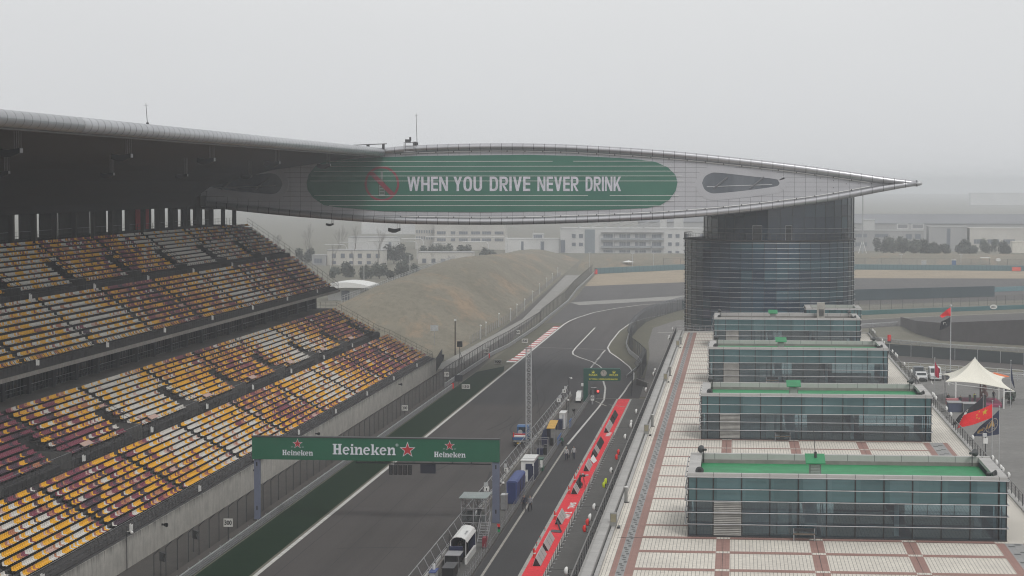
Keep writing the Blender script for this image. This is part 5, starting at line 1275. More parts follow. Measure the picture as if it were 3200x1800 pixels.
ck = MB(); ck.tube((-20.96,RY-0.3,4.78),(-20.96,RY-0.38,4.78),0.50,mat('clock_rim', (0.45,0.42,0.36), 0.3, metal=0.4),24); ck.tube((-20.96,RY-0.381,4.78),(-20.96,RY-0.39,4.78),0.43,mat('clock_face', (0.50,0.48,0.43), 0.5),24); co_ = ck.build('clock', bm_)
hd = MB()
for i in range(12):
    a = math.pi*i/6; hd.box(-20.96+0.36*math.sin(a)-0.025,-20.96+0.36*math.sin(a)+0.025,RY-0.396,RY-0.391,4.78+0.36*math.cos(a)-0.05,4.78+0.36*math.cos(a)+0.05,steel_d)
hd.box(-20.98,-20.94,RY-0.402,RY-0.397,4.70,5.12,black); hd.box(-20.985,-20.935,RY-0.407,RY-0.403,4.72,5.02,black); hd.build('hand', co_)
t = thing('pit_exit_light', 'red signal lamp on a black frame under the green clock gantry', 'traffic light', (-22.2, 345, 0))
MB().tube((-22.9,345,0),(-22.9,345,2.6),0.04,steel_d,5).tube((-22.0,345,0.9),(-22.0,345,2.6),0.04,steel_d,5).tube((-22.9,345,2.62),(-22.0,345,2.62),0.035,steel_l,5).build('frame', t)
MB().box(-22.35,-22.05,344.9,345.1,1.5,2.5,black).box(-23.0,-22.75,344.9,345.1,1.5,2.2,black).box(-21.95,-21.55,344.9,345.1,1.6,2.3,black).build('housing', t)
MB().ball((-21.75,344.88,2.05),0.17,emit_mat('lamp_red',(1,0.05,0.04),4),10,6).build('lamp', t)
t = boxthing('no_entry_sign', 'white board with a crossed black circle at the pit lane end', 'sign', [('board', MB().box(-22.85,-22.3,344.0,344.06,0.62,1.42,plastic_w)), ('post', MB().box(-22.7,-22.45,344.07,344.15,0,0.7,steel))], (-22.6,344,0))
rg_ = MB()
for i in range(18):
    a0, a1 = 2*math.pi*i/18, 2*math.pi*(i+1)/18
    rg_.quad(*[(-22.575+r*math.cos(a), 343.99, 1.08+r*math.sin(a)) for r, a in ((.15,a0),(.22,a0),(.22,a1),(.15,a1))], black)
rg_.poly([(-22.575+a,343.985,1.08+c) for a, c in ((-.16,.10),(-.10,.16),(.16,-.10),(.10,-.16))], black); rg_.build('symbol', t)
tag(MB().wall([(-17.3,381),(-14.9,372.5)],0,0.95,0.25,conc).build('barrier'), 'low concrete barrier closing the gap beside the pit exit fence', 'barrier')
# ================================================================== RED CARPET
cp_ = MB().box(-18.92,-17.05,100,353,0.016,0.036,red_carp); ca = cp_.build('red_carpet'); tag(ca, 'long red carpet running up the pit lane edge', 'carpet')
cl = MB()
for y, s_ in ((185.0,'NAM Z'),(225.8,'NAM Z'),(232.6,'TAMS'),(300.5,'MAN')): letters(cl, s_, lambda a, b_, y=y: (-17.25-0.72*b_, y+4.6*a, 0.040), white_p, 0.05)
cl.build('lettering', ca)
def aframe(y0, y1, kind, label, x0=-18.40, x1=-17.64):
    t = thing('advertising_frame', label, 'sign', ((x0+x1)/2, y0, 0.04), 'A-shaped advertising boards along the red carpet'); xm = (x0+x1)/2-0.10; h = 0.80
    pm = mat('board_back', (0.56,0.55,0.54), 0.6, var=0.05) if kind == 'w' else mat('board_green', (0.025,0.045,0.045), 0.5)
    MB().prism([(xm,h+.04),(xm+.03,h+.04),(x1,0.06),(x1-.03,0.06)],'y',y0,y1,pm).build('right_board', t)
    MB().prism([(xm,h+.035),(xm-.03,h+.035),(x0,0.06),(x0+.03,0.06)],'y',y0,y1,pm).build('left_board', t)
    MB().poly([(x0+.03,y0+0.03,0.06),(x1-.03,y0+0.03,0.06),(xm,y0+0.03,h)],black).poly([(x0+.03,y1-0.03,0.06),(x1-.03,y1-0.03,0.06),(xm,y1-0.03,h)],black).build('end_panel', t)
    sm = MB(); n_ = 3 if kind == 'w' else 2
    for k in range(1, n_): 
        y = y0+(y1-y0)*k/n_; sm.prism([(xm+.034,h+.038),(xm+.040,h+.036),(x1+.006,0.062),(x1,0.06)],'y',y-0.05,y+0.05,steel_d)
    sm.build('seam', t)
for a in ((197.0,203.6,'w','pale A-shaped board nearest the frame bottom on the red carpet'),(205.4,212.6,'w','second pale A-shaped board from the bottom on the red carpet'),(221.5,227.6,'w','pale A-shaped board just below the white carpet lettering'),
  (243.5,247.3,'w','first pale A-shaped board past the white carpet lettering'),(248.0,251.8,'k','dark A-shaped board just short of the cameraman'),(263.2,269.6,'w','pale A-shaped board just past the cameraman'),
  (276.8,279.6,'k','dark A-shaped board ahead of a pale one past the cameraman'),(280.0,284.2,'w','pale A-shaped board between two dark ones on the carpet'),(285.0,293.4,'k','long dark green A-shaped board below the upper lettering'),
  (304.6,308.4,'w','pale A-shaped board above the upper lettering on the carpet'),(308.8,314.8,'w','last pale A-shaped board towards the carpet end'),(315.4,320.0,'k','dark green A-shaped board second from the carpet end'),(320.8,328.4,'k','dark green A-shaped board nearest the carpet end')): aframe(*a)
t = thing('fallen_frame', 'dark A-shaped board lying folded open in a V on the carpet', 'sign', (-18, 219, 0.04))
dg_ = mat('board_dark', (0.03,0.036,0.04), 0.5)
MB().add([(-18.42,216.6,0.08),(-17.3,216.2,0.08),(-17.3,217.4,0.12),(-18.42,217.8,0.12),(-18.42,216.6,0.04),(-17.3,216.2,0.04),(-17.3,217.4,0.04),(-18.42,217.8,0.04)],[(0,1,2,3),(0,4,5,1),(1,5,6,2),(2,6,7,3),(3,7,4,0)],dg_).build('lower_board', t)
MB().add([(-17.3,216.6,0.16),(-17.6,217.8,0.16),(-18.3,221.6,0.55),(-17.95,220.6,0.55),(-17.3,216.6,0.12),(-17.6,217.8,0.12),(-18.3,221.6,0.5),(-17.95,220.6,0.5)],[(0,3,2,1),(0,1,5,4),(1,2,6,5),(2,3,7,6),(3,0,4,7)],dg_).build('upper_board', t)
boxthing('lying_board', 'small white board lying tilted on the carpet past the cameraman', 'board', [('panel', MB().add([(-18.15,272.4,0.35),(-17.95,275.4,0.6),(-17.35,273.2,0.1),(-17.6,270.6,0.06),(-18.15,272.4,0.31),(-17.95,275.4,0.56),(-17.35,273.2,0.06),(-17.6,270.6,0.05)],[(0,3,2,1),(0,1,5,4),(1,2,6,5),(2,3,7,6),(3,0,4,7)],plastic_w))], (-17.8,273,0.04))
for k, (y, lb) in enumerate(((201.5,'tall red marker cone leaning at the carpet edge, nearest of the four'),(224.8,'tall red marker cone with a white band, second along the carpet'),(243.9,'tall red marker cone, third along the carpet'),(252.9,'tall red marker cone beside the cameraman'))):
    boxthing('marker_cone', lb, 'cone', [('cone', MB().tube((-18.62,y,0.1),(-18.68,y+0.02,0.95),0.17,signal_red,10,0.05)), ('base', MB().box(-18.82,-18.42,y-0.2,y+0.2,0.04,0.1,signal_red)), ('band', MB().tube((-18.63,y,0.42),(-18.65,y,0.52),0.142,white_p,10,0.13))], (-18.62,y,0.04), 'red marker cones along the carpet')
for k, y in enumerate((204.6,208.4,212.0,217.5,258,261.5,264.5,267,271,296,311)):
    boxthing('small_marker', f'tiny red marker on the carpet pale kerb, {ORD[k+1]} from the near end', 'marker', [('cap', MB().ball((-19.05,y,0.30),0.07,signal_red,6,3)), ('peg', MB().tube((-19.05,y,0.03),(-19.05,y,0.26),0.035,black,5))], (-19.05,y,0.03), 'small markers on the carpet kerb')
st = thing('stanchion', 'slim steel stanchion with a white disc foot beside the red carpet', 'stanchion', (-16.6, 150, 0.014), 'stanchions beside the red carpet')
MB().tube((-16.6,150,0.03),(-16.6,150,0.95),0.032,steel_d,6).build('post', st); MB().tube((-16.6,150,0.016),(-16.6,150,0.04),0.14,steel_l,10).build('foot', st)
MB().tube((-16.6,150,0.90),(-16.6,150.1,0.90),0.02,steel_l,4).build('hook', st)
k = 1; y = 186.0; st.location.y = y; st['label'] = 'slim steel stanchion beside the red carpet, first from the frame bottom'
while y < 296:
    y += 2.15; k += 1
    nm = ORD[k] if k <= 40 else f'forty-{ORD[k-40]}' if k < 50 else ORD[10] if False else {50:'fiftieth'}.get(k, f'fifty-{ORD[k-50]}')
    dup(st, (-16.6, y, 0.014), label=f'slim steel stanchion beside the red carpet, {nm} from the frame bottom')
rp = thing('rope', 'thin cord strung between the stanchions beside the red carpet', 'cord', (-16.6, 240, 0.9))
MB().tube((-16.6,186,0.915),(-16.6,296,0.915),0.012,steel_l,4).build('cord', rp)
for y in (190.6, 228.4, 285.0, 303.5):
    t = boxthing('barrier_tape', f'thin cord across the apron from carpet to building, {ORD[(190.6,228.4,285.0,303.5).index(y)+1]} from near end', 'cord', [('cord', MB().tube((-16.6,y,0.92),(-10.2,y+0.3,0.95),0.018,steel_d,4)), ('post', MB().tube((-13.4,y+0.15,0.01),(-13.4,y+0.15,0.95),0.02,steel_d,5))], (-13.4,y,0.01), 'cord barriers across the apron')
# ================================================================== FLOODLIGHTS ON THE BALUSTRADES
def lamp_proto(name, label, hm, sgn):
    t = thing(name, label, 'floodlight', (0,0,0), 'floodlights on the terrace balustrades')
    MB().path([(0,0,0),(sgn*0.35,0,0.02),(sgn*0.6,0,0.12),(sgn*0.72,0,0.3)],0.035,steel_d,6).tube((0,0,-0.3),(0,0,0.15),0.05,steel_d,5).build('bracket', t)
    h = MB(); pts = []
    prof = [(0.0,-0.28,0.10),(0.03,-0.1,0.17),(0.05,0.12,0.19),(0.0,0.32,0.14),(-0.08,0.42,0.05)]
    h.path([(sgn*(0.78+a),0,0.40+b_) for a, b_, r in prof],[r for a, b_, r in prof],hm,10); h.build('hood', t, smooth=True)
    MB().box(sgn*0.62-0.03,sgn*0.62+0.03,-0.10,0.10,0.30,0.55,black).build('lens', t)
    return t
LP = {('w',-1): lamp_proto('floodlight','white hooded floodlight',plastic_w,-1), ('w',1): lamp_proto('floodlight','white hooded floodlight',plastic_w,1),
      ('r',-1): lamp_proto('floodlight','red covered floodlight',signal_red,-1), ('y',-1): lamp_proto('floodlight','lime covered floodlight',yellowgreen,-1)}
used = set()
def lamp(kind, sgn, y, label):
    x = -10.0 if sgn < 0 else 22.25; pz = 10.3; key = (kind, sgn)
    if key not in used: used.add(key); o = LP[key]; o['label'] = label; o.location = (x, y, pz); o.scale = (0.72,)*3; o.rotation_euler = (0,0,random.uniform(-.3,.3)); return
    dup(LP[key], (x, y, pz), random.uniform(-.6,.6), label, 0.72)
cw = {'w':'white hooded','r':'red covered','y':'lime covered'}
for k, (c, y) in enumerate((('w',136),('r',152.8),('r',155.6),('w',158.3),('w',163.2),('y',175.2),('y',177.6),('w',184),('r',193.6),('r',196.8),('w',209.3),('w',219.2),('w',221.9),('w',232.9),('w',257.5),('w',279),('w',284.4),('w',343.4),('w',348),('w',366))):
    lamp(c, -1, y, f'{cw[c]} floodlight on the pit lane balustrade, {ORD[k+1]} along from the frame bottom')
for k, y in enumerate((184.7,187.9,189.8,193.2,196,212,233.3,239,251.1,253.9,255.5,276.5,286.5,298.4,311.9,315,320.8,338,343.6,362,366.8)):
    lamp('w', 1, y, f'white hooded floodlight on the car park balustrade, {ORD[k+1]} along from the near end')
MB_box = boxthing('antenna_box', 'white box antenna on a pole outside the right balustrade', 'antenna', [('pole', MB().tube((22.5,199,9),(22.5,199,12.2),0.05,steel_d,6)), ('box', MB().box(22.3,22.7,198.8,199.1,11.6,12.1,plastic_w)), ('arm', MB().tube((22.5,199,12.2),(22.9,199,12.6),0.02,steel_d,4).box(22.25,22.6,198.8,199.1,12.2,12.5,steel_l))], (22.5,199,9.5))
# ================================================================== PEOPLE
skin_m = mat('skin', (0.42,0.26,0.19), 0.6, var=0.05); hair_m = mat('hair', (0.012,0.010,0.010), 0.6); shoe_m = mat('shoe', (0.015,0.014,0.014), 0.5)
def cloth(n, c): return mat('cloth_'+n, c, 0.85, var=0.1, scale=6)
def person(x, y, z, heading, label, shirt, trousers, pose='walk', hair=None, cat='person', group=None, h=1.75, phase=1):
    hair = hair or hair_m
    V = []; E = []; Rr = []; B = []
    def v(p, r): V.append(p); Rr.append(r); return len(V)-1
    def e(a, b, m): E.append((a, b)); B.append((a, b, m))
    s = {'walk': 0.26, 'stand': 0.05, 'crouch': 0.10, 'film': 0.12}[pose]; lean = {'walk': 0.03, 'stand': 0.0, 'crouch': 0.22, 'film': 0.05}[pose]; dz = -0.30 if pose == 'crouch' else 0
    pel = v((0,0,.95+dz), .125); sp = v((0,lean*.4,1.15+dz), .12); ch = v((0,lean*.9,1.34+dz), .145); nk = v((0,lean+.01,1.49+dz), .055); h0 = v((0,lean+.03,1.57+dz), .075); h1 = v((0,lean+.02,1.64+dz), .092); h2 = v((0,lean,1.70+dz), .07); ns = v((0,lean+.12,1.60+dz), .014)
    e(pel,sp,0); e(sp,ch,0); e(ch,nk,2); e(nk,h0,2); e(h0,h1,2); e(h1,h2,3); e(h0,ns,2)
    for sd in (-1, 1):
        sh = v((sd*.185,lean*.9,1.42+dz), .058)
        f = sd*phase
        if pose == 'film': el = v((sd*.25,lean+.10,1.22), .045); wr = v((sd*.13,lean+.30,1.34), .032); pd = Vector((-sd*.02,.07,.03))
        elif pose == 'crouch': el = v((sd*.24,lean+.12,1.14+dz), .045); wr = v((sd*.16,lean+.34,1.02+dz), .032); pd = Vector((0,.08,-.02))
        else: el = v((sd*.245,lean-.04-f*s*.25,1.15), .045); wr = v((sd*.25,lean+.06-f*s*.45,.93), .032); pd = Vector((0,.02,-.085))
        e(ch,sh,0); e(sh,el,0); e(el,wr,0 if shirt != 'short' else 2)
        w0 = Vector(V[wr]); pm = v(tuple(w0+pd*.55), .030); e(wr,pm,2)
        side = pd.cross(Vector((1,0,0))).normalized()
        for k in range(4):
            a = w0+pd+side*(k-1.5)*.020; t1 = v(tuple(a), .010); t2 = v(tuple(a+pd*(.45-.06*abs(k-1.2))+Vector((-sd*.012,0,0))), .009); e(pm,t1,2); e(t1,t2,2)
        th = v(tuple(w0+pd*.5+side*.05+Vector((-sd*.02,0,0))), .010); e(pm,th,2)
        hp = v((sd*.095,0,.88+dz), .092); st = f*s
        if pose == 'crouch': kn = v((sd*.14,.28,.52), .066); an = v((sd*.13,.02,.10), .045); to = v((sd*.14,.20,.045), .038)
        else: kn = v((sd*.10,st*.55+.04,.49), .066); an = v((sd*.10,st*1.0-.02,.10+(.05 if st < -.1 else 0)), .045); to = v((sd*.11,st+.17,.04), .038)
        e(pel,hp,1); e(hp,kn,1); e(kn,an,1); e(an,to,4)
    me = bpy.data.meshes.new('person'); me.from_pydata(V, E, []); o = bpy.data.objects.new('person_tmp', me); COL.objects.link(o)
    o.modifiers.new('Skin', 'SKIN'); d = me.skin_vertices[0].data
    for i, r in enumerate(Rr): d[i].radius = (r, r)
    d[0].use_root = True
    sb = o.modifiers.new('Sub', 'SUBSURF'); sb.levels = 1; sb.render_levels = 1
    dg = bpy.context.evaluated_depsgraph_get(); m2 = bpy.data.meshes.new_from_object(o.evaluated_get(dg)); bpy.data.objects.remove(o); bpy.data.meshes.remove(me)
    m2.name = 'person'
    m2.materials.clear()
    for m in (shirt if shirt != 'short' else cloth('white', (0.6,0.6,0.6)), trousers, skin_m, hair, shoe_m): m2.materials.append(m)
    for p in m2.polygons:
        c = p.center; best = 9; bi = 0
        for a, b, m in B:
            A = Vector(V[a]); D = Vector(V[b])-A; t = max(0, min(1, (c-A).dot(D)/max(D.length_squared,1e-9))); q = (A+D*t-c).length-(Rr[a]+(Rr[b]-Rr[a])*t)
            if q < best: best = q; bi = m
        if bi == 2 and c.z > 1.63+dz and c.y < lean+.05: bi = 3
        p.material_index = bi; p.use_smooth = True
    k = h/1.75; o = bpy.data.objects.new('person', m2); COL.objects.link(o); o.location = (x, y, z); o.rotation_euler = (0,0,heading); o.scale = (k,k,k)
    return tag(o, label, cat, group)
wht = cloth('white_shirt', (0.55,0.56,0.57)); gry = cloth('grey_shirt', (0.30,0.31,0.34)); blk = cloth('black', (0.012,0.013,0.018)); nvy = cloth('navy', (0.018,0.022,0.05)); grn = cloth('green', (0.01,0.12,0.06))
person(-21.2, 273.2, 0.015, math.pi, 'person in a white shirt walking with a dark bag in the pit lane', wht, nvy, h=1.76)
boxthing('shoulder_bag', 'dark bag held by the left of the two white-shirted walkers', 'bag', [('bag', MB().box(-20.93,-20.78,272.9,273.3,0.45,0.86,black)), ('strap', MB().tube((-20.86,273.0,0.86),(-20.88,273.0,1.0),0.015,black,4).tube((-20.86,273.2,0.86),(-20.88,273.1,1.0),0.015,black,4))], (-20.86,273.1,0.45))
person(-20.35, 274.3, 0.015, math.pi, 'person in a white shirt walking empty-handed on the right in the pit lane', wht, nvy, h=1.78, phase=-1)
person(-21.75, 230.2, 0.015, math.pi-.2, 'bareheaded person in a grey shirt walking on the pit lane line', gry, blk, h=1.77, hair=mat('grey_hair', (0.20,0.19,0.18), 0.7))
person(-22.45, 230.6, 0.015, math.pi+.2, 'person in an all-dark suit walking against the pit lane railing', nvy, blk, h=1.76, phase=-1)
person(-17.75, 248.6, 0.04, -math.pi/2-.3, 'cameraman in black filming over a tripod on the red carpet', blk, blk, 'film', h=1.78, hair=mat('grey_hair', (0.20,0.19,0.18), 0.7))
boxthing('tripod_camera', 'large broadcast camera with a long lens on a tripod on the red carpet', 'camera', [('tripod', MB().tube((-17.3,248.5,1.35),(-17.2,248.0,0.04),0.025,black,4).tube((-17.3,248.5,1.35),(-17.1,249.0,0.04),0.025,black,4).tube((-17.3,248.5,1.35),(-17.5,248.9,0.04),0.025,black,4)), ('body', MB().box(-17.55,-17.1,248.38,248.62,1.36,1.62,black)), ('lens', MB().tube((-17.1,248.5,1.52),(-16.75,248.5,1.56),0.09,steel_l,8)), ('viewfinder', MB().box(-17.5,-17.3,248.4,248.6,1.62,1.76,steel_l))], (-17.3,248.5,0.04))
person(-22.85, 288.6, 0.015, 1.2, 'person in a green top crouching beside the blue boards', grn, blk, 'crouch', h=1.72)
# ================================================================== TRACK-SIDE FENCES AND BARRIERS
def armco(name, label, line, h=0.95, n=4, step=4.0, red_end=True):
    t = thing(name, label, 'guard rail', (line[0][0], line[0][1], 0), 'steel guard rails beside the track')
    r = MB()
    for k in range(n):
        z = 0.12+k*(h-0.12)/n; r.wall(line, z, z+(h-0.12)/n*0.62, 0.07, steel_l if k == n-1 else steel)
    r.build('rail', t)
    ps = []
    for (xa,ya),(xb,yb) in zip(line, line[1:]):
        L = math.hypot(xb-xa, yb-ya); m = max(1, int(L/step))
        for i in range(m):
            if ya+(yb-ya)*i/m > 182: ps.append(MB().box(xa+(xb-xa)*i/m-0.16,xa+(xb-xa)*i/m-0.06,ya+(yb-ya)*i/m-0.06,ya+(yb-ya)*i/m+0.06,0,h,steel))
    many('post', t, ps)
    if red_end: MB().box(line[-1][0]-0.1,line[-1][0]+0.25,line[-1][1],line[-1][1]+0.12,0.05,h+0.05,signal_red).build('end_marker', t)
armco('guard_rail', 'grey steel guard rail along the turf strip below the grandstand', [(-48.15,100),(-48.15,368)])
armco('guard_rail', 'grey steel guard rail from the grandstand end to the hundred board', [(-49.6,370),(-49.6,384),(-49.3,433)])
armco('guard_rail', 'grey steel guard rail following the fence past the kerb', [(-49.6,436),(-48.3,463),(-47.9,520),(-48.1,545)], red_end=False)
armco('guard_rail', 'grey steel guard rail along the far run-off fence', [(-48.3,548),(-49.2,640),(-51.8,709),(-54.8,846)], red_end=True, step=8)
def fence(name, label, line, h, step, bend, netm, pm=steel_d, r=0.05, z0=0.0, rails=(), zig=True, cat='fence', grp=None):
    t = thing(name, label, cat, (line[0][0], line[0][1], 0), grp)
    p = MB(); q = MB(); ps = []
    for a, b in zip(line, line[1:]):
        A, B_ = Vector((*a[:2],a[2] if len(a) > 2 else 0)), Vector((*b[:2],b[2] if len(b) > 2 else 0)); L = (B_-A).length; m = max(1, round(L/step)); d = (B_-A).normalized(); nn = Vector((-d.y,d.x,0))*-bend
        up_ = Vector((0,0,1))
        for i in range(m+1):
            c = A+(B_-A)*i/m
            if i == m and b is not line[-1]: continue
            o_ = MB(); o_.tube(c+up_*z0, c+up_*h*(0.84 if bend else 1), r, pm, 5)
            if bend: o_.tube(c+up_*h*0.84, c+up_*h+nn, r*0.9, pm, 5)
            if c.y > 182: ps.append(o_)
        for f in rails: p.tube(A+up_*h*f, B_+up_*h*f, r*0.55, pm, 4)
        k = 0.84 if bend else 1
        q.quad(A+up_*z0, B_+up_*z0, B_+up_*h*k, A+up_*h*k, netm)
        if bend: q.quad(A+up_*h*k, B_+up_*h*k, B_+up_*h+nn, A+up_*h+nn, netm)
    many('post', t, ps); q.build('netting', t)
    if p.v: p.build('rail', t)
    return t
fence('catch_fence', 'tall catch fence with bent dark posts between the grandstand wall and the track', [(-50.3,100),(-50.3,372)], 3.3, 4.0, 0.55, net)
fence('catch_fence', 'catch fence with bent posts past the grandstand end to the fifty board', [(-50.5,374),(-50.2,430),(-49.2,470),(-48.8,545)], 3.4, 4.0, 0.55, net)
fence('catch_fence', 'far catch fence climbing along the service road to the gravel trap', [(-49.2,548),(-50.2,640),(-52.8,709),(-56,850)], 3.6, 5.0, 0.4, net)
fence('hillside_fence', 'low wire fence with pale posts along the foot of the grassy hill', [(-57.6,470),(-57.8,560),(-61,650),(-66.6,830)], 1.9, 4.5, 0, net_pale, steel, 0.04)
fence('gate_fence', 'dark gate fence at the grandstand end above the service road', [(-60,398),(-55.6,402),(-57.5,424)], 2.6, 1.5, 0, net_dark, steel_d, 0.04)
cf = [(-5,612),(-14.2,610),(-16.5,596),(-20.4,572),(-22.6,550),(-23.5,520),(-23.6,498),(-22.8,468),(-21.2,449),(-18.6,431),(-17.1,419),(-16.9,395),(-17.2,381)]
fence('catch_fence', 'dark curved catch fence winding round the grass beside the pit exit', cf, 3.6, 3.6, 0.5, net_dark)
tag(MB().wall([(-24.3,520),(-24.3,496),(-23.4,467),(-21.8,448),(-19.2,430),(-17.9,422)],0.05,0.95,0.12,steel).wall([(-17.9,422),(-19.6,392)],0.05,0.5,0.12,steel).build('guard_rail'), 'steel guard rail in front of the curved pit exit fence', 'guard rail')
tag(MB().wall([(-15.0,612),(-2,618),(10,624)],0,2.2,0.25,mat('hoarding_teal', (0.03,0.10,0.105), 0.7)).build('hoarding'), 'teal hoarding at the tower end of the curved fence', 'hoarding')
tag(MB().wall([(-17.9,381),(-17.0,357.5)],0,2.6,0.06,net_dark).build('screen_fence'), 'dark screen fence panel at the inner end of the pit exit fence', 'fence')
# braking distance boards
bw = mat('board_white', (0.66,0.65,0.62), 0.6)
def dist(txt, x, y, z, w, h, label, post=True):
    t = thing('distance_board', label, 'sign', (x, y, 0), 'braking distance boards'); o = MB().box(x-w/2,x+w/2,y-0.04,y+0.04,z-h/2,z+h/2,bw).build('board', t)
    MB().box(x-0.06,x+0.06,y+0.04,y+0.10,0,z,steel_d).build('post', t)
    l = MB(); letters(l, txt, facing(x-w*0.40,x+w*0.40,z-h*0.30,z+h*0.30,y-0.046), black, 0.04); l.build('digits', o)
dist('300', -49.6, 208.9, 1.7, 0.92, 0.80, 'white 300 board on the fence beside the left gantry post')
dist('200', -49.6, 323.8, 1.25, 0.95, 0.80, 'white 200 board on the fence beside the grandstand wall')
dist('150', -49.9, 373.7, 2.0, 0.85, 0.8, 'small white 150 board up on the fence by the grandstand end')
dist('100', -49.6, 431.7, 1.7, 0.95, 0.85, 'small white 100 board on the fence past the grandstand end')
dist('50', -48.9, 488, 1.6, 0.95, 0.85, 'small white 50 board on the fence below the hill')
dist('150', -45.7, 367.1, 0.5, 1.42, 0.76, 'wide white 150 board standing on the dark turf')
dist('100', -45.9, 418.8, 0.55, 1.42, 0.78, 'wide white 100 board standing where the dark turf ends')
dist('50', -45.7, 471.3, 0.85, 1.35, 0.9, 'white 50 board on the grass by the kerb behind the lattice mast')
boxthing('black_speaker', 'black loudspeakers on a braced dark pole behind the fence near the hill foot', 'loudspeaker', [('pole', MB().tube((-53.1,417,0),(-53.1,417,4.2),0.08,steel_d,6)), ('cabinet', MB().box(-53.6,-52.6,416.7,417.3,3.5,4.6,black)), ('brace', MB().tube((-53.1,417,2.6),(-51.6,414,0),0.06,steel_d,5).tube((-53.1,417,1.6),(-52.2,415,0),0.06,steel_d,5))], (-53.1,417,0))
for k, (x, y, z, lb) in enumerate(((-51.2,201.5,1.4,'black loudspeaker pair on the catch fence left of the 300 board'),(-50.9,188.5,1.5,'black loudspeaker pair on the catch fence at the frame bottom'))):
    boxthing('fence_speaker', lb, 'loudspeaker', [('pole', MB().tube((x,y,0),(x,y,z+0.8),0.05,steel_d,5)), ('cabinet', MB().prism([(x-0.05,z),(x+0.45,z-0.15),(x+0.3,z+0.25),(x+0.5,z+0.6),(x-0.05,z+0.8)],'y',y-0.3,y+0.3,black)), ('bracket', MB().box(x-0.1,x,y-0.1,y+0.1,z,z+0.7,steel_d))], (x,y,0))
boxthing('dark_panel_sign', 'dark square panel on the fence beside the small 150 board', 'sign', [('panel', MB().box(-48.3,-46.9,372.0,372.1,0.9,2.0,mat('panel_grey', (0.03,0.032,0.04), 0.6))), ('post', MB().tube((-47.6,372.15,0),(-47.6,372.15,1.2),0.05,steel_d,5))], (-47.6,372,0))
for k, (y, z) in enumerate(((204,2.2),(244,2.2),(281,2.2),(352,2.2))):
    boxthing('wall_horn', f'small black horn loudspeaker on the grandstand front wall, {ORD[k+1]} from the frame bottom', 'loudspeaker', [('horn', MB().tube((-54.9,y,z),(-54.4,y-0.3,z),0.06,black,8,0.22)), ('bracket', MB().box(-54.98,-54.85,y-0.05,y+0.05,z-0.1,z+0.1,steel_d))], (-54.9,y,z), 'horn loudspeakers on the grandstand wall')
boxthing('waste_bin', 'dark wheeled waste bin on the service road', 'bin', [('body', MB().prism([(-58.2,0.15),(-58.3,1.2),(-57.4,1.2),(-57.5,0.15)],'y',425.6,426.4,steel_d)), ('lid', MB().box(-58.35,-57.35,425.5,426.5,1.21,1.3,black)), ('wheel', MB().tube((-58.1,426.4,0.15),(-57.6,426.4,0.15),0.15,black,8))], (-57.8,426,0))
boxthing('wooden_pole', 'tall dark wooden pole at the near foot of the hill', 'pole', [('pole', MB().tube((-57.1,441,0),(-57.1,441,7.0),0.16,mat('pole_wood', (0.07,0.055,0.04), 0.9),7,0.12)), ('lamp', MB().box(-57.3,-56.9,440.8,441.2,7.0,7.4,plastic_w))], (-57.1,441,0))
boxthing('hill_sign', 'pale square sign on the near slope of the hill', 'sign', [('panel', MB().box(-62.9,-61.3,446.0,446.1,4.6,5.8,steel_l)), ('post', MB().tube((-62.1,446.1,1.6),(-62.1,446.1,4.7),0.05,steel,5))], (-62.1,446,2))
for k, (x, y) in enumerate(((-56.9,484),(-57.0,495.2),(-57.7,529),(-57,550),(-57.4,570),(-57.9,596.5),(-59.8,640.5),(-62,687),(-63.5,729.6),(-64.7,768),(-66.9,818))):
    boxthing('road_lamp', f'pale globe lamp post beside the service road, {ORD[k+1]} along from the near hill foot', 'lamp', [('pole', MB().tube((x,y,0),(x,y,3.1),0.07,steel_l,6)), ('globe', MB().ball((x,y,3.25),0.22,plastic_w,8,5)), ('foot', MB().tube((x,y,0),(x,y,0.2),0.14,steel,6))], (x,y,0), 'globe lamp posts along the service road')
# ================================================================== FAR END OF THE CIRCUIT
def slab(name, label, cat, line, z0, z1, t, m, grp=None): return tag(MB().wall(line, z0, z1, t, m).build(name), label, cat, grp)
tyre = grid_mat('tyre_wall_blue', (0.085,0.165,0.185), (0.05,0.10,0.115), px=1.6, w=0.2, rough=0.8)
slab('tyre_wall', 'long faded blue tyre wall behind the gravel trap', 'tyre wall', [(-54.5,848),(-21,893),(22,900)], 0, 2.2, 1.2, tyre)
slab('tyre_wall', 'blue tyre wall continuing right of the round tower to the frame edge', 'tyre wall', [(24,900),(48,902),(128,893)], 0, 2.1, 1.2, tyre)
slab('green_barrier', 'long dark green mesh barrier across the infield right of the tower', 'barrier', [(20,652),(33,659),(80,688)], 0, 3.3, 0.3, mat('barrier_green', (0.030,0.055,0.068), 0.8, scale=0.1))
slab('green_barrier', 'low pale blue barrier beyond the right end of the dark green one', 'barrier', [(80,716),(100,733),(130,748)], 0, 1.5, 0.3, mat('barrier_blue', (0.13,0.24,0.27), 0.8))
slab('tyre_barrier', 'teal tyre barrier below the grassy infield bank', 'barrier', [(22,579),(44,596),(82,622),(130,657)], 0, 1.15, 0.8, mat('barrier_teal', (0.028,0.105,0.095), 0.8, scale=0.05, c2=(0.05,0.13,0.15)))
t = thing('oval_sign', 'white oval sign with dark letters on the teal tyre barrier', 'sign', (72,613,0)); ov = MB()
ov.prism([(71.2+1.0*math.cos(2*math.pi*i/24), 0.95+0.62*math.sin(2*math.pi*i/24)) for i in range(24)],'y',613.4,613.6,white_p); oo = ov.build('plate', t); l = MB(); letters(l,'MSC',facing(70.6,71.8,0.65,1.2,613.38),steel_d,0.03); l.build('lettering', oo)
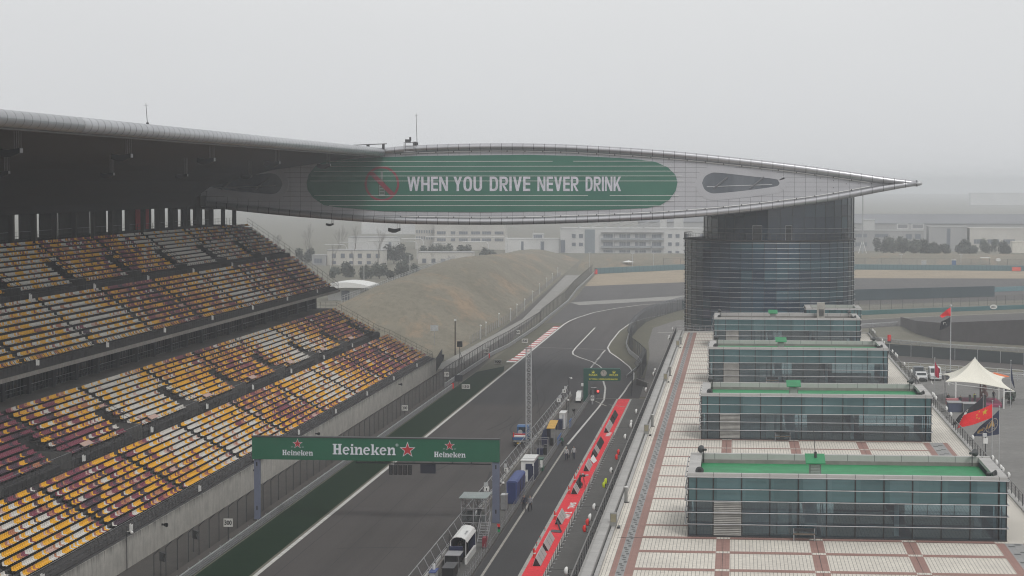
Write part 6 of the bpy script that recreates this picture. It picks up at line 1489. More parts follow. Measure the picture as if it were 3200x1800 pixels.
fence('infield_fence', 'wire fence with tall thin posts on the infield grass right of the tower', [(24,594),(52,612),(85,640),(130,672)], 3.2, 3.6, 0, net_pale, steel_d, 0.045, rails=(1,0.6,0.3))
fence('far_fence', 'far wire fence with posts in front of the grassy embankment', [(-30,905),(20,913),(60,914),(140,906)], 4.2, 7, 0, net_pale, steel_d, 0.07, rails=(1,))
scr = MB(); sm = mat('screen_brown', (0.085,0.076,0.078), 0.9, scale=0.12, fine=0.8)
P_ = [(40.6,545,0,2.1),(42,515,0,3.0),(45.6,493,0,4.0),(62,480,0,5.6),(84,467,0,5.8),(130,440,0,6)]
for a, b in zip(P_, P_[1:]): scr.add([(a[0],a[1],a[2]),(b[0],b[1],b[2]),(b[0],b[1],b[3]),(a[0],a[1],a[3]),(a[0]+.2,a[1]+.4,a[2]),(b[0]+.2,b[1]+.4,b[2]),(b[0]+.2,b[1]+.4,b[3]),(a[0]+.2,a[1]+.4,a[3])],[(0,1,2,3),(7,6,5,4),(3,2,6,7),(0,4,5,1),(0,3,7,4),(1,5,6,2)],sm)
tag(scr.build('screen_wall'), 'dark brown screened bank wall right of the farthest pavilion', 'wall')
armco('guard_rail', 'grey guard rail curving in front of the dark brown screen wall', [(31,492),(36,482),(46,470),(64,458),(100,438)], 1.0, 3, 3, False)
armco('guard_rail', 'grey guard rail at the bend left of the dark brown screen wall', [(24,532),(31,536),(36,541),(40,545)], 1.1, 3, 3, False)
fence('mesh_screen', 'dark teal mesh screen with pale posts behind the car park', [(24,457),(31.4,450),(55.6,428.5),(110,388)], 2.3, 5.2, 0, mesh_wire_mat('teal_mesh', (0.018,0.033,0.042), 0.93), steel_l, 0.05)
for lb, dy, hh in (('upper white pipe railing along the car park edge', 0, 1.15), ('lower white pipe railing along the car park edge', -10, 1.15)):
    t = thing('pipe_railing', lb, 'railing', (32,418+dy,0)); f = MB(); a = Vector((24,424.5+dy,0)); b = Vector((76,383+dy,0)); m = 24
    many('post', t, [MB().tube(a+(b-a)*i/m, a+(b-a)*i/m+Vector((0,0,hh)), 0.05, steel_l, 5) for i in range(m+1)]); MB().tube(a+Vector((0,0,hh)),b+Vector((0,0,hh)),0.055,plastic_w,6).tube(a+Vector((0,0,hh*.62)),b+Vector((0,0,hh*.62)),0.03,steel_l,5).tube(a+Vector((0,0,hh*.3)),b+Vector((0,0,hh*.3)),0.03,steel_l,5).build('rail', t)
boxthing('red_marker', 'red-orange cylinder marker on the guard rail right of the pavilions', 'marker', [('drum', MB().tube((33.8,486,0.3),(33.8,486,1.7),0.42,signal_red,10)), ('foot', MB().box(33.4,34.2,485.6,486.4,0,0.3,steel_d))], (33.8,486,0))
boxthing('red_block', 'bright red-orange block at the far tyre wall near the right frame edge', 'barrier', [('block', MB().box(110.3,113.6,888,889.5,0,1.7,mat('block_red', (0.75,0.10,0.06), 0.6))), ('foot', MB().box(110.2,113.7,887.8,889.7,0.02,0.12,steel_d))], (112,889,0))
boxthing('red_end_marker', 'thin red marker at the far corner of the gravel trap', 'marker', [('panel', MB().box(-54.2,-53.4,842,842.3,0.1,1.9,signal_red)), ('foot', MB().box(-54.3,-53.3,841.8,842.5,0,0.1,steel_d))], (-53.8,842,0))
boxthing('portable_toilet', 'blue portable toilet with a white roof on the far embankment', 'toilet', [('cabin', MB().box(89.0,90.6,914,915.6,1.4,3.4,mat('toilet_blue', (0.03,0.12,0.34), 0.6))), ('roof', MB().box(88.9,90.7,913.9,915.7,3.41,3.75,plastic_w)), ('door', MB().box(89.3,90.3,913.95,914,1.5,3.2,mat('door_blue', (0.05,0.16,0.40), 0.6)))], (89.8,915,1.4))
def umbrella(x, y, z, lb, m, r=1.7):
    boxthing('umbrella', lb, 'umbrella', [('canopy', MB().tube((x,y,z+2.2),(x,y,z+2.85),r,m,10,0.08)), ('pole', MB().tube((x,y,z),(x,y,z+2.9),0.05,steel_l,5)), ('foot', MB().tube((x,y,z),(x,y,z+0.1),0.3,steel_d,8))], (x,y,z))
umbrella(-44.5, 905, 0.4, 'white umbrella on the bank above the far tyre wall', plastic_w, 2.6)
umbrella(44.0, 377, 0.01, 'orange umbrella behind the white canopy tent', mat('orange_cloth', (0.75,0.16,0.03), 0.7), 2.6)
boxthing('white_shelter', 'low white shelter roof on the far bank near the red block', 'shelter', [('roof', MB().box(101,105,918,920,4.3,4.6,plastic_w)), ('post', MB().box(101.2,101.4,919,919.2,1.8,4.3,steel).box(104.6,104.8,919,919.2,1.8,4.3,steel))], (103,919,1.8))
boxthing('oval_sign', 'white oval sign on the far embankment near the red block', 'sign', [('plate', MB().prism([(108.3+1.1*math.cos(2*math.pi*i/20), 3.6+0.65*math.sin(2*math.pi*i/20)) for i in range(20)],'y',918,918.2,white_p)), ('post', MB().tube((108.3,918.3,1.5),(108.3,918.3,3.4),0.06,steel,5))], (108.3,918,1.5))
boxthing('white_box', 'small pale box standing on the far embankment', 'box', [('body', MB().box(76.6,78.6,915,916,1.6,3.1,steel_l)), ('lid', MB().box(76.5,78.7,914.9,916.1,3.11,3.2,plastic_w))], (77.6,915.5,1.6))
for k, (x, y, z, h) in enumerate(((68.4,917,1.7,3.9),(92.9,917,1.7,3.9),(-42.5,900,0.2,6),(-34.0,903,0.2,6),(-58,866,0,7.5))):
    boxthing('far_lamp', f'thin pale lamp post by the far tyre wall, {["left of","right of","just left of","just right of","far left of"][k]} the {"portable toilet" if k < 2 else "white umbrella"}', 'lamp', [('pole', MB().tube((x,y,z),(x,y,z+h),0.09,steel_l,5)), ('head', MB().box(x-0.7,x+0.7,y-0.2,y+0.2,z+h,z+h+0.2,steel_l)), ('foot', MB().tube((x,y,z),(x,y,z+0.4),0.2,steel,6))], (x,y,z))
t = thing('radio_mast', 'tall thin grey mast on a white tripod base beyond the embankment', 'mast', (57.2,1000,3))
MB().tube((57.2,1000,3.0),(57.2,1000,31),0.42,mat('mast_grey', (0.36,0.37,0.38), 0.6),8,0.22).build('pole', t)
for dx, dy in ((-1.7,0),(1.7,0),(0,1.7)): MB().tube((57.2+dx*1.2,1000+dy,2.6),(57.2+dx*.1,1000+dy*.1,9.2),0.14,plastic_w,5).build('leg', t)
# ------------------------------------------------------------------ canopy tent, flags, vehicles and people in the paddock
tm = mat('tent_fabric', (0.82,0.79,0.69), 0.7, scale=0.3, var=0.04)
t = thing('canopy_tent', 'cream tensioned canopy tent on white poles in the paddock', 'tent', (38.6,352,0))
ap = Vector((38.0,352,7.35)); cor = [Vector((33.1,349,3.75)),Vector((43.6,346.5,2.55)),Vector((43.9,361,3.5)),Vector((33.6,364,3.6))]
N = 12; ring = []
for i in range(4):
    a, b = cor[i], cor[(i+1)%4]; mid = (a+b)/2
    inn = (Vector((ap.x,ap.y,mid.z))-mid)*0.22
    for k in range(N): u = k/N; ring.append(a+(b-a)*u+inn*4*u*(1-u)+Vector((0,0,0.35*4*u*(1-u))))
vs = []; M_ = 10; nR = len(ring)
for j in range(M_+1):
    s_ = j/M_
    for p in ring:
        q = p+(ap-p)*s_; q.z = p.z+(ap.z-p.z)*(0.42*s_+0.58*s_**2.6) ; vs.append(tuple(q))
fs = [(j*nR+i, j*nR+(i+1)%nR, (j+1)*nR+(i+1)%nR, (j+1)*nR+i) for j in range(M_) for i in range(nR)]
tc_ = MB().add(vs, fs, tm); tc_.add([(x,y,z-0.05) for x,y,z in vs], [tuple(reversed(f)) for f in fs], tm); tc_.build('canopy', t, smooth=True)
MB().tube((38.0,352,7.0),(38.0,352,7.45),0.18,plastic_w,8,0.05).build('finial', t)
for x, y, z in ((34.6,347.8,3.7),(41.6,343.9,3.1),(34.3,362,3.6),(42.6,359,3.6)):
    MB().tube((x,y,0),(x,y,z),0.14,plastic_w,8).build('pole', t)
MB().tube((39.8,360,0),(39.8,360,4.6),0.13,mat('rust_red', (0.16,0.045,0.035), 0.7),8).build('pole', t)
f = MB(); f.tube((33.1,349,3.7),(34.6,347.8,3.4),0.06,plastic_w,5).tube((43.6,346.5,2.5),(41.6,343.9,2.7),0.06,plastic_w,5).tube((34.6,347.8,3.4),(41.6,343.9,2.9),0.05,plastic_w,5).tube((33.6,364,3.5),(42.6,359,3.4),0.05,plastic_w,5); f.build('brace', t)
tag(MB().box(35.6,42,346,358,0.01,0.35,mat('stage_pink', (0.34,0.05,0.12), 0.8)).build('stage'), 'low pink stage floor under the cream tent', 'stage')
boxthing('blue_container', 'dark blue container with a red-lettered top in front of the tent', 'container', [('body', MB().box(32.6,34.6,338,341,0,1.4,mat('container_blue', (0.05,0.065,0.13), 0.6))), ('top', MB().box(32.6,34.4,341.2,343,0.8,1.7,mat('pale_red', (0.45,0.15,0.16), 0.7))), ('frame', MB().box(32.5,34.7,337.9,341.1,1.4,1.5,steel))], (33.6,340,0))
boxthing('dark_container', 'dark slate container beside the blue one under the flags', 'container', [('body', MB().box(34.75,36.9,337,340,0,1.35,mat('container_slate', (0.06,0.072,0.085), 0.6))), ('top', MB().box(34.7,36.95,336.9,340.1,1.36,1.45,steel)), ('frame', MB().box(34.7,34.76,336.95,337.0,0,1.4,steel).box(36.88,36.95,336.95,337.0,0,1.4,steel))], (35.8,338.5,0))
for k, (x, y, hd, sh, lb, po) in enumerate(((35.3,347,0.5,blk,'dark-clothed person bending beside the left front tent pole','stand'),(37.6,348,2.5,cloth('hi_vis', (0.45,0.55,0.06)),'person in a lime vest standing under the tent','stand'),(41.0,352,3.3,nvy,'person in a dark jacket standing tall on the tent stage','stand'),
   (41.6,345.4,1.2,nvy,'person in navy by the right front tent pole','stand'),(43.3,349,2.0,grn,'person in dark green beside the plants right of the tent','stand'),(33.7,350,0.4,blk,'person in black behind the blue container','stand'),(44.6,366,3.5,blk,'person in black walking alone across the car park','walk'))):
    person(x, y, 0.36 if (35.6 < x < 42 and 346 < y < 358) else 0.012, hd, lb, sh, blk, po)
for k, x in enumerate((36.6,37.4,38.9)): boxthing('black_post', f'waist-high black post at the front of the tent stage, {ORD[k+1]} from the left', 'post', [('post', MB().tube((x,345.5,0.1),(x,345.5,2.0),0.2,steel_d,8)), ('foot', MB().tube((x,345.5,0.01),(x,345.5,0.1),0.3,steel_d,8))], (x,345.5,0.01), 'black posts before the tent stage')
boxthing('flower_figure', 'pale pink stacked flower figure on the tent stage', 'decoration', [('body', MB().ball((40.1,357,1.0),0.65,mat('blossom_pink', (0.45,0.30,0.28), 0.9),9,6,(1,1,1))), ('head', MB().ball((40.1,357,2.0),0.48,mat('blossom_pink', (0.45,0.30,0.28), 0.9),9,6)), ('crown', MB().ball((40.1,357,2.7),0.34,mat('blossom_pale', (0.55,0.48,0.44), 0.9),8,5))], (40.1,357,0.35))
def flag(name, label, x, y, ztop, pole_h, h0, h1, f0, f1, m, cat='flag', wave=0.35, pw=0.05, ph=0.0, marks=None, fn_wave=1.4, grp=None):
    """pole of its own height; cloth hangs between hoist (h0 low, h1 high on the pole) and the fly points f0 low, f1 high (x,z)"""
    t = thing(name, label, cat, (x, y, 0), grp)
    MB().tube((x,y,0),(x,y,pole_h),pw,steel_l,6,pw*0.7).ball((x,y,pole_h+0.05),pw*2,steel_l,6,4).build('pole', t)
    def S_(u, v, off=0.0):
        a = Vector((x,0,h0+(h1-h0)*v)); b = Vector((f0[0]+(f1[0]-f0[0])*v,0,f0[1]+(f1[1]-f0[1])*v)); q = a+(b-a)*u
        sag = 4*u*(1-u)*0.10
        return (q.x, y+wave*u*math.sin(u*math.pi*2*fn_wave+v*1.3+ph)+off-0.03, q.z-sag)
    c = MB(); nu, nv = 20, 8
    c.add([S_(i/nu,j/nv) for i in range(nu+1) for j in range(nv+1)], [(i*(nv+1)+j,i*(nv+1)+j+1,(i+1)*(nv+1)+j+1,(i+1)*(nv+1)+j) for i in range(nu) for j in range(nv)], m); co = c.build('cloth', t, smooth=True)
    if marks: mk = MB(); marks(mk, S_); mk.build('emblem', co)
    return t
flag_red = mat('flag_red', (0.92,0.010,0.020), 0.7, var=0.06); gold = mat('flag_yellow', (0.85,0.55,0.02), 0.7); ogold = mat('emblem_gold', (0.50,0.31,0.09), 0.7); fnavy = mat('flag_navy', (0.012,0.022,0.075), 0.7); fblack = mat('flag_black', (0.016,0.017,0.026), 0.7)
def starmark(mk, S_, cu, cv, ru, rv, rot=0):
    pts = star_pts(0, 0, 1, 0.40, rot); c = S_(cu, cv, -0.03)
    vs = [c]+[S_(cu+a*ru, cv+b*rv, -0.035) for a, b in pts]
    mk.add(vs, [(0,i+1,(i+1)%10+1) for i in range(10)], gold)
def m_china(mk, S_):
    starmark(mk, S_, 0.24, 0.66, 0.10, 0.27)
    for cu, cv, r in ((0.44,0.86,0.3),(0.50,0.66,0.7),(0.48,0.46,0.2),(0.40,0.32,0.9)): starmark(mk, S_, cu, cv, 0.034, 0.09, r)
def m_fia(mk, S_):
    def ringm(cu, cv, ru, rv, w, m, n=26):
        for i in range(n):
            a0, a1 = 2*math.pi*i/n, 2*math.pi*(i+1)/n
            mk.quad(*[S_(cu+ru*k*math.cos(a), cv+rv*k*math.sin(a), -0.035) for k, a in ((1,a0),(1,a1),(1-w,a1),(1-w,a0))], m)
    pale = mat('emblem_pale', (0.40,0.36,0.30), 0.7)
    ringm(0.32,0.50,0.26,0.33,0.10,pale); ringm(0.74,0.40,0.16,0.22,0.14,pale)
    for s_ in (-.5,0,.5):
        mk.quad(*[S_(0.32+s_*0.26+d*0.006, 0.50+e*0.29*math.sqrt(1-s_*s_), -0.034) for d, e in ((-1,-1),(1,-1),(1,1),(-1,1))], pale)
    for zz in (-.55,.0): mk.quad(*[S_(0.32+e*0.26*math.sqrt(1-zz*zz), 0.50+zz*0.33+d*0.008, -0.0345) for d, e in ((-1,-1),(-1,1),(1,1),(1,-1))], pale)
    for txt, u0, u1, v0, v1 in (('F',0.88,0.66,0.26,0.54),('I',0.55,0.50,0.42,0.70),('A',0.46,0.20,0.42,0.80)): letters(mk, txt, lambda a, b, u0=u0, u1=u1, v0=v0, v1=v1: S_(u0+(u1-u0)*a, v0+(v1-v0)*b, -0.04), ogold, 0.06)
def m_white(mk, S_):
    p = white_p
    mk.poly([S_(u, v, -0.035) for u, v in ((.52,.1),(.62,.75),(.72,.8),(.60,.1))], p)
    letters(mk, 'CHINA', lambda a, b: S_(0.72-0.14*b+0.0, 0.95-0.8*a, -0.035), p, 0.03)
flag('flag_pole', 'navy flag with a gold globe emblem hanging from the right pole below the terrace', 32.85, 275.7, 8, 7.2, 3.75, 6.85, (29.5,3.45), (30.4,4.7), fnavy, ph=0.6, marks=m_fia, wave=0.25, grp='flags by the terrace')
flag('flag_pole', 'red flag with five yellow stars flying from the middle pole below the terrace', 31.85, 274.6, 8, 8.0, 5.95, 7.65, (27.5,4.5), (28.3,6.25), flag_red, ph=0.2, marks=m_china, wave=0.4, grp='flags by the terrace')
flag('flag_pole', 'black flag with white markings flying from the left pole below the terrace', 30.95, 276.8, 8, 8.6, 6.6, 8.35, (26.8,4.4), (28.0,6.0), fblack, ph=1.0, marks=m_white, wave=0.3, grp='flags by the terrace')
flag('flag_pole', 'tall grey pole with a red flag above a black one beyond the car park', 39.2, 404, 13, 12.7, 9.2, 10.8, (37.2,8.2), (37.4,9.8), fblack, pw=0.11, wave=0.2, marks=lambda mk, S_: mk.poly([S_(u,v,-.035) for u,v in ((.4,.3),(.7,.55),(.75,.8),(.5,.7))], white_p), grp='far flags')
far_red = flag('flag_pole', 'short pole with a limp crimson flag in front of the white van', 32.6, 362, 6, 6.4, 3.6, 5.9, (33.3,3.1), (33.4,4.6), mat('flag_crimson', (0.45,0.01,0.05), 0.7), wave=0.12, grp='far flags')
fl = MB(); c0_ = [(39.15,11.0),(39.15,12.4),(37.0,11.0),(37.3,10.3)]
fl.add([(39.15,403.9,10.85),(39.15,403.9,12.45),(38.4,403.7,12.0),(37.2,404.0,10.9),(37.6,403.8,10.5),(38.5,404.0,10.9)], [(0,1,2,5),(5,2,3,4)], flag_red); fl.build('upper_cloth', bpy.data.objects['flag_pole.003'])
flag('flag_pole', 'limp dark navy flag on the pole right of the tent', 42.85, 345.5, 7, 7.4, 4.5, 7.0, (43.5,3.0), (43.3,4.2), fnavy, wave=0.15, grp='far flags')
carw = mat('car_white', (0.66,0.67,0.67), 0.25, var=0.03); carg = mat('car_grey', (0.10,0.115,0.13), 0.3, var=0.05); cglass = mat('car_glass', (0.015,0.02,0.026), 0.08)
def vehicle(name, label, x, y, L, W_, H, m, kind, rot=0.0):
    """nose towards the camera (-y)"""
    t = thing(name, label, 'van' if kind == 'van' else 'car', (x, y, 0.01))
    w = W_/2
    if kind == 'van': body = [(-L/2,0.35),(-L/2,0.95),(-L/2+0.25,1.12),(-L/2+0.95,1.25),(-L/2+1.75,H-0.08),(-L/2+2.1,H),(L/2-0.15,H),(L/2,H-0.15),(L/2,0.35)]
    else: body = [(-L/2,0.35),(-L/2,0.78),(-L/2+0.2,0.9),(-L/2+1.15,1.0),(-L/2+1.9,H-0.06),(-L/2+2.2,H),(L/2-0.7,H),(L/2-0.15,1.05),(L/2,0.95),(L/2,0.35)]
    MB().prism([(y+a, b+0.01) for a, b in body],'x',x-w,x+w,m).build('body', t)
    i0 = 3; a, b = body[i0], body[i0+1]; d = Vector((0,b[0]-a[0],b[1]-a[1])); nrm = Vector((0,-d.z,d.y)).normalized()*0.012
    q = [Vector((x+s_*w*0.88, y+a[0]+(b[0]-a[0])*u, a[1]+(b[1]-a[1])*u+0.01))+nrm for s_, u in ((-1,.12),(1,.12),(1,.92),(-1,.92))]
    MB().quad(*q, cglass).build('windscreen', t)
    sg = MB()
    for s_ in (-1, 1): sg.box(x+s_*w-0.006,x+s_*w+0.006,y-L/2+1.9,y+L/2-0.6,1.08,H-0.18,cglass)
    sg.build('side_window', t)
    MB().box(x-w*0.92,x+w*0.92,y-L/2-0.05,y-L/2,0.36,0.62,m if kind == 'van' else steel_d).box(x-w*0.45,x+w*0.45,y-L/2-0.06,y-L/2-0.01,0.66,0.8,steel_d).build('bumper', t)
    for s_ in (-1, 1):
        MB().box(x+s_*w*0.78-0.16,x+s_*w*0.78+0.16,y-L/2-0.03,y-L/2+0.01,0.68,0.88,mat('headlamp', (0.5,0.52,0.55), 0.1)).build('headlight', t)
        MB().box(x+s_*(w+0.12)-0.09,x+s_*(w+0.12)+0.09,y-L/2+1.45,y-L/2+1.55,1.08,1.28,m).build('mirror', t)
        for yy in (y-L/2+0.85, y+L/2-0.85): MB().tube((x+s_*(w-0.18),yy,0.36),(x+s_*(w+0.02),yy,0.36),0.35,black,14).build('wheel', t)
    return t
vehicle('parked_van', 'white van parked nose-on behind the crimson flag', 35.5, 394, 5.0, 1.95, 2.25, carw, 'van')
vehicle('parked_car', 'white estate car with a dark rear window beside the white van', 32.9, 391.5, 4.4, 1.8, 1.55, carw, 'car')
vehicle('parked_car', 'grey car parked behind the white estate car', 33.1, 399.5, 4.4, 1.8, 1.85, carg, 'car')
boxthing('pallet_stack', 'dark pallets and boxes lying beside the tall flag pole foot', 'pallets', [('pallet', MB().box(37.2,39.0,396,399,0.01,0.5,steel_d)), ('box', MB().box(38.2,39.6,400,402,0.01,0.9,black)), ('board', MB().box(37.0,38.4,394,395.5,0.01,0.3,mat('board_navy',(0.04,0.045,0.06),0.7)))], (38.2,398,0.01))
fence('paddock_barrier', 'thin pipe barrier left of the tent', [(30.5,350),(34.2,358)], 1.1, 2.2, 0, net_pale, steel_d, 0.03, rails=(1,))
fence('chain_barrier', 'thin post and chain barrier across the car park right of the tent', [(43.6,351),(60,339)], 1.0, 3, 0, net_pale, steel, 0.03, rails=(1,0.5))
# ------------------------------------------------------------------ buildings beyond the circuit
cream = mat('cream_render', (0.52,0.50,0.46), 0.9, scale=0.05); offw = mat('white_render', (0.56,0.56,0.55), 0.9, scale=0.05); grey_r = mat('grey_render', (0.34,0.34,0.34), 0.9, scale=0.05); roof_g = mat('grey_roof', (0.20,0.205,0.22), 0.8, scale=0.04)
far_gl = mat('far_window', (0.12,0.14,0.175), 0.3, scale=0.3)  # pane colour paled to carry part of the distance haze
def building(name, label, x0, x1, y, d, h, m, wins=(), roofm=None, para=0.35, bars=2):
    """front towards the camera; each window a part with its pane"""
    t = thing(name, label, 'building', ((x0+x1)/2, y, 0))
    MB().box(x0,x1,y,y+d,0,h,m).build('wall', t)
    MB().box(x0-0.2,x1+0.2,y-0.2,y+d+0.2,h,h+para,roofm or m).build('roof', t)
    for xa, xb, za, zb in wins:
        f = MB(); f.box(xa-0.12,xb+0.12,y-0.14,y-0.01,za-0.14,za,m); f.box(xa-0.1,xb+0.1,y-0.10,y-0.01,zb,zb+0.1,m)
        n_ = max(1, int((xb-xa)/1.1))
        for k in range(n_+1): xx = xa+(xb-xa)*k/n_; f.box(xx-0.05,xx+0.05,y-0.09,y-0.02,za,zb,m)
        w = f.build('window', t); MB().box(xa,xb,y-0.05,y-0.008,za,zb,far_gl).build('pane', w)
    return t
building('office_block', 'long cream office block rising behind the wing rim', -160, -122, 1150, 14, 16, cream, [(a,b,z0,z1) for a, b in ((-158.7,-153.9),(-151.2,-148.8),(-146.9,-142.1),(-140.3,-135.4),(-134.4,-129.5),(-127.7,-122.9)) for z0, z1 in ((8.2,9.8),(4.6,6.1))])
building('office_wing', 'cream side wing of many small windows joined to the office block', -171.5, -160.3, 1158, 20, 15.5, cream, [(-171+1.35*k,-170.2+1.35*k,z,z+1.7) for k in range(8) for z in (8.6,5.2)])
t = building('low_house', 'two-storey pale house with six windows below the office block', -175.2, -151.1, 924, 12, 6.4, cream, [(x,x+1.9,3.2,5.1) for x in (-173.2,-169.3,-165.6,-161.9,-158,-154.1)]+[(x,x+1.9,0.5,1.9) for x in (-173.2,-165.6,-161.9,-158)], grey_r)
building('low_annex', 'low pale annex at the left end of the two-storey house', -181.5, -175.4, 922, 10, 4.2, grey_r, [(-180.5,-177,1.0,3.0)])
building('flat_house', 'single-storey flat-roofed house beside the hill crest', -138.9, -115.1, 946, 10, 4.9, cream, [(x,x+1.9,0.4,2.3) for x in (-137.1,-133,-128.8,-124.8)]+[(-119.6,-117.8,0.3,2.0)], grey_r)
building('shed', 'pale windowless shed with a lean roof behind the bare trees', -194, -170, 1080, 16, 8.2, offw, [(-173.5,-172,2,6)], grey_r)
building('link_block', 'white link block with narrow window strips left of the school-like building', -117, -88.8, 1102, 12, 7.0, offw, [(-108.9,-107.5,0.6,5.8),(-98.9,-97.0,0.6,5.8)])
building('glazed_shelter', 'white framed glass box standing on the link block roof', -103.2, -97.9, 1105, 5, 9.4, offw, [(-102.8,-98.3,7.6,9.1)])
wl_ = [(-82.8,-80.8,7.7,9.7),(-79.2,-77.1,7.7,9.7),(-82.8,-80.8,3.6,5.3),(-79.2,-77.1,3.6,5.3)]
for xa, xb in ((-66.8,-61.1),(-58.7,-53.2),(-50.8,-45.3),(-42.7,-37.4)): wl_ += [(xa,xb,7.8,9.6),(xa,xb,3.7,5.6),(xa,xb,0.4,1.5)]
for xa in (-34.2,-30.4,-26.1,-18,-12): wl_ += [(xa,xa+2.1,7.9,9.8),(xa,xa+2.0,3.8,5.6),(xa,xa+2,0.3,1.3)]
t = building('school_building', 'long white three-storey building with balconies beyond the embankment', -88.6, -8, 1100, 16, 12.4, offw, wl_)
f = MB()
for z in (10.5,6.6,2.6): f.box(-68,-36,1098.6,1099.9,z,z+0.25,grey_r)
for z in (6.9,2.9): f.box(-68,-36,1098.6,1098.7,z,z+0.9,mat('balcony_glass', (0.30,0.33,0.35), 0.4))
for k in range(6): f.box(-68+6.4*k-0.15,-68+6.4*k+0.15,1098.6,1098.9,0,10.6,offw)
f.build('balcony', t)
MB().box(-76.2,-71.1,1099.7,1099.95,0,12.0,mat('curtain_glass', (0.20,0.235,0.26), 0.3)).build('stair_glazing', t)
MB().box(-88.4,-86.2,1099.8,1099.99,0.4,6.6,far_gl).build('dark_glazing', t)
for k in range(6): MB().add([(-80+6.6*k,1102,12.8),(-70.5+6.6*k,1114,15.6),(-70.5+6.6*k,1114,16),(-80+6.6*k,1102,13.2),(-79.7+6.6*k,1102,12.8),(-70.2+6.6*k,1114,15.6),(-70.2+6.6*k,1114,16),(-79.7+6.6*k,1102,13.2)],[(0,1,2,3),(7,6,5,4),(3,2,6,7),(0,4,5,1),(0,3,7,4),(1,5,6,2)],grey_r).build('roof_fin', t)
building('roof_tank_house', 'small white tank house above the roof of the long white building', -41, -37.5, 1180, 5, 18.6, offw); building('roof_tank_house', 'larger white tank house nearest the round tower', -33.5, -28.5, 1180, 5, 19.4, offw)
def shed(name, label, x0, x1, y, d, h, rise, m, rm, wins=()):
    t = building(name, label, x0, x1, y, d, h, m, wins, rm); MB().prism([(y-0.6,h+0.36),(y+d/2,h+rise),(y+d+0.6,h+0.36)],'x',x0-0.5,x1+0.5,rm).build('ridge', t); return t
shed('warehouse', 'very long grey-roofed warehouse on the hazy skyline right of the tower', 66, 190, 1350, 40, 10.5, 6.0, grey_r, roof_g)
shed('warehouse', 'long grey-roofed warehouse behind the wing tip left of the tower', -60, 30, 1340, 40, 11.5, 6.5, grey_r, roof_g)
building('works_block', 'pale grey works block directly right of the tower', 58, 97.4, 1150, 14, 10.5, grey_r, [(62,68,7.2,9.0),(72,79,7.2,9.0),(88,91.2,6.4,9),(92.8,95.8,6.4,9),(62,68,2.5,4.5)])
building('works_block', 'pale works block with one tall stair window behind the bushes', 100, 119.5, 1152, 14, 12.6, grey_r, [(109.2,111.2,2,11.8)])
building('works_block', 'cream-fronted block with dark windows near the right frame edge', 120.9, 150, 1150, 14, 11.8, cream, [(123,127,4.0,6.3),(130,136,4.0,6.3),(138,144,4.0,6.3)])
building('cream_hut', 'bright cream hut at the far right frame edge', 139.6, 160, 1125, 8, 5.6, mat('bright_cream', (0.66,0.63,0.55), 0.8))
MB_ = boxthing('roof_hoarding', 'two white framed panels standing on the grey roof right of the tower', 'frame', [('frame', MB().box(84,90,1158,1158.3,11.2,14.2,offw).box(91.5,98,1158,1158.3,11.2,14.2,offw)), ('panel', MB().box(84.6,89.5,1157.9,1157.99,11.9,13.8,roof_g).box(92.2,97.5,1157.9,1157.99,11.9,13.8,roof_g)), ('post', MB().box(84.2,84.5,1158.3,1158.6,10.8,11.2,steel).box(97.4,97.7,1158.3,1158.6,10.8,11.2,steel))], (91,1158,10.8))
building('roof_tank_house', 'white block standing on the skyline beside the tall mast', 67, 73.5, 1175, 6, 15.6, offw)
# distant hazy skyline; off-white walls add haze to the blocks through their colour
for k, (x0, x1, y, h, lb) in enumerate(((390,520,3700,20,'barely visible dark block rising through haze at the right frame edge'),(20,80,1900,13,'faint low factory in the haze above the round tower'),(-260,-190,1500,14,'faint pale factory in the haze behind the grandstand end'),(-420,-300,2400,20,'faint wide block in the haze beyond the grandstand'))):
    building('distant_building', lb, x0, x1, y, 30, h, offw)
# curved-roof pavilion and path railings behind the stand end
t = thing('curved_kiosk', 'small building with a white curved roof just beyond the grandstand end', 'building', (-116,650,0)); 
rp_ = [(-123,3.6)]+[(-123+14*i/10, 3.9+1.7*math.sin(math.pi*(0.15+0.75*i/10))) for i in range(11)]+[(-109,3.9),(-116,4.0)]
MB().prism(rp_,'y',642,660,plastic_w).build('roof', t); MB().box(-122,-112,645,658,0,3.8,offw).build('wall', t); MB().box(-118,-115.5,644.9,645,0.2,3.0,far_gl).build('door', t)
for k, off in enumerate((0, 5.5)):
    ln_ = [(-99-off*.6,560,4.5),(-101.5-off*.8,650,4.5),(-106-off,757,4.2),(-111-off,847,3.4),(-118-off,960,2.4)]
    fence('path_railing', ('upper' if k == 0 else 'lower')+' pale pipe railing along the path on the back slope of the hill', ln_, 1.3, 5, 0, net_pale, steel_l, 0.06, rails=(1,0.55), z0=-3.0)
for k, (x, y) in enumerate(((-108.5,800),(-110.5,806),(-107,812))): vehicle('parked_van', f'white vehicle parked behind the hill crest, {["left","middle","right"][k]} of three', x, y, 5.0, 2.0, 5.2 if False else 2.3, carw, 'van')
